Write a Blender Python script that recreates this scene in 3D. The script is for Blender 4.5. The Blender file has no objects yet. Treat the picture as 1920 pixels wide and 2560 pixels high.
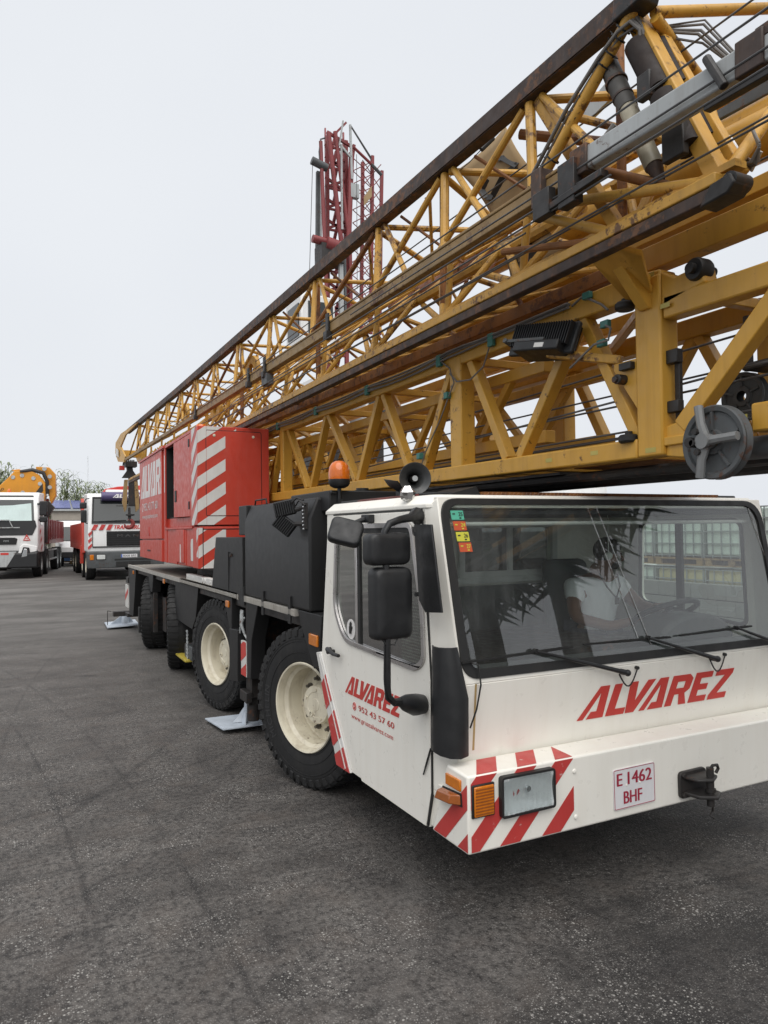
import bpy, bmesh, math, random
from mathutils import Vector, Matrix, noise
from mathutils.geometry import tessellate_polygon
R = math.radians
V = Vector
scn = bpy.context.scene
COL = scn.collection
random.seed(7)

# ---------------------------------------------------------------- camera, sky, sun, exposure
cam_d = bpy.data.cameras.new('camera')
cam = bpy.data.objects.new('camera', cam_d)
COL.objects.link(cam)
scn.camera = cam
cam_d.sensor_fit = 'HORIZONTAL'
cam_d.sensor_width = 36.0
cam_d.lens = 36.0 * 1828.0 / 1920.0
cam_d.clip_start = 0.05
cam_d.clip_end = 3000.0
_y, _p, _r = R(26.42), R(1.454), R(-0.771)
_f = V((math.sin(_y)*math.cos(_p), math.cos(_y)*math.cos(_p), math.sin(_p)))
_rt = V((math.cos(_y), -math.sin(_y), 0.0))
_up = _rt.cross(_f)
_rt2 = _rt*math.cos(_r) + _up*math.sin(_r)
_up2 = _up*math.cos(_r) - _rt*math.sin(_r)
_m = Matrix((( _rt2.x, _up2.x, -_f.x, 0.0), (_rt2.y, _up2.y, -_f.y, 0.0), (_rt2.z, _up2.z, -_f.z, 2.0), (0, 0, 0, 1)))
cam.matrix_world = _m

SUN_EL, SUN_AZ = 58.0, 200.0      # high soft light, from behind the camera
world = bpy.data.worlds.new('World')
scn.world = world
world.use_nodes = True
wn, wl = world.node_tree.nodes, world.node_tree.links
wn.clear()
w_out = wn.new('ShaderNodeOutputWorld')
w_bg = wn.new('ShaderNodeBackground')
w_sky = wn.new('ShaderNodeTexSky')
w_sky.sky_type = 'NISHITA'
w_sky.sun_disc = False
w_sky.sun_elevation = R(SUN_EL)
w_sky.sun_rotation = R(SUN_AZ)
w_sky.air_density = 1.0
w_sky.dust_density = 6.0
w_mix = wn.new('ShaderNodeMixRGB')
w_mix.inputs['Fac'].default_value = 0.96
# thin even cloud layer over the sky, a little uneven
w_tc = wn.new('ShaderNodeTexCoord')
w_nz = wn.new('ShaderNodeTexNoise')
w_nz.inputs['Scale'].default_value = 1.6
w_nz.inputs['Detail'].default_value = 3.0
w_rmp = wn.new('ShaderNodeValToRGB')
w_rmp.color_ramp.elements[0].position = 0.3
w_rmp.color_ramp.elements[1].position = 0.75
w_rmp.color_ramp.elements[0].color = (6.5, 6.75, 7.15, 1)
w_rmp.color_ramp.elements[1].color = (7.05, 7.28, 7.6, 1)
wl.new(w_tc.outputs['Generated'], w_nz.inputs['Vector'])
wl.new(w_nz.outputs['Fac'], w_rmp.inputs['Fac'])
wl.new(w_sky.outputs['Color'], w_mix.inputs['Color1'])
wl.new(w_rmp.outputs['Color'], w_mix.inputs['Color2'])
wl.new(w_mix.outputs['Color'], w_bg.inputs['Color'])
w_bg.inputs['Strength'].default_value = 0.069
wl.new(w_bg.outputs['Background'], w_out.inputs['Surface'])

sun_d = bpy.data.lights.new('sun', 'SUN')
sun = bpy.data.objects.new('sun', sun_d)
COL.objects.link(sun)
sun_d.energy = 1.5
sun_d.angle = R(70)
sun_d.color = (1.0, 0.97, 0.93)
sun.rotation_euler = (R(90 - SUN_EL), 0, R(180 - SUN_AZ))
scn.view_settings.view_transform = 'Standard'
scn.view_settings.look = 'None'
scn.view_settings.gamma = 1.0
scn.view_settings.use_curve_mapping = False
scn.view_settings.exposure = 0.82

# ---------------------------------------------------------------- helpers
OFF = {}                                   # object -> its origin in the coordinates its builder uses
def props(o, label=None, cat=None, group=None, kind=None):
    if label: o['label'] = label
    if cat: o['category'] = cat
    if group: o['group'] = group
    if kind: o['kind'] = kind
    return o
def thing(name, label, cat, loc=(0, 0, 0), rz=0.0, group=None, world=False):
    o = bpy.data.objects.new(name, None)
    COL.objects.link(o)
    o.empty_display_size = 0.3
    o.location = loc
    o.rotation_euler = (0, 0, rz)
    OFF[o] = V(loc) if world else V((0, 0, 0))
    return props(o, label, cat, group)
def link(o, parent):
    COL.objects.link(o)
    if parent is not None: o.parent = parent

def unit(v):
    v = V(v)
    return v.normalized() if v.length > 1e-9 else V((0, 0, 1))
def frame(d, up=(0, 0, 1)):
    d = unit(d); up = V(up)
    if abs(d.dot(up.normalized())) > 0.99: up = V((0, 1, 0)) if abs(d.y) < 0.9 else V((1, 0, 0))
    s = d.cross(up).normalized()
    u = s.cross(d).normalized()
    return d, s, u

class MB:
    def __init__(self):
        self.v, self.f, self.m = [], [], []
        self.cur = 0
    def mat(self, i):
        self.cur = i; return self
    def add(self, vs, fs):
        b = len(self.v)
        self.v += [tuple(p) for p in vs]
        for f in fs:
            self.f.append(tuple(b + i for i in f)); self.m.append(self.cur)
        return self
    def box(self, a, b):
        x0, x1 = sorted((a[0], b[0])); y0, y1 = sorted((a[1], b[1])); z0, z1 = sorted((a[2], b[2]))
        return self.add([(x0,y0,z0),(x1,y0,z0),(x1,y1,z0),(x0,y1,z0),(x0,y0,z1),(x1,y0,z1),(x1,y1,z1),(x0,y1,z1)],
                        [(3,2,1,0),(4,5,6,7),(0,1,5,4),(1,2,6,5),(2,3,7,6),(3,0,4,7)])
    def beam(self, p, q, w, h=None, up=(0, 0, 1)):
        h = w if h is None else h
        p, q = V(p), V(q)
        d, s, u = frame(q - p, up)
        vs = []
        for c in (p, q):
            for a, b in ((-1,-1),(1,-1),(1,1),(-1,1)): vs.append(c + s*(a*w/2) + u*(b*h/2))
        return self.add(vs, [(0,1,2,3)[::-1],(4,5,6,7),(0,1,5,4),(1,2,6,5),(2,3,7,6),(3,0,4,7)])
    def tube(self, p, q, r, n=10, r2=None, cap=True):
        r2 = r if r2 is None else r2
        p, q = V(p), V(q)
        d, s, u = frame(q - p)
        vs = []
        for c, rr in ((p, r), (q, r2)):
            for k in range(n):
                a = 2*math.pi*k/n
                vs.append(c + s*(rr*math.cos(a)) + u*(rr*math.sin(a)))
        fs = [(k, (k+1) % n, n+(k+1) % n, n+k) for k in range(n)]
        if cap: fs += [tuple(range(n))[::-1], tuple(range(n, 2*n))]
        return self.add(vs, fs)
    def path(self, pts, r, n=8, closed=False):
        pts = [V(p) for p in pts]
        N = len(pts); rs = r if isinstance(r, (list, tuple)) else [r]*N
        vs = []; prev = None
        for i, p in enumerate(pts):
            a = pts[(i-1) % N] if (closed or i > 0) else p
            b = pts[(i+1) % N] if (closed or i < N-1) else p
            d = unit(b - a)
            if prev is None: _, s, u = frame(d)
            else:
                s = (prev - d*prev.dot(d))
                s = s.normalized() if s.length > 1e-6 else frame(d)[1]
                u = s.cross(d).normalized()
            prev = s
            for k in range(n):
                t = 2*math.pi*k/n
                vs.append(p + s*(rs[i]*math.cos(t)) + u*(rs[i]*math.sin(t)))
        fs = []
        for i in range(N if closed else N-1):
            j = (i+1) % N
            for k in range(n):
                fs.append((i*n+k, i*n+(k+1) % n, j*n+(k+1) % n, j*n+k))
        if not closed: fs += [tuple(range(n))[::-1], tuple(range((N-1)*n, N*n))]
        return self.add(vs, fs)
    def lathe(self, prof, c, axis, n=32, a0=0.0, a1=2*math.pi, close=False):
        """prof: (radius, offset along axis); revolved about axis through c"""
        d, s, u = frame(axis)
        c = V(c); full = abs(a1 - a0 - 2*math.pi) < 1e-6
        m = n if full else n+1
        vs = []
        for k in range(m):
            a = a0 + (a1-a0)*k/n
            e = s*math.cos(a) + u*math.sin(a)
            for (r, o) in prof: vs.append(c + d*o + e*r)
        L = len(prof); fs = []
        for k in range(n):
            j = (k+1) % m
            for i in range(L if close else L-1):
                i2 = (i+1) % L
                fs.append((k*L+i, j*L+i, j*L+i2, k*L+i2))
        return self.add(vs, fs)
    def prism(self, pts, ext):
        """closed solid: polygon pts (3-D, planar) swept by vector ext"""
        pts = [V(p) for p in pts]; e = V(ext); n = len(pts)
        nrm = V((0, 0, 0))
        for i in range(n): nrm += (pts[i]).cross(pts[(i+1) % n])
        if nrm.dot(e) > 0: pts = pts[::-1]
        vs = pts + [p + e for p in pts]
        fs = [tuple(range(n)), tuple(range(n, 2*n))[::-1]] + [(i, i+n, (i+1) % n + n, (i+1) % n) for i in range(n)]
        return self.add(vs, fs)
    def quad(self, *p):
        return self.add(p, [tuple(range(len(p)))])
    def ball(self, c, r, n=12, m=8, sc=(1, 1, 1)):
        c = V(c); vs = [c + V((0, 0, -r*sc[2]))]
        for i in range(1, m):
            t = -math.pi/2 + math.pi*i/m
            for k in range(n):
                a = 2*math.pi*k/n
                vs.append(c + V((r*sc[0]*math.cos(t)*math.cos(a), r*sc[1]*math.cos(t)*math.sin(a), r*sc[2]*math.sin(t))))
        vs.append(c + V((0, 0, r*sc[2])))
        fs = [(0, 1+(k+1) % n, 1+k) for k in range(n)]
        for i in range(m-2):
            b = 1+i*n
            for k in range(n): fs.append((b+k, b+(k+1) % n, b+n+(k+1) % n, b+n+k))
        t = len(vs)-1; b = 1+(m-2)*n
        fs += [(b+k, b+(k+1) % n, t) for k in range(n)]
        return self.add(vs, fs)
    def build(self, name, mats, parent=None, label=None, bev=0.0, smooth=35.0, seg=2, **kw):
        if not isinstance(mats, (list, tuple)): mats = [mats]
        vs = [V(p) for p in self.v]
        lo = V((min(p.x for p in vs), min(p.y for p in vs), min(p.z for p in vs)))
        hi = V((max(p.x for p in vs), max(p.y for p in vs), max(p.z for p in vs)))
        c = (lo + hi)/2
        if parent is None: c.z = lo.z
        me = bpy.data.meshes.new(name)
        me.from_pydata([p - c for p in vs], [], self.f)
        for m in mats: me.materials.append(m)
        if len(mats) > 1: me.polygons.foreach_set('material_index', self.m)
        if smooth:
            me.polygons.foreach_set('use_smooth', [True]*len(me.polygons))
            me.set_sharp_from_angle(angle=R(smooth))
        me.update()
        o = bpy.data.objects.new(name, me)
        link(o, parent)
        OFF[o] = c
        o.location = c - (OFF[parent] if parent is not None else V((0, 0, 0)))
        if bev:
            b = o.modifiers.new('bevel', 'BEVEL')
            b.width = bev; b.segments = seg; b.limit_method = 'ANGLE'; b.angle_limit = R(40)
            b.harden_normals = False
        props(o, label, kw.get('cat'), kw.get('group'), kw.get('kind'))
        return o

def clone(o, parent, delta=(0, 0, 0)):
    """copy of a part (with its sub-parts) under parent, moved by delta"""
    c = o.copy(); COL.objects.link(c); c.parent = parent
    c.location = o.location + V(delta)
    OFF[c] = OFF.get(o, V((0, 0, 0))) + V(delta)
    for ch in list(o.children):
        g = ch.copy(); COL.objects.link(g); g.parent = c
    return c

def clip(poly, a, b, c):
    """keep the part of the 2-D polygon with a*x+b*y<=c"""
    out = []
    for i in range(len(poly)):
        p, q = poly[i], poly[(i+1) % len(poly)]
        fp, fq = a*p[0]+b*p[1]-c, a*q[0]+b*q[1]-c
        if fp <= 0: out.append(p)
        if (fp < 0 < fq) or (fq < 0 < fp):
            t = fp/(fp-fq)
            out.append((p[0]+(q[0]-p[0])*t, p[1]+(q[1]-p[1])*t))
    return out
def cliprect(poly, x0, x1, y0, y1):
    for a, b, c in ((1,0,x1),(-1,0,-x0),(0,1,y1),(0,-1,-y0)):
        poly = clip(poly, a, b, c)
        if len(poly) < 3: return []
    return poly

def rounded(pts, r, n=5):
    """round the corners of a 2-D polygon"""
    out = []; N = len(pts)
    for i in range(N):
        p = V(pts[i]).to_2d(); a = V(pts[i-1]).to_2d(); b = V(pts[(i+1) % N]).to_2d()
        rr = r[i] if isinstance(r, (list, tuple)) else r
        da, db = (a-p), (b-p)
        t = min(rr, da.length*0.48, db.length*0.48)
        if t < 1e-5: out.append((p.x, p.y)); continue
        p0, p1 = p + da.normalized()*t, p + db.normalized()*t
        for k in range(n+1):
            s = k/n
            q = p0*(1-s)**2 + p*(2*s*(1-s)) + p1*s*s
            out.append((q.x, q.y))
    return out

# lettering ------------------------------------------------------
GL = {
 'A': (1.0, [[(0,0),(.22,0),(.62,.80),(.66,.22),(.45,.22),(.35,0),(.98,0),(.88,1),(.52,1)]]),
 'L': (.76, [[(0,0),(.72,0),(.72,.2),(.3,.2),(.3,1),(0,1)]]),
 'V': (.96, [[(-.04,1),(.28,1),(.38,.36),(.68,1),(1.0,1),(.46,0),(.12,0)]]),
 'R': (.96, [[(0,0),(.28,0),(.28,1),(0,1)], [(.28,.78),(.62,.78),(.74,1),(.28,1)], [(.62,.78),(.62,.56),(.9,.5),(.93,.85),(.74,1)],
            [(.28,.56),(.62,.56),(.9,.5),(.72,.38),(.48,.36),(.28,.36)], [(.48,.36),(.72,.38),(.92,0),(.6,0)]]),
 'E': (.82, [[(0,0),(.76,0),(.76,.2),(.3,.2),(.3,.4),(.68,.4),(.68,.6),(.3,.6),(.3,.8),(.78,.8),(.78,1),(0,1)]]),
 'Z': (.9, [[(0,0),(.82,0),(.82,.2),(.36,.2),(.86,.84),(.86,1),(.06,1),(.06,.8),(.5,.8),(0,.16)]]),
}
def logo(mb, text, o, xdir, ydir, w, h, slant=0.28, nrm=None, thick=0.0025, clipw=None):
    """bold slanted lettering on a plane: o lower-left, w total width, h height"""
    o, xd, yd = V(o), unit(xdir), unit(ydir)
    n = V(nrm) if nrm is not None else xd.cross(yd)
    KN = {'LV': -.16, 'VA': -.34, 'AL': .02, 'AR': .02}
    kern = [KN.get(text[i:i+2], 0.0) for i in range(len(text))]
    tot = sum(GL[c][0] for c in text) + .06*(len(text)-1) + sum(kern)
    k = (w - slant*h)/tot
    x = 0.0
    for ci, c in enumerate(text):
        adv, polys = GL[c]
        for p in polys:
            q = [((x + a)*k + slant*b*h, b*h) for a, b in p]
            if clipw: q = clip(q, 1, 0, clipw)
            if len(q) >= 3: mb.prism([o + xd*a + yd*b for a, b in q], n*thick)
        x += adv + .06 + kern[ci]
def text_mesh(s):
    cu = bpy.data.curves.new('lettering', 'FONT')
    cu.body = s
    cu.resolution_u = 3
    ob = bpy.data.objects.new('lettering', cu)
    COL.objects.link(ob)
    dg = bpy.context.evaluated_depsgraph_get()
    me = bpy.data.meshes.new_from_object(ob.evaluated_get(dg))
    vs = [tuple(v.co) for v in me.vertices]; fs = [tuple(p.vertices) for p in me.polygons]
    bpy.data.objects.remove(ob); bpy.data.curves.remove(cu); bpy.data.meshes.remove(me)
    return vs, fs
def write(mb, s, o, xdir, ydir, w=None, h=0.1, off=0.003, bold=0.0, slant=0.0):
    """flat printed text; lower-left corner o, height h, squeezed to width w"""
    vs, fs = text_mesh(s)
    x0 = min(v[0] for v in vs); x1 = max(v[0] for v in vs)
    y0 = min(v[1] for v in vs); y1 = max(v[1] for v in vs)
    ky = h/(y1-y0); kx = (w/(x1-x0)) if w else ky
    o, xd, yd = V(o), unit(xdir), unit(ydir); n = xd.cross(yd).normalized()
    for rep in ((0.0,) if not bold else (-bold, 0.0, bold)):
        pv = [o + xd*((v[0]-x0)*kx + rep + slant*(v[1]-y0)*ky) + yd*((v[1]-y0)*ky) + n*(off + (0.0003 if rep > 0 else (-0.0003 if rep < 0 else 0))) for v in vs]
        mb.add(pv, fs)

# ---------------------------------------------------------------- materials
MATS = {}
class NT:
    def __init__(self, name):
        m = bpy.data.materials.new(name); m.use_nodes = True
        self.m, self.n, self.l = m, m.node_tree.nodes, m.node_tree.links
        self.b = self.n['Principled BSDF']; self.out = self.n['Material Output']
        MATS[name] = m
    def new(self, t, **kw):
        k = self.n.new('ShaderNode'+t)
        for a, b in kw.items():
            if a in k.inputs: k.inputs[a].default_value = b
            else: setattr(k, a, b)
        return k
    def coord(self, scale=(1, 1, 1), obj=True):
        g = self.new('NewGeometry')
        mp = self.new('Mapping'); mp.inputs['Scale'].default_value = scale
        self.l.new(g.outputs['Position'], mp.inputs['Vector'])
        return mp.outputs['Vector']
    def noise(self, vec, scale, detail=4.0, rough=0.55, dist=0.0):
        k = self.new('TexNoise', Scale=scale, Detail=detail, Roughness=rough, Distortion=dist)
        self.l.new(vec, k.inputs['Vector']); return k.outputs['Fac']
    def ramp(self, fac, stops):
        k = self.new('ValToRGB'); e = k.color_ramp.elements
        while len(e) < len(stops): e.new(0.5)
        for i, (p, c) in enumerate(stops):
            e[i].position = p; e[i].color = (c, c, c, 1) if isinstance(c, (int, float)) else tuple(c)+(1,)
        self.l.new(fac, k.inputs['Fac']); return k.outputs['Color']
    def mix(self, fac, a, b, mode='MIX'):
        k = self.new('MixRGB', blend_type=mode)
        for i, s in (('Fac', fac), ('Color1', a), ('Color2', b)):
            if hasattr(s, 'links'): self.l.new(s, k.inputs[i])
            else: k.inputs[i].default_value = s if isinstance(s, (int, float)) else tuple(s)+(1,)
        return k.outputs['Color']
    def math(self, op, a, b=0.0, c=None):
        k = self.new('Math', operation=op)
        for i, s in enumerate((a, b, c)):
            if s is None: continue
            if hasattr(s, 'links'): self.l.new(s, k.inputs[i])
            else: k.inputs[i].default_value = s
        return k.outputs[0]
    def bump(self, h, strength=0.3, dist=0.01):
        k = self.new('Bump', Strength=strength, Distance=dist)
        self.l.new(h, k.inputs['Height']); self.l.new(k.outputs['Normal'], self.b.inputs['Normal'])
    def set(self, **kw):
        for a, s in kw.items():
            a = a.replace('_', ' ')
            if hasattr(s, 'links'): self.l.new(s, self.b.inputs[a])
            elif isinstance(s, tuple): self.b.inputs[a].default_value = s + (1,)
            else: self.b.inputs[a].default_value = s
        return self

def paint(name, col, rough=0.4, var=0.12, dirt=0.25, dirtcol=(.10, .085, .07), rust=0.0, scale=2.0, streak=True, metal=0.0, bump=0.05, spec=0.5, rustcol=(.085, .032, .014)):
    """worn paint: uneven tone, dust, run marks and specks of rust"""
    t = NT(name)
    v = t.coord(); vs = t.coord((6, 6, .55))
    n1 = t.noise(v, scale, 5, .6)
    tone = t.ramp(n1, [(.3, 1-var), (.7, 1+var*.4)])
    c = t.mix(1.0, col, tone, 'MULTIPLY')
    if dirt:
        n2 = t.noise(vs if streak else v, 2.2, 6, .65)
        d = t.ramp(n2, [(.48, 0.0), (.80, dirt)])
        c = t.mix(d, c, dirtcol)
    if rust:
        n3 = t.noise(v, 15.0, 8, .72); n4 = t.noise(v, 1.3, 3, .5)
        r = t.math('ADD', n3, t.math('MULTIPLY', t.math('SUBTRACT', n4, .5), .5))
        rr = t.ramp(r, [(.62-rust*.2, 0.0), (.70-rust*.2, 1.0)])
        c = t.mix(t.math('MULTIPLY', rr, .9), c, rustcol)
    rg = t.ramp(t.noise(v, 14, 4, .6), [(.3, max(.05, rough-(.1 if bump else .03))), (.7, min(1, rough+(.14 if bump else .03)))])
    t.set(Base_Color=c, Roughness=rg, Metallic=metal)
    t.b.inputs['Specular IOR Level'].default_value = spec
    if bump: t.bump(t.noise(v, 30, 4, .6), bump, .004)
    return t.m
def plain(name, col, rough=0.5, metal=0.0, var=0.1, spec=0.5):
    return paint(name, col, rough, var, 0.12, rust=0, metal=metal, bump=.03, spec=spec)

M_WHITE = paint('cab white paint', (.84, .815, .745), .34, .04, .13, (.46, .37, .26), scale=1.2)
M_WHITE2 = paint('truck white paint', (.78, .78, .77), .35, .05, .18, (.30, .26, .22))
M_BLACK = paint('black painted steel', (.0185, .0185, .019), .5, .06, .05, (.065, .06, .058), scale=.8, bump=0, spec=.3)
M_PLASTIC = paint('black plastic', (.0125, .013, .014), .45, .12, .08, (.06, .06, .06), scale=6, bump=.12)
M_RUBBER = paint('tyre rubber', (.0115, .0115, .0118), .70, .2, .30, (.05, .045, .04), scale=5, bump=.2)
M_GASKET = plain('rubber gasket', (.012, .012, .012), .55)
M_YELLOW = paint('crane yellow paint', (.57, .31, .050), .46, .22, .34, (.13, .06, .018), rust=.33, scale=1.6)
M_YELLOW2 = paint('mast yellow paint', (.60, .325, .045), .42, .14, .30, (.20, .09, .02), rust=-.06, scale=1.1)
M_RAIL = paint('rusty brown rail steel', (.052, .034, .028), .62, .4, .5, (.15, .075, .035), rust=.42, scale=4, bump=.25, rustcol=(.15, .066, .028))
M_RUSTY = paint('rust brown beam', (.26, .10, .022), .6, .3, .5, (.08, .035, .016), rust=.5, scale=3, bump=.15)
M_TAN = paint('faded tan beam', (.30, .19, .075), .55, .25, .4, (.09, .06, .035), rust=.35, scale=2)
M_GREY = paint('pale grey steel', (.42, .44, .44), .45, .15, .4, (.13, .10, .07), rust=.3, scale=2)
M_GREYD = paint('sheave grey iron', (.085, .092, .095), .55, .25, .35, (.06, .045, .035), rust=.2, scale=6, bump=.15)
M_DARK = paint('greasy dark steel', (.022, .020, .019), .5, .3, .3, (.06, .04, .03), rust=.2, scale=8, bump=.2)
M_ROPE = plain('steel wire rope', (.11, .11, .112), .5, .4)
M_CABLE = plain('grey cable sheath', (.17, .16, .15), .6)
M_RED = paint('faded red paint', (.53, .054, .032), .38, .10, .22, (.42, .12, .09), scale=1.5)
M_REDS = paint('red stripe film', (.50, .050, .045), .38, .12, .10, (.55, .2, .18), scale=5, rust=-.03, rustcol=(.66, .60, .56))
M_REDW = paint('old pale red crane paint', (.24, .040, .042), .5, .2, .3, (.12, .05, .045), rust=.1)
M_STRIPE = paint('white stripe film', (.66, .65, .62), .4, .06, .2, (.35, .3, .25), scale=5)
M_CREAM = paint('cream wheel paint', (.68, .63, .50), .38, .08, .50, (.20, .14, .08), rust=-.1, scale=4)
M_CHROME = plain('bright aluminium trim', (.55, .53, .52), .3, .8)
M_ALU = paint('chequered aluminium edge', (.46, .44, .40), .45, .15, .5, (.16, .13, .10), metal=.35, scale=8)
M_DECK = paint('dusty deck plate', (.25, .225, .19), .7, .3, .5, (.08, .065, .05), scale=3, streak=False, bump=.2)
M_LETTER = plain('red lettering', (.56, .050, .040), .4)
M_LETTERW = plain('white lettering', (.74, .72, .70), .45)
M_LETTERK = plain('black lettering', (.02, .02, .02), .5)
M_SKIN = plain('skin', (.20, .10, .065), .55)
M_HAIR = plain('dark hair', (.02, .015, .012), .6)
M_SHIRT = plain('white cotton', (.88, .89, .90), .85)
M_DENIM = plain('dark trousers', (.05, .055, .08), .85)
M_SEAT = plain('grey seat cloth', (.10, .105, .11), .85)
M_INT = plain('cab interior lining', (.055, .058, .06), .7)
M_INTL = plain('pale cab lining', (.62, .63, .60), .7)
M_PLATE = plain('number plate white', (.72, .71, .72), .35, var=.04)
M_LITEY = plain('orange loader paint', (.62, .26, .015), .4)
M_BLUEPAD = paint('pale blue steel pad', (.47, .52, .58), .55, .2, .4, (.15, .13, .12), scale=6, streak=False)
M_TEAL = plain('teal clip', (.05, .20, .17), .5)
M_GREENST = plain('green sticker', (.10, .46, .32), .5)
M_ORST = plain('orange sticker', (.56, .09, .03), .5)
M_YEST = plain('yellow sticker', (.62, .60, .06), .5)
M_PURPLE = plain('purple visor film', (.085, .065, .16), .4)
M_PRINT = plain('faded banner cloth', (.36, .25, .13), .8)
M_LAMPGLASS = None

def glassy(name, tint, refl, rough=0.02, dust=0.0, dustcol=(.5, .5, .5)):
    t = NT(name)
    tr = t.new('BsdfTransparent'); tr.inputs['Color'].default_value = tuple(tint)+(1,)
    gl = t.new('BsdfGlossy'); gl.inputs['Roughness'].default_value = rough; gl.inputs['Color'].default_value = (1, 1, 1, 1)
    g = t.new('NewGeometry'); dp = t.new('VectorMath', operation='DOT_PRODUCT')
    t.l.new(g.outputs['Incoming'], dp.inputs[0]); t.l.new(g.outputs['Normal'], dp.inputs[1])
    om = t.math('SUBTRACT', 1.0, t.math('ABSOLUTE', dp.outputs['Value']))
    sch = t.math('ADD', .045, t.math('MULTIPLY', .955, t.math('POWER', om, 5.0)))
    front = t.math('SUBTRACT', 1.0, g.outputs['Backfacing'])
    fac = t.math('MINIMUM', t.math('MULTIPLY', t.math('MULTIPLY', sch, 2.0*refl), front), 1.0)
    mx = t.new('MixShader'); t.l.new(fac, mx.inputs[0]); t.l.new(tr.outputs[0], mx.inputs[1]); t.l.new(gl.outputs[0], mx.inputs[2])
    last = mx
    if dust:
        df = t.new('BsdfDiffuse'); df.inputs['Color'].default_value = tuple(dustcol)+(1,)
        v = t.coord((5, 5, .8)); v2 = t.coord()
        dn = t.math('MULTIPLY', t.ramp(t.noise(v, 3.0, 6, .65), [(.35, .35), (.75, 1.0)]), t.ramp(t.noise(v2, 1.6, 3, .5), [(.3, .3), (.7, 1.0)]))
        m2 = t.new('MixShader'); t.l.new(t.math('MULTIPLY', t.math('MULTIPLY', dn, dust), front), m2.inputs[0]); t.l.new(mx.outputs[0], m2.inputs[1]); t.l.new(df.outputs[0], m2.inputs[2])
        last = m2
    t.l.new(last.outputs[0], t.out.inputs['Surface'])
    return t.m
M_WIND = glassy('windscreen glass', (.95, .98, .965), 1.15, .01, .115, (.58, .60, .60))
M_GLASS = glassy('side window glass', (.55, .62, .58), 2.0, .01, .05)
t = NT('dark truck glass'); t.set(Base_Color=(.035, .040, .041), Roughness=.06); t.b.inputs['Specular IOR Level'].default_value = .4; M_GLASSD = t.m
M_GLASSC = glassy('clear cab glass', (.88, .93, .90), 1.2, .01, .04)
M_LENS = glassy('clear lamp glass', (.92, .94, .94), 1.6, .03, .06)
def amber(name, col, em=0.0):
    t = NT(name)
    v = t.coord()
    c = t.mix(t.noise(v, 40, 3), col, tuple(a*.6 for a in col))
    t.set(Base_Color=c, Roughness=.22)
    t.b.inputs['Coat Weight'].default_value = .5
    t.b.inputs['Subsurface Weight'].default_value = .0
    return t.m
M_AMBER = amber('amber lens', (.72, .21, .012))
M_AMBERD = amber('brown amber lens', (.36, .10, .018))
M_BEACON = amber('orange beacon dome', (.78, .17, .008))
t = NT('lamp reflector'); t.set(Base_Color=(.75, .77, .78), Metallic=1.0, Roughness=.16); M_REFL = t.m
t = NT('foil wrap'); t.set(Base_Color=(.8, .8, .8), Metallic=1.0, Roughness=.22); M_FOIL = t.m
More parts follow.
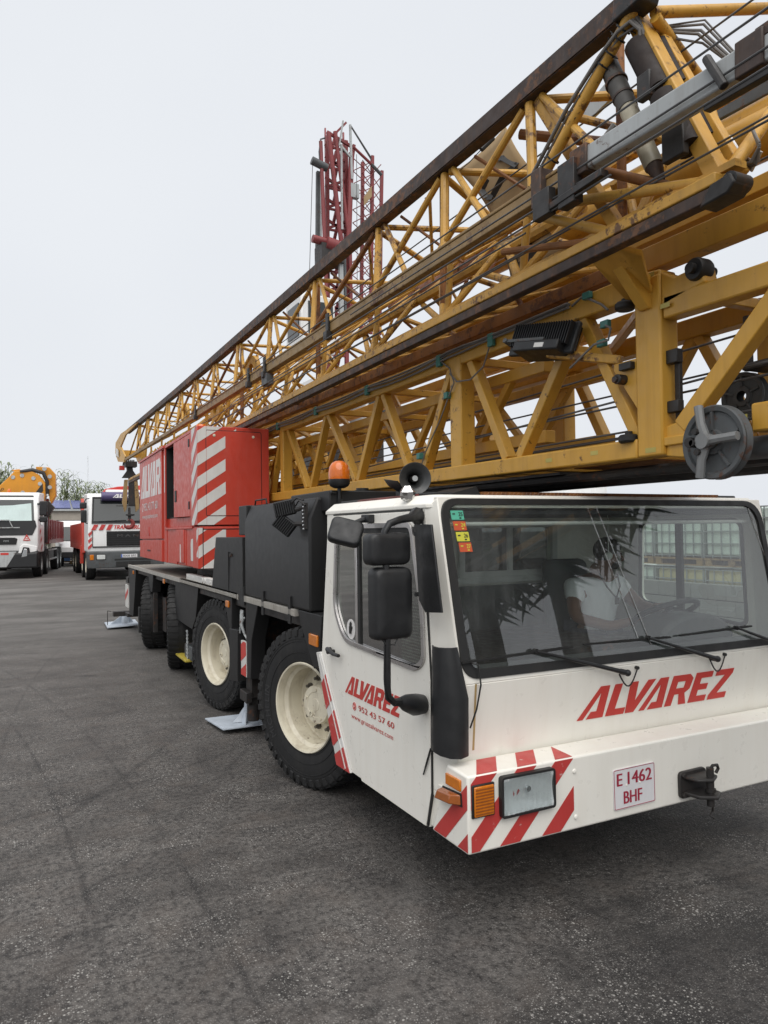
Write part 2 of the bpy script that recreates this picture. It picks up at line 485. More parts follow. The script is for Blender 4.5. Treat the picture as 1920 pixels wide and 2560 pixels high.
# ---------------------------------------------------------------- ground
def gz(y):
    t = max(0.0, min(1.0, (y - 18.3)/8.0)); return .387*(t*t*(3-2*t))
def asphalt():
    t = NT('worn asphalt')
    v = t.coord()
    sep0 = t.new('SeparateXYZ'); t.l.new(v, sep0.inputs[0])
    big = t.noise(v, .35, 5, .6); mid = t.noise(v, 1.7, 6, .62, .6); fine = t.noise(v, 26, 5, .7)
    c = t.mix(t.ramp(big, [(.30, 0.0), (.72, 1.0)]), (.088, .081, .075), (.140, .129, .120))
    c = t.mix(t.ramp(mid, [(.36, .6), (.56, 0.0)]), c, (.044, .040, .038))
    c = t.mix(t.ramp(fine, [(.38, .85), (.58, 0.0)]), c, (.024, .022, .021))
    c = t.mix(t.ramp(t.noise(v, 3.7, 4, .6), [(.50, 0.0), (.70, .45)]), c, (.105, .088, .076))
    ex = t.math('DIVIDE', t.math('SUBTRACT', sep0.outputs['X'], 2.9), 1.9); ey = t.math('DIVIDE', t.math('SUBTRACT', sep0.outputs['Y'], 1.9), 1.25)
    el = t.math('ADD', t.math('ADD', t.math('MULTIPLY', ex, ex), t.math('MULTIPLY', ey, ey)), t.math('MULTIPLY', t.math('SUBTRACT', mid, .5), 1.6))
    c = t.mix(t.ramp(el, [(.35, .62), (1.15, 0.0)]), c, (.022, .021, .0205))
    # oil spots
    oil = t.noise(v, 1.05, 3, .5, 1.2)
    c = t.mix(t.ramp(oil, [(.66, 0.0), (.74, .75)]), c, (.014, .0135, .0135))
    # dusty scuffs
    dust = t.noise(t.coord((.6, 3.2, 1)), 1.0, 6, .7)
    c = t.mix(t.ramp(dust, [(.52, 0.0), (.80, .6)]), c, (.135, .125, .115))
    # tyre marks: thin arcs
    sep = t.new('SeparateXYZ'); t.l.new(v, sep.inputs[0])
    brk = t.ramp(t.noise(v, 1.3, 4, .6), [(.38, 0.0), (.6, 1.0)])
    for cx, cy, r, w, k in ((-6.5, 8.5, 8.2, .10, .45), (-6.5, 8.5, 9.9, .12, .4), (9.0, 16.0, 12.6, .09, .4), (-10.0, -2.0, 13.2, .12, .45), (-10.0, -2.0, 11.1, .10, .4), (2.2, -8.0, 12.3, .14, .42), (2.2, -8.0, 11.0, .05, .5), (-38, 3.0, 38.9, .035, .6), (-38, 3.0, 38.35, .03, .6), (40, 6.0, 40.2, .03, .55), (-14, 16, 17.6, .05, .5), (-14, 16, 18.4, .05, .5), (-3, 14, 8.7, .04, .5),
                            (-20.0, 30.0, 27.5, .14, .4), (-20.0, 30.0, 29.2, .14, .4), (1.0, 30.0, 25.2, .07, .45), (14, -3, 12.6, .08, .45), (-30, 6, 31.2, .08, .4), (-1.0, -20.0, 30.5, .2, .4), (30, 40, 41, .2, .4)):
        dx = t.math('SUBTRACT', sep.outputs['X'], cx); dy = t.math('SUBTRACT', sep.outputs['Y'], cy)
        d = t.math('SQRT', t.math('ADD', t.math('MULTIPLY', dx, dx), t.math('MULTIPLY', dy, dy)))
        e = t.math('ABSOLUTE', t.math('SUBTRACT', d, r))
        a = t.math('MULTIPLY', t.math('SUBTRACT', 1.0, t.math('MINIMUM', t.math('DIVIDE', e, w), 1.0)), t.math('MULTIPLY', brk, k*(1.15 if w < .06 else .8)))
        c = t.mix(t.math('MINIMUM', a, .8), c, (.019, .018, .018))
    # broad pale, smeared streak running towards the camera and a dark patched seam across
    nz = t.math('MULTIPLY', t.math('SUBTRACT', t.noise(v, 1.1, 4, .6), .5), .5)
    s1 = t.math('ABSOLUTE', t.math('ADD', t.math('SUBTRACT', sep.outputs['X'], t.math('MULTIPLY', sep.outputs['Y'], .53)), nz))
    c = t.mix(t.math('MULTIPLY', t.ramp(s1, [(.0, .5), (.10, 0.0)]), brk), c, (.12, .112, .105))
    s2 = t.math('ABSOLUTE', t.math('ADD', t.math('SUBTRACT', t.math('ADD', sep.outputs['Y'], t.math('MULTIPLY', sep.outputs['X'], .42)), 3.05), nz))
    c = t.mix(t.math('MULTIPLY', t.ramp(s2, [(.02, .75), (.16, 0.0)]), 1.0), c, (.017, .0165, .0165))
    # pale aggregate worn open, in clusters
    for sc, th, den, amt in ((130.0, .26, .05, .18), (75.0, .20, .05, .18), (55.0, .21, .46, .8), (100.0, .22, .42, .6), (26.0, .12, .53, .85)):
        vo = t.new('TexVoronoi', Scale=sc, Randomness=1.0); t.l.new(v, vo.inputs['Vector'])
        near = t.ramp(vo.outputs['Distance'], [(th, 1.0), (th+.14, 0.0)])
        sel = t.new('SeparateColor'); t.l.new(vo.outputs['Color'], sel.inputs[0])
        pick = t.ramp(sel.outputs[0], [(.62, 0.0), (.66, 1.0)])
        clus = t.ramp(t.noise(v, 2.3, 5, .65), [(den, 0.0), (den+.16, 1.0)])
        c = t.mix(t.math('MULTIPLY', t.math('MULTIPLY', near, pick), t.math('MULTIPLY', clus, amt)), c, (.40, .385, .36))
    # farther off the yard is dustier
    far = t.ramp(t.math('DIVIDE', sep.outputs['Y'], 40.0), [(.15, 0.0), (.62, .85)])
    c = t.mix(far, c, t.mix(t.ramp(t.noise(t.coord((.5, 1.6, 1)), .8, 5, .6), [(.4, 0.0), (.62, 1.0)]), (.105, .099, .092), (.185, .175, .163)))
    rg = t.ramp(fine, [(.3, .62), (.7, .92)])
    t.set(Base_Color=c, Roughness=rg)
    t.b.inputs['Specular IOR Level'].default_value = .28
    vo = t.new('TexVoronoi', Scale=75.0); t.l.new(v, vo.inputs['Vector'])
    hgt = t.math('ADD', t.math('MULTIPLY', fine, .9), t.math('MULTIPLY', vo.outputs['Distance'], -.7))
    hgt = t.math('ADD', hgt, t.math('MULTIPLY', mid, 1.2))
    t.bump(hgt, .6, .012)
    return t.m
M_ASPHALT = asphalt()
ys = [-400, -120, -40, -10, 0, 4, 8, 12, 15, 17, 18.3] + [18.3 + .8*i for i in range(1, 11)] + [30, 40, 60, 100, 200, 420]
xs = [-400, -120, -40, -15, -6, 0, 6, 15, 40, 120, 420]
g = MB()
g.add([(x, y, gz(y)) for y in ys for x in xs],
      [(j*len(xs)+i, j*len(xs)+i+1, (j+1)*len(xs)+i+1, (j+1)*len(xs)+i) for j in range(len(ys)-1) for i in range(len(xs)-1)])
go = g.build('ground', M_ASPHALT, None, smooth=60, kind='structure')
go['label'] = 'dark worn asphalt yard with tyre marks and oil stains'

# ================================================================ THE MOBILE CRANE
CR = thing('mobile_crane', 'white cabbed mobile tower crane with red engine house and folded yellow lattice boom', 'mobile crane', (3.28, 9.0, 0), world=True)

def holed(mb, outer, holes, ext):
    """flat panel with openings, given thickness ext"""
    loops = [[V(p) for p in outer]] + [[V(p) for p in h] for h in holes]
    tris = tessellate_polygon(loops)
    pts = [p for l in loops for p in l]; n = len(pts); e = V(ext)
    vs = pts + [p + e for p in pts]; fs = []
    for t3 in tris:
        a, b, c = (pts[i] for i in t3)
        nn = (b-a).cross(c-a)
        t3 = tuple(t3) if nn.dot(e) < 0 else tuple(t3)[::-1]
        fs.append(t3); fs.append(tuple(i+n for i in t3[::-1]))
    b0 = 0
    cen = sum(loops[0], V((0, 0, 0)))/len(loops[0])
    for li, l in enumerate(loops):
        m = len(l)
        for i in range(m):
            j = (i+1) % m
            fs.append((b0+i, b0+j, b0+j+n, b0+i+n))
        b0 += m
    mb.add(vs, fs)
    return mb
def fixn(o):
    bm = bmesh.new(); bm.from_mesh(o.data)
    bmesh.ops.recalc_face_normals(bm, faces=bm.faces); bm.to_mesh(o.data); bm.free()
    return o
def inset(poly, d):
    """offset a 2-D polygon inwards by d"""
    n = len(poly); area = sum(poly[i][0]*poly[(i+1) % n][1]-poly[(i+1) % n][0]*poly[i][1] for i in range(n))
    s = 1 if area > 0 else -1; out = []
    for i in range(n):
        p0, p, p1 = (V(poly[i-1]+(0,)), V(poly[i]+(0,)), V(poly[(i+1) % n]+(0,)))
        a, b = (p-p0).normalized(), (p1-p).normalized()
        na, nb = V((-a.y, a.x, 0))*s, V((-b.y, b.x, 0))*s
        m = (na+nb); m = m/max(.15, m.length_squared)*2
        q = p + m*d; out.append((q.x, q.y))
    return out
def yz(poly, x): return [(x, a, b) for a, b in poly]

# ---- cab: shell made of panels
XL, XR = 1.95, 4.62
win_o = rounded([(4.66, 2.045), (4.715, 1.47), (4.545, 1.255), (3.545, 1.222), (3.435, 1.285), (3.445, 1.55), (3.565, 2.045)], [.05, .10, .12, .09, .06, .08, .06], 5)
side_out = [(4.835, 2.12), (4.985, 1.13), (4.47, .408), (3.44, .41), (3.395, .60), (3.385, 1.2), (3.435, 2.12)]
def wsy(z): return 3.205 + (z-1.235)*.176          # windscreen plane
WS = [(2.035, 1.232), (4.565, 1.222), (4.555, 2.166), (2.005, 2.166)]
ws_hole = rounded(WS, [.10, .10, .16, .10], 6)
cab = MB()
holed(cab, yz(side_out, 1.958), [yz(inset(win_o, .004), 1.958)], (.04, 0, 0))
sr = [(4.835, 2.12), (4.93, .7), (3.44, .7), (3.385, 1.2), (3.435, 2.12)]
win_r = rounded([(4.46, 2.035), (4.48, 1.40), (3.50, 1.30), (3.53, 2.035)], .07, 5)
holed(cab, yz(sr, 4.58), [yz(win_r, 4.58)], (.04, 0, 0))
fr = [(2.004, .60), (4.60, .60), (4.60, 1.2), (4.575, 2.176), (1.994, 2.176), (2.015, 1.2)]
def fy(z): return wsy(z) if z >= 1.2 else 3.199 + (1.2-z)*.118
fr3 = [(x, fy(z), z) for x, z in ((2.02, .60), (4.60, .60), (4.60, 1.2), (2.018, 1.2))]
cab.prism(fr3, (0, .04, 0))
holed(cab, [(x, wsy(z), z) for x, z in ((2.018, 1.2005), (4.60, 1.2005), (4.572, 2.178), (1.992, 2.178))], [[(x, wsy(z), z) for x, z in ws_hole]], (0, .04, 0))
# chamfered corner posts
for (xs_, xf) in ((1.958, (2.02, 2.018, 1.992)), (4.62, (4.60, 4.60, 4.572))):
    A = [(xs_, 3.455, .42), (xs_, 3.40, .62), (xs_, 3.39, 1.2), (xs_, 3.437, 2.12)]
    B = [(xf[0], 3.30, .42), (xf[0], fy(.62), .62), (xf[1], 3.2, 1.2), (xf[2], wsy(2.178), 2.17)]
    e = .04 if xs_ < 3 else -.04
    for i in range(3):
        cab.add([A[i], B[i], B[i+1], A[i+1]] + [(p[0]+e, p[1]+.03, p[2]) for p in (A[i], B[i], B[i+1], A[i+1])],
                [(0,1,2,3),(7,6,5,4),(0,4,5,1),(3,2,6,7),(1,5,6,2),(0,3,7,4)])
# rear wall with its window, floor, roof
holed(cab, [(1.96, 4.86, .80), (4.60, 4.86, .80), (4.60, 4.82, 2.13), (1.96, 4.82, 2.13)],
      [[(3.06, 4.835, 1.66), (3.93, 4.835, 1.66), (3.93, 4.824, 2.02), (3.06, 4.824, 2.02)]], (0, .04, 0))
cab.box((1.97, 3.25, .62), (4.59, 4.9, .66))
roof_lo = [(1.952, 3.425), (1.952, 4.87), (4.625, 4.87), (4.625, 3.425), (4.56, 3.37), (2.0, 3.37)]
roof_hi = [(2.0, 3.46), (2.0, 4.82), (4.57, 4.82), (4.57, 3.46), (4.52, 3.42), (2.04, 3.42)]
n6 = 6
cab.add([(x, y, 2.118) for x, y in roof_lo] + [(x, y, 2.140) for x, y in roof_lo] + [(x, y, 2.192) for x, y in roof_hi],
        [tuple(range(6))] + [(6+i, 6+(i+1) % 6, (i+1) % 6, i) for i in range(6)] + [(12+i, 12+(i+1) % 6, 6+(i+1) % 6, 6+i) for i in range(6)] + [tuple(range(12, 18))[::-1]])
cab.box((1.955, 4.70, 2.085), (1.964, 3.50, 2.112))
cabo = fixn(cab.build('cab', M_WHITE, CR, bev=.006))
# roof trim: dark raised roof, rusty tread plate along the front edge, wedge plate
m = MB(); m.prism([(2.04, 3.50, 2.185), (4.50, 3.50, 2.185), (4.50, 4.80, 2.185), (2.04, 4.80, 2.185)], (0, 0, .026)); m.build('roof_mat', M_BLACK, cabo, bev=.008)
m = MB(); m.prism([(2.012, 3.65, 2.188), (2.038, 3.65, 2.196), (2.038, 4.45, 2.196), (2.012, 4.45, 2.188)], (0, 0, .012)); m.build('red_tape', paint('worn red tape', (.16, .035, .03), .5, .5, .5, (.03, .03, .03), scale=7), cabo)
m = MB(); m.box((2.34, 3.44, 2.186), (4.25, 3.58, 2.212))
for i in range(64):
    m.tube((2.36+i*.0295, 3.437, 2.192), (2.36+i*.0295+.012, 3.437, 2.207), .004, 5)
m.build('tread_strip', M_RUSTY, cabo)
m = MB(); m.prism([(2.10, 3.47, 2.190), (2.34, 3.47, 2.190), (2.31, 3.47, 2.243)], (0, .35, 0)); m.build('wedge_plate', M_BLACK, cabo)

# ---- door
door_out = [(4.712, 2.103), (4.81, 1.18), (4.29, .405), (3.462, .412), (3.408, .60), (3.397, 1.2), (3.476, 2.103)]
d = MB(); holed(d, yz(door_out, 1.946), [yz(win_o, 1.946)], (.0115, 0, 0))
door = fixn(d.build('door', M_WHITE, CR, bev=.003))
m = MB()
for a, b, w in (((3.470, 2.112), (3.391, 1.2), .010), ((3.391, 1.2), (3.400, .60), .010), ((3.400, .60), (3.455, .42), .022), ((3.470, 2.112), (4.72, 2.112), .009)):
    m.beam((1.9535, a[0], a[1]), (1.9535, b[0], b[1]), w, .008, (1, 0, 0))
m.build('door_seal', M_GASKET, door)
wi = inset(win_o, .030)
m = MB(); holed(m, yz(win_o, 1.934), [yz(wi, 1.934)], (.016, 0, 0)); fixn(m.build('window_frame', M_CHROME, door, bev=.005))
m = MB(); m.box((1.936, 4.306, 1.262), (1.954, 4.338, 2.02)); m.build('window_divider', M_CHROME, door, bev=.004)
m = MB(); m.box((1.942, 4.275, 1.262), (1.960, 4.3055, 2.02)); m.box((1.942, 3.53, 1.985), (1.958, 4.30, 2.02)); m.build('window_gasket', M_GASKET, door)
m = MB(); m.prism(yz(inset(win_o, .026), 1.952), (.004, 0, 0)); m.build('window_pane', M_GLASS, door, smooth=0)
# perforated blind behind the front half of the pane
m = MB()
for i in range(22):
    for j in range(14):
        y, z = 3.50 + j*.021 + (i % 2)*.0105, 1.26 + i*.018
        if z < 1.62 - (3.8-y)*.1 and z > 1.25: m.ball((1.985, y, z), .0052, 6, 4)
m.build('perforated_blind', M_INTL, door, kind='stuff')
m = MB(); pts = [(1.93, 4.788, 1.165), (1.915, 4.77, 1.178), (1.908, 4.73, 1.178), (1.908, 4.66, 1.163), (1.908, 4.555, 1.164)]
m.path(pts, [.014, .017, .015, .013, .012], 10); m.tube((1.95, 4.785, 1.165), (1.918, 4.785, 1.165), .024, 14); m.tube((1.95, 4.72, 1.17), (1.91, 4.72, 1.17), .012, 10)
m.build('door_handle', M_PLASTIC, door)
m = MB()
logo(m, 'ALVAREZ', (1.945, 4.535, .923), (0, -1, 0), (0, 0, 1), .835, .122, .42, (-1, 0, 0), .002)
m.build('door_lettering', M_LETTER, door, smooth=0)
m = MB()
write(m, '952 43 57 60', (1.946, 4.318, .843), (0, -1, 0), (0, 0, 1), .50, .037, .003, .0015)
m.lathe([(.026, 0), (.026, .003), (.021, .003), (.021, 0)], (1.946, 4.385, .858), (-1, 0, 0), 24)
m.path([(1.943, 4.397, .848), (1.943, 4.385, .845), (1.943, 4.374, .858), (1.943, 4.385, .871), (1.943, 4.397, .869)], .003, 5)
write(m, 'www.gruasalvarez.com', (1.946, 4.432, .766), (0, -1, 0), (0, 0, 1), .598, .040, .003)
m.build('phone_lettering', M_LETTER, door, smooth=0, kind='stuff')
m = MB(); m.lathe([(0, 0), (.066, 0), (.066, .002), (0, .002)], (1.951, 4.437, 1.353), (-1, 0, 0), 32); hs = m.build('round_sticker', M_LETTERW, door)
m = MB()
for a, b, r in (((4.437, 1.325), (4.437, 1.372), .013), ((4.428, 1.365), (4.424, 1.395), .0042), ((4.435, 1.37), (4.434, 1.403), .0042), ((4.442, 1.37), (4.443, 1.400), .0042), ((4.448, 1.365), (4.452, 1.390), .0042), ((4.424, 1.345), (4.410, 1.372), .0045)):
    m.tube((1.9478, a[0], a[1]), (1.9478, b[0], b[1]), r, 8)
m.build('hand_print', M_LETTERK, door)

# ---- striped guard along the wheel arch behind the door
g0, g1, g2, g3 = V((5.072, 1.111)), V((4.985, 1.128)), V((4.468, .400)), V((4.70, .392))
m = MB()
xx = (1.942, 1.952)
def gp(s, t): a = g0.lerp(g3, s); b = g1.lerp(g2, s); return a.lerp(b, t)
m.prism([(1.945, *gp(0, 0)), (1.945, *gp(0, 1)), (1.945, *gp(1, 1)), (1.945, *gp(1, 0))], (.03, 0, 0))
guard = m.build('striped_guard', M_STRIPE, CR, bev=.006)
for (a, b, c2, d2) in ((.20, .42, .26, .50), (.50, .72, .58, .82), (.80, .999, .88, .999)):
    m = MB(); m.prism([(1.9445, *gp(a, .97)), (1.9445, *gp(b, .97)), (1.9445, *gp(min(.995, d2+.02), .02)), (1.9445, *gp(c2+.03, .02))], (-.003, 0, 0)); m.build('red_stripe', M_REDS, guard, smooth=0)
m = MB(); m.beam((1.941, *gp(.02, .74)), (1.941, *gp(.98, .74)), .010, .007, (1, 0, 0)); m.build('guard_ridge', M_STRIPE, guard)

# ---- windscreen
def wsp(x, z, off=0.0): return (x, wsy(z) - off, z)
wo = rounded([(2.030, 1.226), (4.570, 1.216), (4.560, 2.170), (2.000, 2.170)], [.11, .11, .17, .11], 7)
wii = rounded([(2.080, 1.272), (4.520, 1.262), (4.512, 2.135), (2.046, 2.135)], [.08, .08, .14, .08], 7)
m = MB(); holed(m, [wsp(x, z, .010) for x, z in wo], [[wsp(x, z, .010) for x, z in wii]], (0, .022, 0)); wsf = fixn(m.build('windscreen', M_GASKET, CR, bev=.004))
m = MB(); m.prism([wsp(x, z, -.001) for x, z in inset(wo, .02)], (0, .005, 0)); m.build('glass_pane', M_WIND, wsf, smooth=0)
ST = ((2.103, 2.078, M_GREENST, '25'), (2.112, 2.020, M_ORST, '24'), (2.123, 1.962, M_YEST, '26'), (2.133, 1.905, M_ORST, '27'))
for x, z, mt, s in ST:
    m = MB(); m.prism([wsp(x-.040, z+.025, .001), wsp(x+.040, z+.025, .001), wsp(x+.045, z-.025, .001), wsp(x-.035, z-.025, .001)], (0, -.0012, 0))
    so = m.build('permit_sticker', mt, wsf, smooth=0)
    m = MB(); write(m, s, wsp(x+.010, z-.006, .0012), (1, 0, 0), (0, .176, 1), .025, .022, .002, .0008)
    m.prism([wsp(x-.028, z+.003, .0012), wsp(x-.012, z+.003, .0012), wsp(x-.012, z+.010, .0012), wsp(x-.028, z+.010, .0012)], (0, -.0025, 0))
    m.prism([wsp(x+.014, z-.019, .0012), wsp(x+.026, z-.019, .0012), wsp(x+.026, z-.012, .0012), wsp(x+.014, z-.012, .0012)], (0, -.0025, 0))
    m.build('sticker_print', M_LETTERK if mt is not M_ORST else M_YEST, so, smooth=0)
for (xa, za, xb, zb_) in ((2.040, 2.10, 2.075, 1.30), (3.02, 2.12, 3.265, 1.345), (3.09, 2.12, 3.36, 1.30), (4.44, 2.12, 4.535, 1.72)):
    m = MB(); m.beam(wsp(xa, za, .004), wsp(xb, zb_, .004), .004, .002, (0, -1, 0)); m.build('trim_line', M_GREY, wsf)
# wipers
for (tip0, tip1, pv, joint) in (((2.02, 1.318), (2.752, 1.338), (3.105, 1.168), (2.49, 1.338)), ((2.832, 1.345), (3.505, 1.335), (3.85, 1.18), (3.32, 1.345)), ((3.585, 1.338), (4.235, 1.35), (4.545, 1.19), (4.085, 1.350))):
    m = MB()
    m.tube(wsp(*pv, -.01), wsp(*pv, .05), .017, 12)
    a = V(wsp(*pv, .045)); b = V(wsp(*joint, .04)); mid = a.lerp(b, .45)
    m.path([a, mid, b], [.014, .011, .007], 8); m.ball(a, .02, 10, 6)
    w_ = m.build('wiper', M_PLASTIC, CR)
    m = MB(); p0, p1 = V(wsp(*tip0, .022)), V(wsp(*tip1, .022))
    m.beam(p0, p1, .010, .016, (0, -1, 0)); m.beam(p0.lerp(p1, .32), p0.lerp(p1, .95), .014, .010, (0, -1, .1))
    m.tube(b, V(b)+V((0, .025, 0)), .014, 8); m.build('wiper_blade', M_GASKET, w_)
    m = MB(); q = V(wsp(pv[0]+.02, pv[1]-.02, .02)); e = V(wsp(pv[0]+.115, pv[1]+.012, .004)); pts = []
    s0 = V(wsp(pv[0]-.055, pv[1]-.005, .03))
    for i in range(9):
        s = i/8; p = s0.lerp(e, s); p.z -= .085*math.sin(math.pi*s); p.y -= .006; pts.append(p)
    m.path(pts, .0045, 6); m.tube(e + V((0, .01, 0)), e - V((0, .012, 0)), .010, 10); m.build('washer_hose', M_GASKET, w_)
m = MB(); m.path([wsp(2.075, 1.315, .02), wsp(2.11, 1.30, .04), (2.118, 3.17, 1.2), (2.09, 3.17, 1.08), (2.045, 3.165, .99)], .005, 6); m.build('loose_cable', M_GASKET, wsf)

# front lettering on the panel
m = MB()
logo(m, 'ALVAREZ', (2.795, fy(.915)-.0015, .915), (1, 0, 0), (0, -.118, 1), 1.285, .182, .36, (0, -1, 0), .002)
m.build('front_lettering', M_LETTER, cabo, smooth=0)
# rust run below the windscreen corner
m = MB(); m.prism([(2.10, fy(1.2)-.001, 1.20), (2.112, fy(1.2)-.001, 1.20), (2.116, fy(.85)-.001, .85), (2.104, fy(.85)-.001, .85)], (0, -.0006, 0)); m.build('rust_run', paint('rust stain', (.55, .38, .16), .5, .2, .3), cabo, smooth=0)

# ---- wind deflectors
m = MB()
sec = [(1.905, 3.475), (1.872, 3.40), (1.862, 3.30), (1.868, 3.225)]
bot = [(1.905, 3.44), (1.872, 3.37), (1.862, 3.29), (1.868, 3.135)]
def zl(i): return (2.03, 1.64+.23*(0 if i else 1), )[1]
top_z = [2.028, 2.03, 2.03, 2.028]; bz = [1.84, 1.63, 1.576, 1.588]
P0 = [(sec[i][0], sec[i][1], top_z[i]) for i in range(4)] + [(bot[i][0], bot[i][1], bz[i]) for i in range(4)]
Q0 = [(x+.012, y, z) for x, y, z in P0]
m.add(P0+Q0, [(i, i+4, i+5, i+1) for i in range(3)] + [(8+i, 8+i+1, 8+i+5, 8+i+4) for i in range(3)] + [(i, i+1, i+9, i+8) for i in range(3)] + [(4+i, 12+i, 13+i, 5+i) for i in range(3)] + [(0, 8, 12, 4), (3, 7, 15, 11)])
df = fixn(m.build('wind_deflector', M_PLASTIC, CR, bev=.003))
m = MB()
for z in (1.98, 1.66): m.tube((1.87, 3.40, z), (1.955, 3.43, z), .012, 8)
m.build('bracket', M_PLASTIC, df)
m = MB()
lo = [(1.905, 3.325), (1.892, 3.27), (1.895, 3.215), (1.925, 3.165), (1.975, 3.145), (2.03, 3.165)]
hi = [(1.915, 3.315), (1.898, 3.27), (1.900, 3.225), (1.922, 3.195), (1.950, 3.180), (1.985, 3.185)]
mdl = [(1.912, 3.318), (1.893, 3.27), (1.895, 3.215), (1.925, 3.160), (1.972, 3.135), (2.028, 3.155)]
rows = [[(x, y, .862 - (0, .0, .004, .010, .014, .012)[i]) for i, (x, y) in enumerate(lo)], [(x, y, 1.14) for x, y in mdl], [(x, y, 1.40) for x, y in hi]]
vs = [p for r in rows for p in r]; n = len(lo); b2 = [(p[0]+.012, p[1]+.012, p[2]) for p in vs]; k = len(vs)
fs = []
for j in range(2):
    for i in range(n-1):
        fs.append((j*n+i, j*n+i+1, (j+1)*n+i+1, (j+1)*n+i)); fs.append((k+j*n+i, k+(j+1)*n+i, k+(j+1)*n+i+1, k+j*n+i+1))
for i in range(n-1): fs += [(i, k+i, k+i+1, i+1), (2*n+i, 2*n+i+1, k+2*n+i+1, k+2*n+i)]
for j in range(2): fs += [(j*n, (j+1)*n, k+(j+1)*n, k+j*n), (j*n+n-1, k+j*n+n-1, k+(j+1)*n+n-1, (j+1)*n+n-1)]
m.add(vs+b2, fs); fixn(m.build('corner_deflector', M_PLASTIC, CR, smooth=60))

m = MB(); m.path([(1.938, 3.385, .845), (1.936, 3.42, .77), (1.938, 3.468, .685)], [.005, .006, .004], 6); m.build('loose_strip', M_GASKET, CR)
# ---- mirrors
def shellbox(cx, cy, cz, w, h, dp, r, ry=0.0, tilt=None):
    m = MB(); poly = rounded([(-w/2, -h/2), (w/2, -h/2), (w/2, h/2), (-w/2, h/2)], r, 6)
    n = len(poly); rings = []
    for s, y in ((1.0, dp*.5), (1.0, 0.0), (.985, -dp*.22), (.94, -dp*.38), (.84, -dp*.47), (.5, -dp*.5)):
        rings.append([(a*s, y, b*s) for a, b in poly])
    vs = [p for rg in rings for p in rg]
    fs = [tuple(range(n))] + [(j*n+i, (j+1)*n+i, (j+1)*n+(i+1) % n, j*n+(i+1) % n) for j in range(len(rings)-1) for i in range(n)] + [tuple(range((len(rings)-1)*n, len(rings)*n))[::-1]]
    M = Matrix.Translation((cx, cy, cz)) @ (tilt if tilt is not None else Matrix.Rotation(ry, 4, 'Z'))
    m.add([M @ V(p) for p in vs], fs)
    return m
mr = shellbox(1.683, 3.35, 1.905, .246, .166, .085, .045, R(4)); mu = fixn(mr.build('mirror', M_PLASTIC, CR, label='small black wide-angle mirror above the tall mirror', smooth=50))
mr = shellbox(1.700, 3.35, 1.627, .222, .370, .090, .042, R(4)); ml = fixn(mr.build('mirror', M_PLASTIC, CR, label='tall black main mirror', smooth=50))
_n = unit((-.30, -.80, .42)); _x = V((.18, 0, -.085)); _x = unit(_x - _n*_x.dot(_n)); _z = _x.cross(-_n)
T = Matrix((( _x.x, -_n.x, _z.x, 0), (_x.y, -_n.y, _z.y, 0), (_x.z, -_n.z, _z.z, 0), (0, 0, 0, 1)))
mr = shellbox(1.775, 4.10, 1.997, .205, .17, .05, .045, tilt=T); mk = fixn(mr.build('mirror', M_PLASTIC, CR, label='square black kerb mirror angled down', smooth=50))
m = MB(); m.path([(1.955, 3.50, 2.065), (1.92, 3.47, 2.085), (1.86, 3.42, 2.068), (1.76, 3.36, 2.055), (1.69, 3.34, 2.035), (1.662, 3.34, 1.995), (1.66, 3.34, 1.95)], [.045, .040, .024, .02, .019, .018, .018], 12)
m.path([(1.662, 3.335, 1.84), (1.664, 3.33, 1.79)], .018, 10)
m.build('mirror_arm', M_PLASTIC, mu)
m = MB(); m.path([(1.664, 3.33, 1.46), (1.664, 3.335, 1.20), (1.672, 3.34, 1.155), (1.705, 3.35, 1.125), (1.76, 3.37, 1.117)], [.017, .017, .017, .018, .018], 10)
m.path([(1.75, 3.37, 1.117), (1.80, 3.39, 1.10), (1.87, 3.43, 1.075), (1.945, 3.47, 1.06)], [.022, .045, .058, .05], 16)
m.path([(1.645, 3.325, 1.44), (1.640, 3.325, 1.25), (1.648, 3.325, 1.15), (1.70, 3.335, 1.108), (1.75, 3.36, 1.10)], .004, 6)
m.path([(1.63, 3.33, 1.455), (1.65, 3.32, 1.425), (1.70, 3.32, 1.42), (1.725, 3.33, 1.45)], .004, 6)
m.build('mirror_arm', M_PLASTIC, ml)
m = MB(); m.path([(1.79, 4.10, 2.01), (1.85, 4.10, 2.055), (1.92, 4.11, 2.075)], [.014, .015, .02], 10); m.box((1.90, 4.05, 2.05), (1.952, 4.15, 2.10)); m.build('mirror_arm', M_PLASTIC, mk, bev=.005)

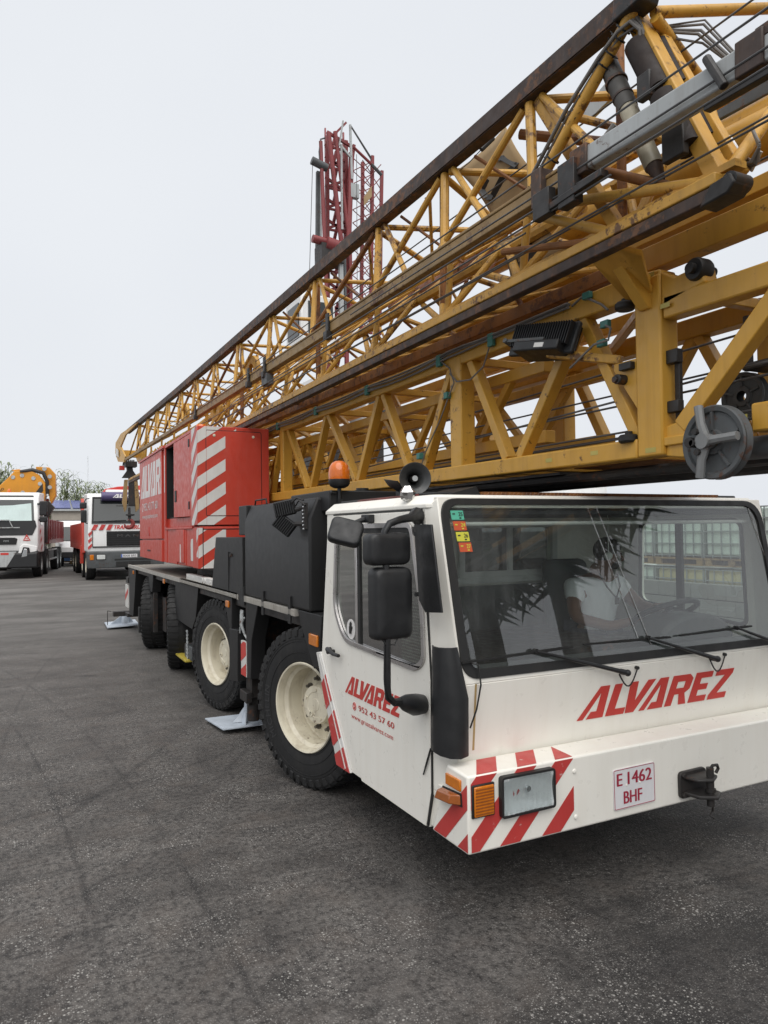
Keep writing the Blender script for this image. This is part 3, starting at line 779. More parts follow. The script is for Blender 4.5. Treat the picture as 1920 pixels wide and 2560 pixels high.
# ---- bumper with lamps, stripes, plate and tow coupling
BY = 3.03
m = MB(); m.prism([(1.938, 3.032, .42), (1.938, 3.03, .80), (1.938, 3.225, .808), (1.938, 3.385, .42)], (2.71, 0, 0))
bump = m.build('bumper', M_WHITE, CR, bev=.012, seg=3)
def bz_(k, x): return k + 1.03*(x-1.94)
for i, (k0, k1) in enumerate(((.62, .745), (.3685, .492), (.121, .245), (-.1465, -.023))):
    poly = [(1.955, bz_(k0, 1.955)), (2.592, bz_(k0, 2.592)), (2.592, bz_(k1, 2.592)), (1.955, bz_(k1, 1.955))]
    q = cliprect(poly, 1.948, 2.592, .432, .7935)
    if len(q) >= 3:
        m = MB(); m.prism([(a, BY-.0006, b) for a, b in q], (0, -.0016, 0)); m.build('red_stripe', M_REDS, bump, smooth=0)
    x0 = 1.94 + (.80-k0)/1.03; x1 = 1.94 + (.80-k1)/1.03
    tp = cliprect([(x1, 3.036), (x0, 3.036), (x0+.115, 3.21), (x1+.115, 3.21)], 1.950, 2.592, 3.036, 3.21)
    if len(tp) >= 3:
        m = MB(); m.prism([(a, b, .8003+.0411*(b-3.03)) for a, b in tp], (0, 0, .0014)); m.build('red_stripe', M_REDS, bump, smooth=0)
for k0, k1 in ((-.09, .03), (-.34, -.205)):
    q = cliprect([(3.036, .729+k0), (3.37, .395+k0), (3.37, .395+k1), (3.036, .729+k1)], 3.036, 3.37, .432, .79)
    q = clip(q, 1, .41, 3.374+.41*.42)
    if len(q) >= 3:
        m = MB(); m.prism([(1.9374, a, b) for a, b in q], (-.0014, 0, 0)); m.build('red_stripe', M_REDS, bump, smooth=0)
hq = rounded([(2.118, .572), (2.452, .574), (2.452, .774), (2.118, .776)], .02, 4)
m = MB(); holed(m, [(x, 2.999, z) for x, z in hq], [[(x, 2.999, z) for x, z in inset(hq, .012)]], (0, .034, 0)); hl = fixn(m.build('headlight', M_GASKET, bump, bev=.003))
m = MB(); m.prism([(x, 3.0015, z) for x, z in inset(hq, .010)], (0, .003, 0)); m.build('lens', M_LENS, hl)
m = MB()
for i in range(38):
    x = 2.134 + i*.0077
    m.beam((x, 3.0005, .590), (x, 3.0005, .757), .0024, .0016, (0, -1, 0))
m.build('lens_ribs', M_LENS, hl, smooth=0)
vs, fs = [], []
for i in range(25):
    for j in range(41):
        u, w = (j/40-.5)*2, (i/24-.5)*2
        r2 = min(1.3, .75*u*u + w*w)
        vs.append((2.285+u*.155, 3.0285 - .019*r2 - .0016*math.cos(j*1.6) - .0022*math.sin(u*3.2+w*4.0), .674+w*.092))
for i in range(24):
    for j in range(40): fs.append((i*41+j, i*41+j+1, (i+1)*41+j+1, (i+1)*41+j))
rf = NT('ribbed reflector'); rf.set(Base_Color=(.90, .90, .90), Metallic=.2, Roughness=.18)
m = MB(); m.add(vs, fs); m.build('reflector', rf.m, hl, smooth=60)
m = MB(); m.lathe([(0, .012), (.014, .010), (.018, .0)], (2.29, 3.022, .690), (0, -1, 0), 16); m.build('bulb', M_REFL, hl)
m = MB(); m.box((1.957, 3.019, .596), (2.088, 3.034, .756)); ind = m.build('indicator', M_GASKET, bump, bev=.004)
m = MB(); m.box((1.965, 3.010, .603), (2.080, 3.020, .749)); m.build('lens', M_AMBER, ind, bev=.006)
m = MB()
for i in range(9): m.box((1.970, 3.0085, .612+i*.0148), (2.075, 3.0105, .619+i*.0148))
m.build('lens_ribs', M_AMBERD, ind)
m = MB(); m.box((1.926, 3.085, .712), (1.939, 3.222, .768)); m.build('side_marker', M_AMBER, bump, bev=.004)
m = MB(); m.prism([(1.938, 3.075, .640), (1.938, 3.285, .622), (1.938, 3.260, .690), (1.938, 3.082, .703)], (-.006, 0, 0)); sr_ = m.build('side_repeater', M_GASKET, bump)
m = MB(); m.add([(1.932, 3.080, .645), (1.932, 3.282, .627), (1.932, 3.258, .686), (1.932, 3.086, .698), (1.885, 3.13, .648), (1.885, 3.268, .634), (1.895, 3.255, .680), (1.895, 3.13, .690)],
       [(0,1,2,3),(4,7,6,5),(0,4,5,1),(1,5,6,2),(2,6,7,3),(3,7,4,0)]); fixn(m.build('lens', M_AMBERD, sr_, bev=.006))
m = MB(); pl = rounded([(2.866, .470), (3.169, .473), (3.167, .690), (2.863, .688)], .012, 3)
m.prism([(x, 3.030, z) for x, z in pl], (0, -.006, 0)); npl = m.build('number_plate', M_PLATE, bump)
m = MB(); write(m, 'E', (2.888, 3.024, .598), (1, 0, 0), (0, 0, 1), .036, .066, .002, .0022); write(m, '1462', (2.966, 3.024, .598), (1, 0, 0), (0, 0, 1), .175, .068, .002, .0022)
write(m, 'BHF', (2.935, 3.024, .498), (1, 0, 0), (0, 0, 1), .132, .066, .002, .0022)
holed(m, [(x, 3.0242, z) for x, z in inset(pl, .003)], [[(x, 3.0242, z) for x, z in inset(pl, .006)]], (0, -.0015, 0))
m.build('plate_lettering', plain('plate red', (.36, .022, .05), .4), npl, smooth=0)
m = MB()
for x, z in ((2.600, .724), (2.604, .486)): m.lathe([(0, .008), (.010, .006), (.014, 0)], (x, 3.030, z), (0, -1, 0), 12)
for x, z in ((2.957, .595), (3.055, .595)): m.lathe([(0, .0035), (.006, .002), (.007, 0)], (x, 3.0238, z), (0, -1, 0), 10)
m.build('bolt', M_WHITE, bump)
m = MB()
m.prism([(x, 3.031, z) for x, z in rounded([(3.352, .452), (3.565, .455), (3.56, .606), (3.348, .603)], .03, 4)], (0, -.022, 0))
tow = m.build('tow_coupling', M_DARK, bump, bev=.004)
m = MB()
m.prism([(3.37, 3.01, .565), (3.54, 3.01, .572), (3.55, 2.925, .567), (3.48, 2.89, .562), (3.40, 2.93, .560)], (0, 0, .018))
m.prism([(3.37, 3.01, .475), (3.55, 3.01, .478), (3.57, 2.92, .470), (3.49, 2.87, .468), (3.40, 2.92, .470)], (0, 0, .02)); m.build('jaw', M_DARK, tow, bev=.006)
m = MB(); m.tube((3.49, 2.925, .42), (3.49, 2.925, .635), .021, 12); m.path([(3.49, 2.925, .625), (3.50, 2.915, .648), (3.53, 2.91, .648), (3.545, 2.915, .625), (3.53, 2.92, .60)], .009, 8); m.lathe([(.014, -.008), (.03, -.008), (.03, .008), (.014, .008)], (3.49, 2.925, .51), (0, 0, 1), 14, close=True)
m.build('pin', M_DARK, tow)
for x, z in ((3.372, .474), (3.372, .584), (3.545, .476)):
    m = MB(); m.tube((x, 3.01, z), (x, 2.993, z), .014, 6); m.build('coupling_bolt', M_DARK, tow)
m = MB()
m.path([(3.50, 2.92, .42), (3.51, 2.93, .385), (3.495, 2.935, .36), (3.52, 2.93, .345)], .006, 6); m.build('chain', M_DARK, tow)

# ---- cab interior
m = MB(); m.prism([(2.02, 3.26, .66), (2.02, 3.26, 1.22), (2.02, 3.42, 1.25), (2.02, 3.56, 1.20), (2.02, 3.62, .66)], (2.54, 0, 0))
dash = m.build('dashboard', M_INT, CR, bev=.03)
m = MB(); pts = []
for i in range(17):
    a = math.pi*i/16; pts.append((4.10-.36*math.cos(a), 3.50, 1.22+.19*math.sin(a)))
m.prism(pts, (0, .30, 0)); m.build('instrument_hood', M_INT, dash, bev=.03)
m = MB(); c0 = V((4.03, 3.72, 1.40)); ax = unit((0, .45, .9)); s_, u_ = frame(ax)[1:]
m.path([c0 + s_*(.225*math.cos(2*math.pi*i/28)) + u_*(.225*math.sin(2*math.pi*i/28)) for i in range(28)], .019, 8, True)
for a in (0, 2.1, 4.2): m.beam(c0, c0 + s_*(.22*math.cos(a)) + u_*(.22*math.sin(a)), .035, .014, ax)
m.tube(c0, c0 - ax*.25, .035, 12); m.build('steering_wheel', M_PLASTIC, dash)
for x in (2.62, 3.93):
    m = MB(); m.box((x-.25, 4.05, .98), (x+.25, 4.52, 1.12)); m.box((x-.16, 4.1, .66), (x+.16, 4.45, .98))
    st = m.build('seat', M_SEAT, CR, bev=.05, seg=3)
    m = MB(); m.prism([(x-.24, 4.50, 1.06), (x+.24, 4.50, 1.06), (x+.21, 4.60, 1.74), (x-.21, 4.60, 1.74)], (0, .12, .02)); m.build('backrest', M_SEAT, st, bev=.05, seg=3)
m = MB(); holed(m, [(3.02, 4.815, 1.62), (3.97, 4.815, 1.62), (3.97, 4.805, 2.05), (3.02, 4.805, 2.05)], [[(3.07, 4.815, 1.67), (3.48, 4.815, 1.67), (3.48, 4.806, 2.01), (3.07, 4.806, 2.01)], [(3.52, 4.815, 1.67), (3.92, 4.815, 1.67), (3.92, 4.806, 2.01), (3.52, 4.806, 2.01)]], (0, -.03, 0))
m.box((2.98, 4.76, 1.58), (4.01, 4.80, 1.625)); fixn(m.build('rear_window_frame', M_INTL, CR))
m = MB(); m.box((3.06, 4.826, 1.66), (3.93, 4.832, 2.02)); m.build('rear_window_pane', M_GLASSC, CR)
m = MB(); m.box((4.588, 4.06, 1.30), (4.612, 4.12, 2.04)); holed(m, yz(rounded([(4.48, 2.055), (4.50, 1.38), (3.48, 1.28), (3.51, 2.055)], .08, 5), 4.575), [yz(inset(win_r, .008), 4.575)], (.012, 0, 0)); wr = fixn(m.build('far_window_frame', M_GASKET, CR))
m = MB(); m.box((4.598, 3.48, 1.29), (4.602, 4.50, 2.05)); m.build('far_window_pane', M_GLASSC, wr)
# linings
m = MB(); m.box((2.01, 4.76, .68), (4.57, 4.79, 1.56)); m.box((2.02, 3.45, 2.085), (4.56, 4.78, 2.105)); m.build('cab_lining', M_INT, CR)
m = MB(); m.path([(3.52, 3.72, 2.10), (3.52, 3.72, 1.84)], .003, 5); m.ball((3.52, 3.72, 1.81), .028, 10, 8); m.build('hanging_charm', M_INTL, CR)
m = MB(); m.tube((2.04, 3.43, 2.03), (4.5, 3.43, 2.03), .012, 8); m.build('blind_rail', M_INTL, CR)

# ---- roof fittings
def horn():
    ax = unit((-.30, -.95, .02)); c = V((2.13, 3.86, 2.312))
    m = MB(); m.lathe([(a*.82, b*.95) for a, b in [(.02, -.17), (.024, -.14), (.030, -.10), (.046, -.05), (.075, -.014), (.112, .0), (.120, .004), (.118, .008), (.110, .006), (.072, -.022), (.046, -.07), (.030, -.11), (0, -.115)]], c, ax, 36)
    h = m.build('loudhailer_horn', paint('dark horn grey', (.062, .064, .064), .4, .15, .2, metal=.3), CR, smooth=50)
    m = MB(); m.lathe([(0, .012), (.018, .010), (.021, .0), (.021, -.09)], c - ax*.018, ax, 20); m.build('horn_plug', M_DARK, h)
    m = MB(); m.lathe([(0, .0), (.017, 0), (.017, .002), (0, .002)], c + ax*.0005, ax, 20); m.build('horn_badge', M_GREY, h)
    m = MB(); m.tube(c - ax*.16, c - ax*.25, .048, 16); m.box((2.10, 4.0, 2.19), (2.17, 4.06, 2.29)); m.prism([(2.04, 3.93, 2.30), (2.02, 4.07, 2.32), (2.05, 4.07, 2.28), (2.14, 3.98, 2.20), (2.16, 3.96, 2.20)], (.012, 0, 0)); m.build('horn_bracket', M_PLASTIC, h, bev=.004)
    ft = MB(); rnd = random.Random(3)
    ft.ball((1.972, 3.665, 2.205), .046, 9, 7)
    ft.v = [tuple(V((1.972, 3.665, 2.205)) + (V(p)-V((1.972, 3.665, 2.205)))*rnd.uniform(.75, 1.15)) for p in ft.v]
    ft.path([(2.005, 3.68, 2.185), (2.012, 3.66, 2.17), (2.005, 3.65, 2.165)], .008, 6)
    ft.build('foil_wrap', M_FOIL, h, smooth=10)
horn()
m = MB(); c = V((2.125, 5.02, 2.235))
m.tube(c - V((0, 0, .03)), c + V((0, 0, .09)), .016, 10); m.box((2.105, 5.0, 2.20), (2.145, 5.04, 2.24)); m.tube((2.10, 5.02, 2.285), (2.065, 5.02, 2.285), .008, 8); m.ball((2.06, 5.02, 2.29), .016, 8, 5, (.5, 1, 1))
bc = m.build('beacon', M_PLASTIC, CR)
m = MB(); m.lathe([(.0, .085), (.04, .085), (.068, .10), (.080, .12), (.080, .150), (.074, .153)], c, (0, 0, 1), 28); m.build('beacon_base', M_PLASTIC, bc)
m = MB(); m.lathe([(.078, .150), (.080, .17), (.079, .21), (.072, .245), (.055, .272), (.03, .287), (0, .291)], c, (0, 0, 1), 28); m.build('beacon_dome', M_BEACON, bc)
# ---------------------------------------------------------------- carrier
DX = 4.62
m = MB(); m.box((2.45, 3.7, .55), (4.12, 15.3, 1.22)); m.box((2.0, 5.0, 1.25), (4.58, 15.45, 1.332))
m.box((2.36, 6.70, .30), (4.2, 7.35, 1.25)); m.box((2.3, 13.9, .45), (4.3, 15.5, 1.25)); m.box((2.35, 9.1, .5), (4.2, 10.5, 1.25))  # chassis filled out with dark blocks so the wheel wells look shaded black
m.box((2.06, 4.99, .40), (4.5, 5.03, 1.9))
for y in (5.5, 8.35, 11.2, 13.4): m.tube((2.2, y, .615), (4.4, y, .615), .09, 10); m.box((2.9, y-.16, .42), (3.7, y+.16, .80))
m.build('chassis', M_DARK, CR)
m = MB(); m.box((1.955, 7.0, 1.333), (DX-.01, 15.56, 1.372)); m.build('deck', M_DECK, CR)
def ribstrip(y0, y1, name='deck_edge', ribs=True):
    m = MB(); m.box((1.938, y0, 1.330), (1.975, y1, 1.384))
    if ribs:
        n = int((y1-y0)/.03)
        for i in range(n):
            y = y0+.02+i*.03
            m.beam((1.936, y, 1.338), (1.936, y, 1.378), .012, .006, (1, 0, 0))
    return m.build(name, M_ALU, CR)
ribstrip(7.21, 15.56, ribs=False); ribstrip(7.24, 10.2); ribstrip(5.52, 6.98)
# tank body behind the cab
m = MB()
m.prism([(1.95, 5.20, 1.39), (1.95, 5.20, 2.10), (2.015, 5.20, 2.262), (4.55, 5.20, 2.262), (4.62, 5.20, 2.10), (4.62, 5.20, 1.39)], (0, 1.785, 0))
tk = m.build('tank_housing', M_BLACK, CR, bev=.02, seg=3)
m = MB(); m.box((1.972, 6.990, 1.972), (2.5, 7.27, 2.265)); m.build('rear_panel', M_BLACK, tk, bev=.008)
m = MB(); m.box((2.05, 5.03, 2.15), (4.5, 5.90, 2.305)); m.build('air_duct', M_BLACK, tk, bev=.01)
m = MB(); m.lathe([(0, .0), (.062, 0), (.062, .014), (.05, .014), (.05, .03), (0, .03)], (2.42, 5.25, 2.307), (0, 0, 1), 24); m.build('filler_cap', M_PLASTIC, tk)
m = MB(); m.path([(2.02, 6.85, 2.262), (2.02, 6.83, 2.305), (2.02, 6.50, 2.305), (2.02, 6.48, 2.262)], .008, 6); m.build('grab_rail', M_BLACK, tk)
m = MB(); m.box((1.9485, 6.34, 1.26), (1.935, 6.40, 1.47)); m.box((1.9485, 5.61, 1.26), (1.935, 5.67, 1.48))
m.prism([(1.934, 6.40, 1.475), (1.934, 6.33, 1.475), (1.934, 6.33, 1.467), (1.934, 6.40, 1.467)], (.06, 0, 0)); m.build('hinge_clamp', M_BLACK, tk)
# two black work lamps bracketed to its front top corner
for (y, z, tz, lab) in ((5.46, 2.185, -12, 'upper of the two ribbed work lamps'), (5.47, 2.055, 38, 'lower of the two ribbed work lamps')):
    M = Matrix.Translation((1.845, y, z)) @ Matrix.Rotation(R(58), 4, 'Z') @ Matrix.Rotation(R(tz), 4, 'X')
    def wbox(m, a, b):
        q = MB(); q.box(a, b); m.add([M @ V(p) for p in q.v], q.f)
    m = MB(); wbox(m, (-.012, -.085, -.062), (.028, .085, .062)); wo_ = m.build('work_lamp', M_PLASTIC, tk, label=lab, bev=.012, seg=3)
    m = MB()
    for k in range(9): wbox(m, (-.034, -.075+k*.0175, -.052), (-.008, -.068+k*.0175, .052))
    m.build('work_lamp_fins', M_PLASTIC, tk)
m = MB(); m.tube((1.95, 5.27, 2.19), (1.90, 5.34, 2.17), .018, 8); m.tube((1.95, 5.27, 2.06), (1.90, 5.36, 2.06), .018, 8); m.box((1.925, 5.235, 2.02), (1.955, 5.285, 2.22)); m.path([(1.93, 5.26, 2.24), (1.90, 5.33, 2.26), (1.88, 5.40, 2.22)], .007, 6); m.path([(1.93, 5.22, 2.20), (1.90, 5.28, 2.24), (1.89, 5.33, 2.20)], .007, 6); m.build('lamp_bracket', M_DARK, tk)
m = MB()
for k in range(7): m.ball((1.925, 5.25+.006*(k % 3), 2.02+.028*k), .009, 6, 5)
m.build('chrome_joints', M_FOIL, tk, kind='stuff')
# tool cabinet
m = MB(); m.add([(1.95, 7.05, 1.385), (1.95, 8.36, 1.385), (1.965, 8.22, 1.95), (1.965, 7.10, 1.95), (2.5, 7.05, 1.385), (2.5, 8.36, 1.385), (2.5, 8.22, 1.95), (2.5, 7.10, 1.95)],
      [(0,1,2,3),(7,6,5,4),(0,4,5,1),(1,5,6,2),(2,6,7,3),(3,7,4,0)])
cb = fixn(m.build('tool_cabinet', M_BLACK, CR, bev=.006))
m = MB(); m.box((1.945, 7.605, 1.395), (1.960, 7.612, 1.80)); m.build('door_gap', M_GASKET, cb); m = MB(); m.box((1.940, 7.025, 1.385), (1.99, 7.05, 1.95)); m.build('side_gap', M_GASKET, cb)
m = MB(); m.box((1.942, 7.49, 1.755), (1.962, 7.53, 1.785)); m.tube((1.935, 7.50, 1.76), (1.95, 7.50, 1.76), .012, 10); m.build('cabinet_latch', M_DARK, cb)
m = MB(); m.box((1.945, 7.0, 1.29), (2.2, 7.24, 1.47)); m.build('step_recess', M_GASKET, cb)
# white hinge bar on the deck
m = MB(); m.box((2.02, 8.37, 1.374), (2.10, 10.15, 1.45)); 
for y in (8.55, 8.75, 9.7, 10.05): m.tube((2.015, y, 1.413), (2.035, y, 1.413), .018, 10)
m.tube((2.01, 9.15, 1.415), (2.03, 9.15, 1.415), .035, 14); m.tube((2.01, 9.02, 1.415), (2.03, 9.02, 1.415), .035, 14)
m.build('turntable_bar', M_STRIPE, CR, bev=.004)

# mudguards, legs and lockers
def slab(name, poly, x0=1.955, x1=2.35, mt=None, bev=.006):
    m = MB(); m.prism(yz(poly, x0), (x1-x0, 0, 0)); return m.build(name, mt or M_BLACK, CR, bev=bev)
slab('mudguard_panel', [(6.985, 1.328), (6.59, 1.328), (6.80, .98), (6.84, .60), (6.985, .60)], 1.958, 2.10)
f1 = slab('mudguard_panel', [(5.50, 1.386), (4.985, 1.386), (5.06, 1.0), (5.155, .975), (5.42, 1.27)], 1.957, 2.25)
slab('mudguard_panel', [(7.86, 1.328), (7.52, 1.328), (7.53, .98), (7.60, .98)], 1.957, 2.2)
lk = slab('outrigger_locker', [(7.60, 1.0), (7.28, 1.02), (7.28, .50), (7.60, .46)], 1.95, 2.35)
slab('battery_locker', [(9.20, 1.328), (9.36, .93), (9.58, .76), (10.75, .79), (10.70, 1.328)], 1.975, 2.4)
slab('step_frame', [(9.60, .76), (9.66, .76), (9.72, .28), (9.66, .28)], 2.0, 2.04); slab('step_frame', [(10.68, .79), (10.74, .79), (10.74, .25), (10.68, .25)], 2.0, 2.04)
m = MB(); m.box((1.975, 10.03, .265), (2.35, 11.05, .295)); m.build('yellow_step', paint('step yellow', (.55, .43, .06), .5, .2, .4), CR, bev=.004)
m = MB(); rnd = random.Random(1)
for i in range(16): m.lathe([(.008, -.003), (.02, -.003), (.02, .003), (.008, .003)], (2.02, 10.12+rnd.uniform(-.01, .01), .31+i*.024), (1, .6*(i % 2), 0), 8, close=True)
m.build('hanging_chain', M_GREY, CR)
m = MB(); m.box((2.03, 9.9, .297), (2.2, 10.35, .48)); m.build('wheel_chock', M_GREYD, CR, bev=.01)
slab('mudguard_panel', [(13.05, 1.328), (12.55, 1.328), (12.66, 1.02), (12.95, 1.02)], 1.957, 2.1)
m = MB(); m.box((1.98, 12.62, .36), (2.04, 12.72, 1.02)); m.box((2.1, 12.2, .40), (2.16, 12.5, .95)); m.build('lower_bracket', M_DARK, CR)
slab('mudguard_panel', [(15.55, 1.328), (14.60, 1.328), (14.72, .95), (14.98, .40), (15.55, .38)], 1.957, 2.2)
slab('mud_flap', [(14.55, .62), (14.40, .62), (14.42, .14), (14.55, .14)], 1.99, 2.4, M_RUBBER)
# small orange side lamps
for y0, y1, z0, z1, lit in ((5.045, 5.215, 1.15, 1.235, 0), (7.60, 7.72, 1.215, 1.285, 1), (11.42, 11.55, 1.24, 1.31, 0), (14.82, 14.95, 1.22, 1.29, 0)):
    m = MB(); m.box((1.940, y0, z0), (1.958, y1, z1)); m.build('side_marker', M_AMBER, CR, bev=.006)
# front outrigger: leg, hoses, striped board, jack and pad
m = MB(); m.box((2.02, 7.02, .38), (2.36, 7.22, 1.30)); m.box((2.0, 7.06, .30), (2.10, 7.20, .42)); m.tube((2.06, 7.12, .14), (2.06, 7.12, .34), .06, 14)
m.box((1.96, 7.00, .34), (2.02, 7.24, .44)); lg = m.build('outrigger', M_DARK, CR, bev=.005, label='front outrigger leg beside the second wheel')
m = MB()
for k in range(3): m.path([(1.99, 7.27-.03*k, 1.22), (1.97, 7.22-.02*k, 1.08), (2.0, 7.18, .98), (2.03, 7.10, .90)], .012, 6)
m.path([(1.972, 7.26, .99), (1.972, 7.24, 1.05), (1.972, 7.10, 1.16)], .010, 6); m.build('hydraulic_hose', M_GREY, lg)
m = MB(); m.box((1.95, 6.965, .60), (1.975, 7.145, .935)); sb = m.build('striped_board', M_STRIPE, lg)
for z0, z1 in ((.80, .935), (.60, .69)):
    m = MB(); q = cliprect([(6.94, z0+.02), (7.17, z0-.08), (7.17, z1-.05), (6.94, z1+.05)], 6.967, 7.143, .602, .933); m.prism(yz(q, 1.9495), (-.002, 0, 0)); m.build('red_stripe', M_LETTER, sb, smooth=0)
m = MB(); m.add([(1.74, 7.82, .045), (1.79, 7.24, .06), (2.20, 7.15, .085), (2.20, 7.72, .065)] + [(1.74, 7.82, .030), (1.79, 7.24, .045), (2.20, 7.15, .07), (2.20, 7.72, .05)], [(0,1,2,3)[::-1],(4,5,6,7)[::-1],(0,1,5,4),(1,2,6,5),(2,3,7,6),(3,0,4,7)])
m.prism([(1.93, 7.40, .066), (2.17, 7.30, .08), (2.17, 7.42, .20), (2.10, 7.44, .22)], (0, .018, 0)); m.prism([(2.0, 7.22, .075), (2.02, 7.60, .06), (2.05, 7.44, .20), (2.05, 7.36, .21)], (.016, 0, 0)); m.tube((2.08, 7.38, .08), (2.07, 7.34, .27), .05, 14, .035)
fixn(m.build('outrigger_pad', M_BLUEPAD, lg, bev=.002))
# rear outrigger
m = MB(); m.box((2.0, 15.62, .35), (2.3, 15.86, 1.2)); m.box((1.74, 16.3, .27), (2.3, 16.5, .37)); m.box((1.96, 15.86, .29), (2.3, 16.5, .36)); m.path([(1.62, 16.3, .40), (1.62, 16.3, .12), (1.62, 16.36, .10)], .008, 6); m.path([(1.62, 16.3, .40), (1.70, 16.35, .38)], .008, 6)
lg2 = m.build('outrigger', M_DARK, CR, bev=.005, label='rear outrigger leg at the back of the carrier')
m = MB(); m.box((1.95, 15.66, .50), (1.975, 16.10, .95)); sb2 = m.build('striped_board', M_STRIPE, lg2); q = [(15.66, .66), (16.10, .78), (16.10, .62+.01), (15.66, .52)]
m = MB(); m.prism(yz([(15.662, .80), (16.098, .62), (16.098, .74), (15.662, .90)], 1.9495), (-.002, 0, 0)); m.build('red_stripe', M_LETTER, sb2, smooth=0)
m = MB(); m.box((1.94, 15.6, 1.0), (2.0, 15.9, 1.12)); m.box((1.95, 15.56, 1.1), (2.0, 15.60, 1.42)); m.build('rear_lamp_bracket', M_DARK, lg2)
m = MB(); m.add([(1.66, 17.35, .05), (1.62, 16.35, .05), (2.25, 16.30, .08), (2.3, 17.3, .08)] + [(1.66, 17.35, .03), (1.62, 16.35, .03), (2.25, 16.30, .06), (2.3, 17.3, .06)], [(0,1,2,3)[::-1],(4,5,6,7)[::-1],(0,1,5,4),(1,2,6,5),(2,3,7,6),(3,0,4,7)])
m.prism([(1.72, 16.8, .062), (2.2, 16.8, .085), (2.1, 16.75, .24), (1.98, 16.75, .26)], (0, .03, 0)); m.tube((2.02, 16.75, .06), (2.02, 16.75, .30), .08, 14, .06); fixn(m.build('outrigger_pad', M_BLUEPAD, lg2, bev=.002))

# ---------------------------------------------------------------- wheels
RT, RW = .622, .385
def make_wheel():
    m = MB()
    prof = [(.342, -.160), (.350, -.180), (.40, -.190), (.47, -.193), (.545, -.188), (.585, -.182), (.608, -.172), (.618, -.14), (.622, 0), (.618, .14), (.608, .172), (.585, .182), (.545, .188), (.47, .193), (.40, .190), (.350, .180), (.342, .160)]
    m.lathe(prof, (0, 0, 0), (-1, 0, 0), 72)
    for r, o in ((.365, .184), (.43, .192), (.515, .1905), (.535, .1890)):
        m.lathe([(r-.004, o-.004), (r-.003, o+.003), (r+.003, o+.003), (r+.004, o-.004)], (0, 0, 0), (-1, 0, 0), 60)
    n = 44
    for i in range(n):                                         # shoulder and tread blocks
        a = 2*math.pi*i/n
        for s in (-1, 1):
            M = Matrix.Rotation(a, 4, 'X')
            w = .050
            a1 = M @ V((-s*.105, -w*.55, .626)); 
            pts = [(-s*.030, -w*.40, .612), (-s*.030, w*.40, .612), (-s*.184, w*.62, .588), (-s*.184, -w*.38, .588), (-s*.030, -w*.40, .634), (-s*.030, w*.40, .634), (-s*.175, w*.60, .622), (-s*.175, -w*.36, .622)]
            m.add([M @ V(p) for p in pts], [(0,1,2,3),(7,6,5,4),(0,4,5,1),(1,5,6,2),(2,6,7,3),(3,7,4,0)])
            pts = [(-s*.186, -w*.30, .545), (-s*.186, w*.45, .545), (-s*.180, w*.62, .600), (-s*.180, -w*.38, .600), (-s*.195, -w*.25, .553), (-s*.195, w*.40, .553), (-s*.192, w*.58, .602), (-s*.192, -w*.35, .602)]
            m.add([M @ V(p) for p in pts], [(0,1,2,3),(7,6,5,4),(0,4,5,1),(1,5,6,2),(2,6,7,3),(3,7,4,0)])
    # raised sidewall lettering
    def arc(s, a0, r, h):
        w = .0
        for ch in s:
            if ch == ' ': w += .06; continue
            vs, fs = text_mesh(ch)
            x0 = min(v[0] for v in vs); x1 = max(v[0] for v in vs); y1 = max(v[1] for v in vs); k = h/y1
            ang = a0 + (w + (x1-x0)*k/2)/r
            M = Matrix.Rotation(ang, 4, 'X')
            for off in (.1965,):
                m.add([M @ V((-off, (v[0]-x0-(x1-x0)/2)*k*-1, r + v[1]*k)) for v in vs], fs)
            w += (x1-x0)*k + .014
    ty = m.build('wheel', M_RUBBER, CR, smooth=32); fixn(ty)
    m = MB(); arc('MICHELIN', .9, .437, .060); arc('MICHELIN', 4.04, .437, .060)
    lt = m.build('tyre_lettering', plain('raised rubber letters', (.036, .036, .037), .6), None, smooth=0, kind='stuff'); lt.parent = ty; lt.location = OFF[lt]
    def sub(m2, name, mt, **kw):
        o = m2.build(name, mt, None, **kw); o.parent = ty; return o
    m = MB()
    m.lathe([(.340, .168), (.352, .186), (.346, .196), (.334, .192), (.326, .172), (.320, .128), (.304, .112), (.298, .104), (.293, .0), (.296, -.03), (.288, -.045)], (0, 0, 0), (-1, 0, 0), 64)
    m.lathe([(.288, -.045), (.262, -.040), (.235, -.034), (.228, -.030), (.165, -.030)], (0, 0, 0), (-1, 0, 0), 64)
    m.lathe([(.30, -.17), (.345, -.17), (.35, -.18), (.30, -.19)], (0, 0, 0), (-1, 0, 0), 40)
    rim = m.build('rim', M_CREAM, None, smooth=30); rim.location = V((0, 0, 0)) + (OFF[rim]-V((0, 0, 0))); rim.parent = ty
    m = MB()
    m.lathe([(.168, -.031), (.166, -.015), (.158, .0), (.152, .055), (.146, .066), (.10, .071), (.096, .066), (.050, .068), (.046, .072), (0, .074)], (0, 0, 0), (-1, 0, 0), 48)
    for i in range(5):
        a = 2*math.pi*i/5+.4; m.tube((-.062, .118*math.cos(a), .118*math.sin(a)), (-.078, .118*math.cos(a), .118*math.sin(a)), .013, 6)
    m.lathe([(.012, .07), (.022, .07), (.022, .078), (.012, .078)], (0, .05, -.075), (-1, 0, 0), 16)
    hb = m.build('hub', M_CREAM, None, smooth=30); hb.parent = ty
    for o in (rim, hb): o.location = OFF[o]
    nut = None
    for i in range(10):
        a = 2*math.pi*i/10
        if nut is None:
            m = MB(); m.tube((0, 0, 0), (-.024, 0, 0), .023, 6); m.tube((-.02, 0, 0), (-.052, 0, 0), .013, 8); nn = nut = m.build('wheel_nut', plain('dirty wheel nut', (.10, .09, .075), .5), None)
        else:
            nn = nut.copy(); COL.objects.link(nn)
        nn.parent = ty; nn.location = (.006, .203*math.cos(a), .203*math.sin(a)-.023)
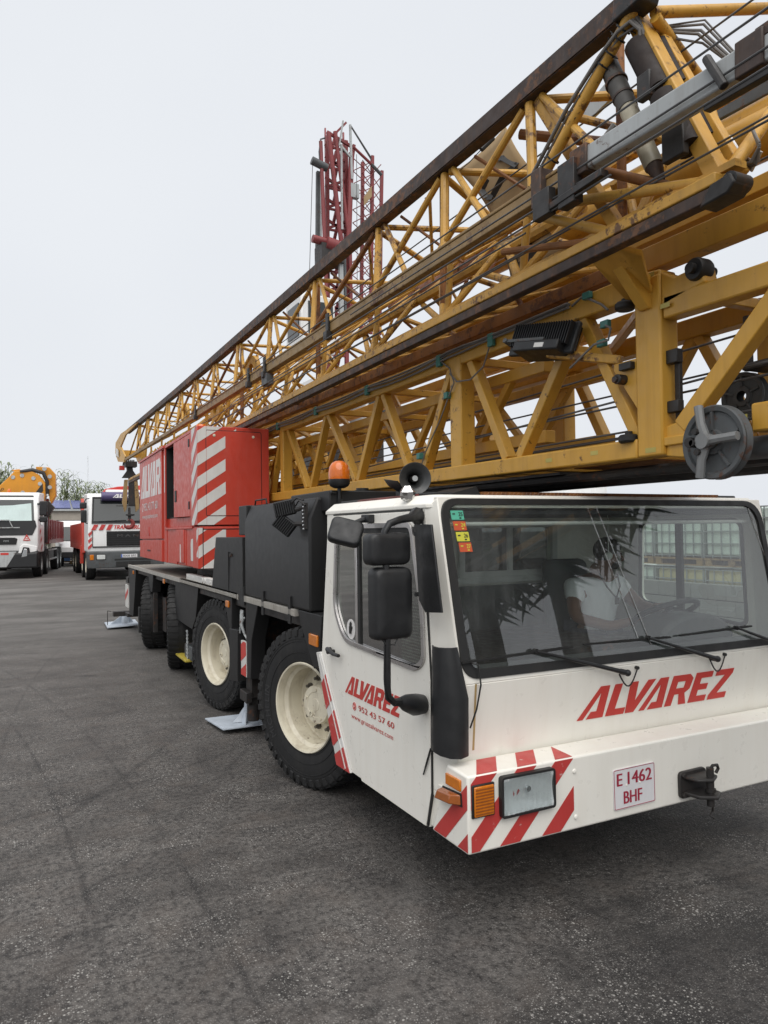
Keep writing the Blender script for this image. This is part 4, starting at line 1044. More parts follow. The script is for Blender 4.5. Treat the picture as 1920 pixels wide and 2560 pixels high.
    return ty
w1 = make_wheel()
# put every child at wheel-local coordinates, then place
for ch in w1.children:
    if ch.name.startswith('rim') or ch.name.startswith('hub'): ch.location = OFF[ch]
def fix_child_z(o):
    pass
wheels = [(2.155, 5.50, 19), (2.155, 8.36, 13), (2.165, 11.20, -13), (2.165, 13.40, -18)]
for i, (x, y, st) in enumerate(wheels):
    for side in (0, 1):
        if i == 0 and side == 0: w = w1
        else:
            w = w1.copy(); COL.objects.link(w); w.parent = CR
            for ch in list(w1.children):
                c2 = ch.copy(); COL.objects.link(c2); c2.parent = w
        px_ = x if side == 0 else 6.57 - x
        w.location = V((px_, y, .626)) - OFF[CR]
        w.rotation_euler = (R(37*i + 15*side), 0, R(st) + (math.pi if side else 0))
        w.rotation_mode = 'XYZ'

# ---------------------------------------------------------------- red engine house
BY0, BY1 = 9.09, 13.95
m = MB(); m.box((1.985, 9.10, 1.56), (2.86, 11.60, 2.085)); m.box((1.97, 9.10, 2.10), (2.86, 9.50, 3.32)); m.box((2.02, 9.4, 3.30), (2.86, 13.9, 3.325))
m.box((2.6, 9.4, 1.56), (2.86, 13.9, 3.31)); m.box((1.975, 11.36, 1.56), (2.6, 11.62, 3.31)); m.box((1.99, 11.6, 1.57), (2.7, 13.94, 3.31)); m.box((1.96, 9.10, 3.285), (2.87, 11.5, 3.332)); m.box((2.0, 9.5, 2.085), (2.6, 11.4, 2.22))
BX = m.build('engine_house', M_RED, CR, bev=.008)
m = MB(); m.box((1.950, 9.085, 2.098), (2.868, 9.10, 3.328)); m.box((1.955, 9.085, 1.56), (2.868, 9.10, 2.066)); m.box((1.950, 9.10, 2.098), (1.97, 9.515, 3.328)); m.box((1.960, 9.10, 1.56), (1.985, 9.42, 2.066)); m.build('front_panel', M_RED, BX, bev=.006)
m = MB(); q = rounded([(2.062, 2.215), (2.762, 2.215), (2.762, 3.275), (2.062, 3.275)], .02, 3); m.prism([(x, 9.085, z) for x, z in q], (0, -.004, 0)); fd = m.build('service_door', M_RED, BX, bev=.003)
m = MB(); holed(m, [(x, 9.0848, z) for x, z in inset(q, -.008)], [[(x, 9.0848, z) for x, z in inset(q, .0005)]], (0, -.001, 0)); m.box((2.010, 9.0835, 1.56), (2.020, 9.0852, 2.066)); m.box((2.02, 9.0835, 2.04), (2.86, 9.0852, 2.052)); m.build('door_gap', M_GASKET, fd)
m = MB()
for x in (2.16, 2.66): m.lathe([(0, .008), (.010, .008), (.018, .004), (.018, 0)], (x, 9.081, 3.215), (0, -1, 0), 16)
m.build('door_lock', M_CREAM, fd)
m = MB(); m.box((2.60, 9.087, 2.08), (2.868, 9.082, 2.10)); m.build('seam', M_GASKET, BX)
# white chevrons: across the front and running back down the side
def zst(i): return 3.184 - .287*i
for i in range(-1, 7):
    zc = zst(i)
    for x0, x1, z0, z1, yy in ((1.951, 2.061, 2.10, 3.326, 9.0843), (2.0635, 2.300, 2.217, 3.273, 9.0803), (2.0635, 2.300, 2.10, 2.207, 9.0843), (2.0635, 2.44, 3.283, 3.326, 9.0843), (1.957, 2.009, 1.562, 2.064, 9.0843), (2.0205, 2.300, 1.562, 2.038, 9.0843)):
        poly = [(x0, zc-.075+.68*(x0-1.945)), (x1, zc-.075+.68*(x1-1.945)), (x1, zc+.075+.68*(x1-1.945)), (x0, zc+.075+.68*(x0-1.945))]
        q = cliprect(poly, x0, x1, z0, z1)
        if len(q) >= 3:
            m = MB(); m.prism([(a, yy, b) for a, b in q], (0, -.0015, 0)); m.build('white_stripe', M_STRIPE, BX, smooth=0)
    for x_, y0, y1, z0, z1 in ((1.9495, 9.088, 9.42, 2.10, 3.326), (1.9595, 9.088, 9.20, 1.70, 2.064)):
        poly = [(y0, zc-.075), (y1, zc-.075-.73*(y1-y0)), (y1, zc+.075-.73*(y1-y0)), (y0, zc+.075)]
        q = cliprect(poly, y0, y1, z0, z1)
        if len(q) >= 3:
            m = MB(); m.prism(yz(q, x_), (-.0015, 0, 0)); m.build('white_stripe', M_STRIPE, BX, smooth=0)
# side: flat sliding door, dark opening, rear bay with the lettering
m = MB(); m.prism(yz([(9.53, 2.215), (10.655, 2.225), (10.655, 3.283), (9.53, 3.283)], 1.952), (.025, 0, 0)); sd = m.build('side_door', M_RED, BX, bev=.004)
for nm, a, b in (('door_latch', (1.943, 10.44, 2.44), (1.956, 10.56, 2.60)), ('hinge', (1.943, 9.56, 3.12), (1.956, 9.62, 3.22)), ('hinge', (1.943, 9.56, 2.31), (1.956, 9.62, 2.41))):
    m = MB(); m.box(a, b); m.build(nm, M_GASKET, sd, bev=.003)
m = MB(); m.box((2.58, 10.6, 2.2), (2.598, 11.4, 3.3)); m.box((1.972, 10.68, 2.225), (2.4, 10.70, 3.29)); m.box((1.972, 11.345, 2.225), (2.4, 11.355, 3.29)); m.box((2.0, 10.69, 2.222), (2.55, 11.35, 2.232)); m.box((2.0, 10.69, 3.275), (2.55, 11.35, 3.283)); m.build('dark_opening', M_GASKET, BX)
m = MB(); m.box((1.95, 9.50, 3.286), (1.968, 11.64, 3.326)); m.box((1.952, 11.345, 2.1), (1.975, 11.40, 3.285)); m.build('door_track', M_RED, BX, bev=.004)
m = MB(); m.prism(yz([(11.64, 1.92), (13.95, 1.905), (13.95, 3.312), (11.64, 3.328)], 1.948), (.05, 0, 0)); rb = m.build('rear_bay_door', M_RED, BX, bev=.006)
m = MB(); m.prism(yz([(11.64, 1.565), (13.95, 1.585), (13.95, 1.88), (11.64, 1.895)], 1.948), (.05, 0, 0)); lb = m.build('lower_locker', M_RED, BX, bev=.006)
m = MB(); m.box((1.940, 12.75, 1.705), (1.950, 13.05, 1.730)); m.build('locker_handle', M_GASKET, lb)
m = MB(); m.box((1.940, 12.83, 1.965), (1.950, 12.93, 2.01)); m.box((1.940, 12.86, 1.965), (1.950, 12.90, 2.12)); m.build('red_handle', M_LETTER, rb)
m = MB(); m.prism([(1.93, 11.4, 3.30), (1.93, 14.0, 3.285), (2.1, 14.0, 3.33), (2.1, 11.4, 3.345)], (0, 0, .03)); m.build('roof_flap', M_RED, BX)
m = MB(); logo(m, 'ALVAREZ', (1.9478, 13.80, 2.62), (0, -1, 0), (0, 0, 1), 2.95, .56, .12, (-1, 0, 0), .002, clipw=2.14)
m.build('house_lettering', M_LETTERW, rb, smooth=0)
m = MB(); m.box((1.9505, 11.348, 2.62), (1.9475, 11.396, 3.18)); m.build('letter_edge', M_LETTERW, BX)
m = MB(); write(m, '952 43 77 60', (1.9475, 13.42, 2.40), (0, -1, 0), (0, 0, 1), 1.42, .13, .003, .004); write(m, 'www.gruasalvarez.com', (1.9475, 13.62, 2.24), (0, -1, 0), (0, 0, 1), 1.62, .095, .003)
m.lathe([(.075, 0), (.075, .003), (.06, .003), (.06, 0)], (1.9475, 13.58, 2.46), (-1, 0, 0), 20); m.build('phone_lettering', M_LETTERW, rb, smooth=0, kind='stuff')
m = MB(); m.box((1.975, 9.95, 1.57), (1.99, 10.02, 2.05)); m.box((1.972, 10.55, 1.56), (1.99, 10.62, 2.06)); m.box((1.965, 9.5, 2.055), (1.99, 11.5, 2.085)); m.box((1.962, 10.02, 1.60), (1.99, 10.55, 2.05)); m.build('lower_panel', M_RED, BX, bev=.006)
m = MB(); m.box((1.956, 10.22, 1.60), (1.964, 10.26, 1.85)); m.build('white_scuff', M_STRIPE, BX)
m = MB(); rnd = random.Random(5); m.prism(yz([(9.50, 1.64), (9.66, 1.64), (9.67, 1.86), (9.64, 1.92), (9.52, 1.93)], 1.9845), (-.002, 0, 0)); m.build('torn_sticker', M_STRIPE, BX)
m = MB(); m.lathe([(0, .05), (.06, .04), (.075, 0)], (2.05, 9.3, 3.333), (0, 0, 1), 16); m.lathe([(0, .05), (.06, .04), (.075, 0)], (2.05, 11.9, 3.345), (0, 0, 1), 16); m.build('marker_lamp', M_BEACON, BX)
# slewing platform under it and the machinery behind
m = MB(); m.lathe([(0, 1.372), (.85, 1.372), (.85, 1.46), (.70, 1.46), (.70, 1.56), (0, 1.56)], (3.28, 11.3, 0), (0, 0, 1), 40); m.box((2.3, 9.6, 1.49), (4.2, 13.8, 1.56)); m.build('slew_platform', M_DARK, CR)
m = MB(); m.box((2.90, 12.2, 1.56), (4.3, 13.9, 2.35)); m.box((3.0, 13.0, 1.56), (4.2, 14.2, 3.2)); m.build('machinery_block', M_YELLOW, CR, bev=.02)
# ================================================================ folded boom
def brace(parent, p, q, r, mt=None, n=8, name='brace'):
    m = MB(); m.tube(p, q, r, n); return m.build(name, mt or M_YELLOW, parent)
def bar(parent, p, q, w, h=None, mt=None, name='brace', up=(1, 0, 0), bev=.006):
    m = MB(); m.beam(p, q, w, h, up); return m.build(name, mt or M_YELLOW2, parent, bev=bev)

# ---- lower mast: square lattice of box sections over the cab
MX0, MX1 = 2.985, 3.95
def zb(y): return 2.415 + (y-2.8)*.006
def zt(y): return 3.285 + (y-2.8)*.006
m = MB(); m.beam((MX0, 2.86, zb(2.86)), (MX0, 13.9, zb(13.9)), .13, .105, (0, 0, 1)); mast = m.build('mast', M_YELLOW2, CR, bev=.010)
for x, f, nm in ((MX0, zt, 'chord'), (MX1, zb, 'chord'), (MX1, zt, 'chord')):
    bar(mast, (x, 2.86, f(2.86)), (x, 13.9, f(13.9)), .115, .13, name='chord', up=(0, 0, 1), bev=.010)
# nose part in front of the first big post
for x in (MX0, MX1):
    bar(mast, (x, 2.68, 3.118), (x, 1.15, 3.085), .10, .115, name='chord', up=(0, 0, 1), bev=.01)
    bar(mast, (x, 2.20, 2.485), (x, 1.15, 2.475), .085, .13, name='chord', up=(0, 0, 1), bev=.01)
    bar(mast, (x, 2.70, 2.455), (x, 2.43, 2.505), .08, .11, name='chord', up=(0, 0, 1), bev=.01)
    bar(mast, (x, 2.60, 2.50), (x, 2.02, 3.06), .085, .085)
    bar(mast, (x, 1.98, 3.05), (x, 1.50, 2.52), .085, .085)
    bar(mast, (x, 1.2, 2.48), (x, 1.2, 3.10), .10, .10, name='post')
    m = MB(); m.box((x-.065, 2.685, 2.365), (x+.065, 2.858, 3.30))
    m.prism([(x-.060, 2.685, 3.16), (x-.060, 2.685, 3.32), (x-.060, 2.86, 3.345), (x-.060, 2.86, 3.20)], (.12, 0, 0)); m.prism(yz([(2.69, 3.31), (2.60, 3.255), (2.44, 3.265), (2.42, 3.17), (2.69, 3.12)], x-.05), (.10, 0, 0))
    p1 = m.build('post', M_YELLOW2, mast, bev=.012)
    m = MB(); m.box((x-.062, 4.575, zb(4.6)), (x+.062, 4.735, zt(4.6))); m.build('post', M_YELLOW2, mast, bev=.010)
    m = MB(); m.box((x-.062, 8.68, zb(8.6)), (x+.062, 8.80, zt(8.6))); m.build('post', M_YELLOW2, mast, bev=.010)
    D = [((2.87, 3.25), (4.02, 2.47)), ]
    for (yt_, yb_) in ((3.30, 2.88), (3.34, 3.93), (4.50, 4.07), (4.76, 5.22), (5.95, 5.45), (6.03, 6.52), (7.28, 6.58), (7.34, 7.82), (8.60, 7.95), (8.85, 9.3), (10.0, 9.38), (10.06, 10.6), (11.3, 10.7), (11.4, 12.0), (12.6, 12.1), (12.7, 13.3), (13.9, 13.4)):
        w = .068 if yt_ < 5 else .064
        bar(mast, (x, yt_, zt(yt_)-.055), (x, yb_, zb(yb_)+.05), w, w+.012)
rnd = random.Random(11)
for i, y in enumerate((2.78, 4.05, 4.65, 5.98, 7.32, 8.72, 10.0, 11.3, 12.6)):
    bar(mast, (MX0+.06, y, zt(y)-.02), (MX1-.06, y, zt(y)-.02), .06, .06, name='cross_member', up=(0, 0, 1)); bar(mast, (MX0+.06, y+.05, zb(y)+.01), (MX1-.06, y+.05, zb(y)+.01), .06, .06, name='cross_member', up=(0, 0, 1))
    if i < 8:
        y2 = (4.05, 4.65, 5.98, 7.32, 8.72, 10.0, 11.3, 12.6)[i]
        bar(mast, (MX0+.06, y, zt(y)), (MX1-.06, y2, zt(y2)), .05, .05, up=(0, 0, 1)); bar(mast, (MX1-.06, y, zb(y)), (MX0+.06, y2, zb(y2)), .05, .05, up=(0, 0, 1))
# inner telescopic section seen between the bars
for x in (3.20, 3.74):
    for z in (2.62, 3.10): bar(mast, (x, 3.9, z), (x, 14.5, z+.05), .085, .085, M_YELLOW2, 'inner_chord', (0, 0, 1))
    for k in range(9):
        y = 4.3 + k*1.08
        bar(mast, (x, y, 3.10), (x, y+.45, 2.64), .055, .055, name='inner_brace'); bar(mast, (x, y+1.0, 3.10), (x, y+.52, 2.64), .055, .055, name='inner_brace')
        if x < 3.5: bar(mast, (3.24, y+.9, 3.11), (3.70, y+.9, 3.11), .05, .05, name='cross_member', up=(0, 0, 1))
# ropes through the mast
m = MB()
for (x, z0, z1, y0, y1) in ((3.12, 2.70, 2.73, .9, 13.5), (3.16, 2.555, 2.56, 1.2, 13.5), (3.24, 2.53, 2.545, 1.2, 13.5), (3.5, 2.86, 2.90, .9, 13.5), (3.6, 2.60, 2.60, .9, 13.5), (3.05, 2.78, 2.60, 1.0, 7.4), (3.42, 2.50, 2.52, 1.0, 12), (3.0, 3.375, 3.36, .9, 2.35), (3.3, 3.0, 2.9, .9, 9)):
    m.tube((x, y0, z0), (x, y1, z1), .0065, 7)
m.build('wire_rope', M_ROPE, mast)
# black pad lining under the mast (dark belly plates and hoses above the cab roof)
m = MB(); m.box((3.02, 3.6, 2.335), (3.9, 13.5, 2.352)); m.tube((3.10, 1.0, 2.30), (3.05, 8.0, 2.33), .03, 10); m.tube((3.3, 1.0, 2.29), (3.3, 8.0, 2.31), .04, 10); m.tube((3.6, 1.0, 2.30), (3.6, 8.0, 2.31), .025, 8); m.box((3.0, 1.2, 2.255), (4.0, 1.32, 2.41)); m.build('belly_hoses', M_DARK, mast)
m = MB(); m.box((3.05, 2.9, 2.362), (3.95, 3.5, 2.372)); m.build('belly_plate', M_RUSTY, mast)
# rust rail carried on top of the mast
bar(mast, (3.02, 2.9, 3.435), (3.02, 13.9, 3.572), .085, .085, M_RUSTY, 'rusty_rail', (0, 0, 1))
bar(mast, (3.03, .9, 3.40), (3.03, 3.0, 3.425), .10, .13, M_YELLOW2, 'upper_beam', (0, 0, 1))
bar(mast, (3.85, .9, 3.42), (3.85, 13.9, 3.55), .085, .10, M_YELLOW2, 'upper_beam', (0, 0, 1))
bar(mast, (3.0, 2.05, 3.36), (3.85, 1.5, 3.36), .09, .07, M_YELLOW2, 'cross_member', (0, 0, 1)); bar(mast, (3.05, 1.9, 3.16), (3.9, 2.6, 3.16), .07, .07, M_YELLOW2, 'cross_member', (0, 0, 1)); bar(mast, (3.05, 1.2, 3.42), (3.85, 1.9, 3.43), .05, .05, M_YELLOW, 'cross_member', (0, 0, 1))
# bracket from the jib rail down to the post
m = MB(); m.prism([(2.64, 2.86, 3.36), (2.64, 2.66, 3.36), (2.78, 2.66, 3.36), (2.90, 2.72, 3.22), (2.985, 2.75, 3.20), (2.985, 2.85, 3.20), (2.86, 2.86, 3.20)], (0, 0, .03)); m.prism([(2.66, 2.74, 3.39), (2.80, 2.74, 3.39), (2.985, 2.74, 3.26), (2.985, 2.74, 3.13), (2.90, 2.74, 3.13)], (0, .07, 0)); m.build('jib_bracket', M_YELLOW2, mast, bev=.006)
# rollers, guide wheels, sheaves
m = MB(); m.lathe([(.018, -.045), (.050, -.045), (.056, -.03), (.056, .03), (.050, .045), (.018, .045)], (2.955, 2.465, 3.245), (-1, 0, 0), 28); m.tube((2.88, 2.465, 3.245), (3.05, 2.465, 3.245), .026, 12); m.build('guide_roller', M_GASKET, mast)
for (y, z) in ((2.93, 3.195), (2.925, 2.475)):
    m = MB(); m.lathe([(0, .022), (.045, .022), (.055, .012), (.055, -.012), (.045, -.022), (0, -.022)], (2.93, y, z), (0, 0, 1), 20); m.tube((2.93, y, z), (2.93, y, z+.04), .02, 8); m.build('guide_roller', M_GASKET, mast)
m = MB(); m.prism(yz([(2.86, 2.62), (3.03, 2.86), (3.03, 2.90), (2.86, 2.90)], 2.935), (.02, 0, 0)); m.build('gusset_plate', M_YELLOW2, mast, bev=.004); m = MB(); m.tube((2.88, 2.955, 2.80), (2.96, 2.955, 2.80), .028, 12); m.tube((2.90, 2.965, 2.80), (2.87, 2.965, 2.80), .020, 8); m.box((2.90, 2.875, 2.845), (2.95, 2.96, 2.885)); m.build('pivot_block', M_DARK, mast, bev=.004)
m = MB(); m.box((2.955, 2.615, 2.83), (3.0, 2.685, 2.90)); m.box((2.955, 2.615, 2.58), (3.0, 2.685, 2.64)); m.box((2.985, 2.628, 2.50), (3.01, 2.66, 2.9)); m.build('locking_bolt', M_DARK, mast, bev=.004)
def sheave(c, r, ax=(-1, 0, 0), spider=True, rot=0.0):
    c = V(c); m = MB()
    m.lathe([(.030, .03), (.055, .03), (.06, .018), (r*.80, .014), (r*.84, .026), (r*.96, .030), (r, .024), (r*.93, 0), (r, -.024), (r*.96, -.03), (r*.84, -.026), (r*.80, -.014), (.06, -.018), (.03, -.03)], c, ax, 44)
    d, s, u = frame(ax)
    for i in range(5):
        a = 2*math.pi*i/5 + .3; e = s*math.cos(a)+u*math.sin(a)
        m.beam(c + d*.02 + e*.05, c + d*.02 + e*r*.82, .012, .02, d)
    sh = m.build('sheave', M_GREYD, mast, smooth=30)
    if spider:
        m = MB()
        hub = c + d*.05 + V((0, .015, .005))
        for a in (R(102), R(2), R(-102)):
            e = V((0, -math.cos(a), math.sin(a)))
            m.path([hub, hub + e*r*.5 + d*.012, hub + e*r*.98 + d*.004], [.026, .020, .021], 8)
        m.tube(hub - d*.03, hub + d*.035, .036, 14); m.build('rope_guard', paint('grey cast iron', (.20, .205, .205), .5, .15, .3, rust=-.1), sh)
        m = MB()
        for o in (V((0, .03, .045)), V((0, .045, -.005)), V((0, .02, -.05))): m.tube(hub + o, hub + o + d*.045, .015, 8)
        m.tube(hub + V((0, .062, .0)) - d*.02, hub + V((0, .062, .0)) + d*.045, .024, 10); m.build('bolt', M_DARK, sh)
    return sh
sheave((2.87, 2.325, 2.385), .172)
sheave((3.62, 2.74, 2.72), .135, spider=False)
sheave((3.2, 3.02, 2.80), .13, spider=False)
m = MB(); m.prism(yz([(2.68, 2.44), (2.36, 2.42), (2.36, 2.34), (2.60, 2.345), (2.69, 2.36)], 2.945), (.05, 0, 0)); m.box((2.93, 2.36, 2.41), (2.99, 2.69, 2.455)); m.build('sheave_arm', M_YELLOW2, mast, bev=.006)
m = MB(); m.box((3.5, 2.30, 2.84), (3.75, 2.66, 2.875)); m.tube((3.58, 2.68, 2.85), (3.58, 2.68, 3.15), .025, 10); m.tube((3.78, 2.5, 2.85), (3.78, 2.5, 3.2), .02, 8); m.build('rope_guard', M_DARK, mast)
m = MB(); m.tube((3.05, .9, 2.34), (3.05, 2.3, 2.36), .055, 14); m.build('hydraulic_cylinder', M_GREYD, mast)
# small pale inspection labels
m = MB()
for y, z in ((2.20, 2.49), (3.55, 2.42), (3.15, 2.425), (2.62, 3.12), (5.05, 2.43)): m.box((MX0-.0665, y, z-.012), (MX0-.0655, y+.06, z+.012))
m.box((MX0-.0655, 2.73, 2.385), (MX0-.0665, 2.80, 2.41)); m.box((MX0-.0605, 2.72, 3.288), (MX0-.0625, 2.78, 3.318)); m.build('pale_label', plain('faded label', (.48, .40, .10), .5), mast)

# floodlight on the mast
FD, FS = unit((-.30, -.86, -.10)), None
c = V((2.80, 3.46, 3.115))
ux = V((c.x, 0, 0)); ex = unit((.12, -.62, -.10)); ey = unit(ex.cross(V((-.78, -.1, .25)))) ; ez = ex.cross(ey)
if ey.z < 0: ey, ez = -ey, -ez
def fl(a, b, d): return c + (ex*a + ey*b + ez*d)*.86
def fbox(m, a0, a1, b0, b1, d0, d1):
    m.add([fl(a, b, d) for d in (d0, d1) for a, b in ((a0, b0), (a1, b0), (a1, b1), (a0, b1))], [(3,2,1,0),(4,5,6,7),(0,1,5,4),(1,2,6,5),(2,3,7,6),(3,0,4,7)])
m = MB(); fbox(m, -.285, .285, -.10, .13, -.02, .02); fl_o = fixn(m.build('floodlight', M_PLASTIC, CR, bev=.012))
m = MB()
for i in range(24): fbox(m, -.245+i*.0212, -.238+i*.0212, -.05, .115, -.065, .065)
m.build('cooling_fin', M_PLASTIC, fl_o)
m = MB(); fbox(m, -.18, .22, -.105, -.03, -.10, .10); m.build('driver_box', M_PLASTIC, fl_o, bev=.01)
m = MB(); fbox(m, -.30, .06, -.025, .0, -.078, .078); m.tube(fl(-.29, -.012, -.09), fl(-.29, -.012, .09), .016, 10); m.build('lamp_bracket', M_GREYD, fl_o, bev=.004)
m = MB(); fbox(m, .02, .10, -.088, -.055, -.1025, .1025); m.build('rating_label', M_STRIPE, fl_o)
bar(mast, (2.80, 3.42, 3.035), (2.985, 3.02, 2.925), .05, .05, M_YELLOW, 'lamp_arm', (0, 0, 1))
m = MB(); m.path([(2.918, 3.34, 3.31), (2.91, 3.25, 3.335), (2.91, 3.19, 3.31), (2.91, 3.09, 3.25), (2.90, 3.03, 3.20)], .007, 6); m.path([(2.90, 3.05, 3.12), (2.89, 3.0, 3.09), (2.89, 3.02, 3.03), (2.86, 3.1, 3.02), (2.86, 3.3, 2.93)], .007, 6)
m.build('lamp_cable', M_CABLE, fl_o)
for y, z in ((3.20, 3.33), (3.06, 3.13), (3.09, 3.03)):
    m = MB(); m.box((2.895, y-.03, z-.02), (2.925, y+.03, z+.02)); m.build('cable_clip', M_TEAL, fl_o, bev=.004)
# cable bundle clipped along the top chord
m = MB()
for k, (dz, dx) in enumerate(((0, 0), (.018, -.008), (-.018, -.004), (.03, .004))):
    pts = []
    for i in range(40):
        y = 3.35 + i*.23
        if y > 11.5: break
        sag = -.035*math.sin(((y-4.85) % 1.32)/1.32*math.pi) if y > 4.85 else .02
        pts.append((2.905+dx, y, zt(y)+.015+dz*(1.0 if y > 4.4 else .5)+sag*(1-.25*k)))
    m.path(pts, .008, 6)
m.path([(2.91, 4.88, 3.33), (2.905, 4.7, 3.22), (2.905, 4.64, 3.10), (2.905, 4.85, 2.85), (2.91, 5.1, 2.62), (2.92, 5.2, 2.50)], .006, 6)
m.path([(2.905, 4.70, 3.18), (2.905, 4.60, 3.10), (2.905, 4.42, 3.08), (2.905, 4.25, 3.14), (2.905, 4.15, 3.30)], .006, 6)
m.build('cable_bundle', M_CABLE, mast)
for y in (4.85, 6.17, 7.5, 8.83, 4.15):
    m = MB(); m.box((2.890, y-.03, zt(y)-.035), (2.920, y+.03, zt(y)+.055)); m.build('cable_clip', M_TEAL, mast, bev=.004)
for y, z in ((4.74, 3.02), (5.18, 2.60)):
    m = MB(); m.box((2.885, y-.025, z-.025), (2.93, y+.025, z+.025)); m.build('cable_clip', M_TEAL, mast, bev=.004)

# ---- upper jib: dark trolley rails with tube lacing
JX = 2.60
def zu(y): return 4.475 + .0125*(y-2.4) if y < 14 else 4.62 + .020*(y-14)
def zl_(y): return 3.405
def zk(y): return 3.85 + .0118*(y-3.2)
ridge = [2.45, 5, 8, 11, 14, 18.4, 21.0]
m = MB()
for a, b in zip(ridge[:-1], ridge[1:]):
    m.beam((JX, a, zu(a)+.035), (JX, b, zu(b)+.035), .018, .088, (0, 0, 1)); m.beam((JX+.04, a, zu(a)-.010), (JX+.04, b, zu(b)-.010), .080, .010, (0, 0, 1)); m.beam((JX+.05, a, zu(a)+.09), (JX+.05, b, zu(b)+.09), .11, .016, (0, 0, 1))
jib = m.build('jib', M_RAIL, CR)
m = MB(); m.beam((JX+.01, 2.03, 3.388), (JX+.01, 20.5, 3.383), .065, .056, (0, 0, 1)); m.build('lower_rail', M_RAIL, jib, bev=.006)
m = MB(); m.beam((JX+.015, 2.06, 3.444), (JX+.015, 20.5, 3.443), .085, .05, (0, 0, 1)); m.build('lower_chord', M_YELLOW, jib, bev=.006)
m = MB(); m.beam((JX+.055, 2.0, 3.492), (JX+.055, 20.5, 3.487), .07, .03, (0, 0, 1)); m.build('rail_pad', M_YELLOW, jib)
# tan beam (apex of the outer section) lying in front of the lattice
m = MB(); m.beam((2.52, 2.92, 3.795), (2.52, 12.0, 3.885), .075, .085, (0, 0, 1)); m.beam((2.52, 12.0, 3.885), (2.52, 20.5, 3.99), .06, .07, (0, 0, 1)); m.beam((2.485, 2.9, 3.848), (2.485, 12, 3.938), .016, .020, (0, 0, 1)); m.build('inner_beam', M_TAN, jib, bev=.006)
UN = [2.48, 3.35, 4.30, 5.35, 6.80, 8.25, 9.70, 11.05, 12.4, 13.7, 15.0, 16.3, 17.6, 18.9]
LN = [1.97, 2.66, 3.50, 4.36, 5.52, 6.70, 7.85, 9.1, 10.4, 11.8, 13.2, 14.6, 16.0, 17.4, 18.8]
rr = lambda y: .030 if y < 3.2 else (.026 if y < 6 else .023)
def nb(y): return 10 if y < 5 else (8 if y < 9 else 6)
def zl2(y): return 3.60 + .004*y
XR_, zR = 3.50, 4.36                    # far top chord
def zr(y): return zR + .012*(y-2.5)
for x0, y0, y1 in ((XR_, 2.4, 20.0),):
    m = MB(); m.beam((x0, y0, zr(y0)+.04), (x0, y1, zr(y1)+.04), .07, .10, (0, 0, 1)); m.build('far_rail', M_YELLOW, jib)
for i, y in enumerate(UN):
    U = V((JX+.045, y, zu(y)-.03))
    yn = UN[i+1] if i+1 < len(UN) else y+1.3
    T = lambda yy: V((2.56, yy, zk(yy)+.03))
    if i > 0:
        brace(jib, U, T(y-.12), rr(y)*1.15, n=nb(y))                       # post down to the tan beam
        brace(jib, U + V((.01, -.10, 0)), T(y-.62), rr(y)*.85, n=nb(y))
        brace(jib, U + V((0, .06, 0)), T(y+(yn-y)*.96), rr(y)*.9, M_YELLOW if i % 3 else M_RUSTY, n=nb(y))
        if i == 1: continue
        brace(jib, V((XR_, y-.25, zr(y)-.02)), V((2.66, y+.35, zk(y)+.02)), rr(y)*.9, n=nb(y))
        brace(jib, V((XR_, y-.2, zr(y))), V((2.70, y-.75, zk(y)+.02)), rr(y)*.75, n=nb(y))
        brace(jib, U + V((0, .02, 0)), (XR_, y+.45, zr(y+.45)), rr(y)*.95, n=nb(y))  # top lacing
        brace(jib, U + V((0, -.05, 0)), (XR_, y-.60, zr(y-.6)), rr(y)*.95, n=nb(y))
        if y < 15:
            brace(jib, V((XR_, y+.45, zr(y)-.02)), V((2.75, y+.95, zk(y)+.05)), .014, n=6); brace(jib, V((XR_, y-.2, zr(y)-.04)), V((3.45, y+.5, zl2(y)+.03)), .016, n=6); brace(jib, V((XR_, y+.4, zr(y)-.04)), V((3.45, y-.2, zl2(y)+.03)), .014, n=6)
            brace(jib, U + V((.05, .3, 0)), V((2.98, y+.75, 3.95+.01*y)), .013, n=6); brace(jib, U + V((.05, -.3, 0)), V((2.98, y-.75, 3.95+.01*y)), .013, M_RUSTY, n=6)
    if i in (2, 4, 6): brace(jib, (JX+.15, y+.2, zu(y)), (JX+.15, y+.22, zk(y)-.35), .026, M_RUSTY)
XL_ = 3.45
m = MB(); m.beam((XL_, 1.9, zl2(2)), (XL_, 19, zl2(19)), .07, .08, (0, 0, 1)); m.build('far_rail', M_YELLOW, jib)
m = MB(); m.tube((2.98, 3.3, 3.90), (3.0, 17, 4.05), .04, 8); m.build('apex_tube', M_YELLOW, jib)
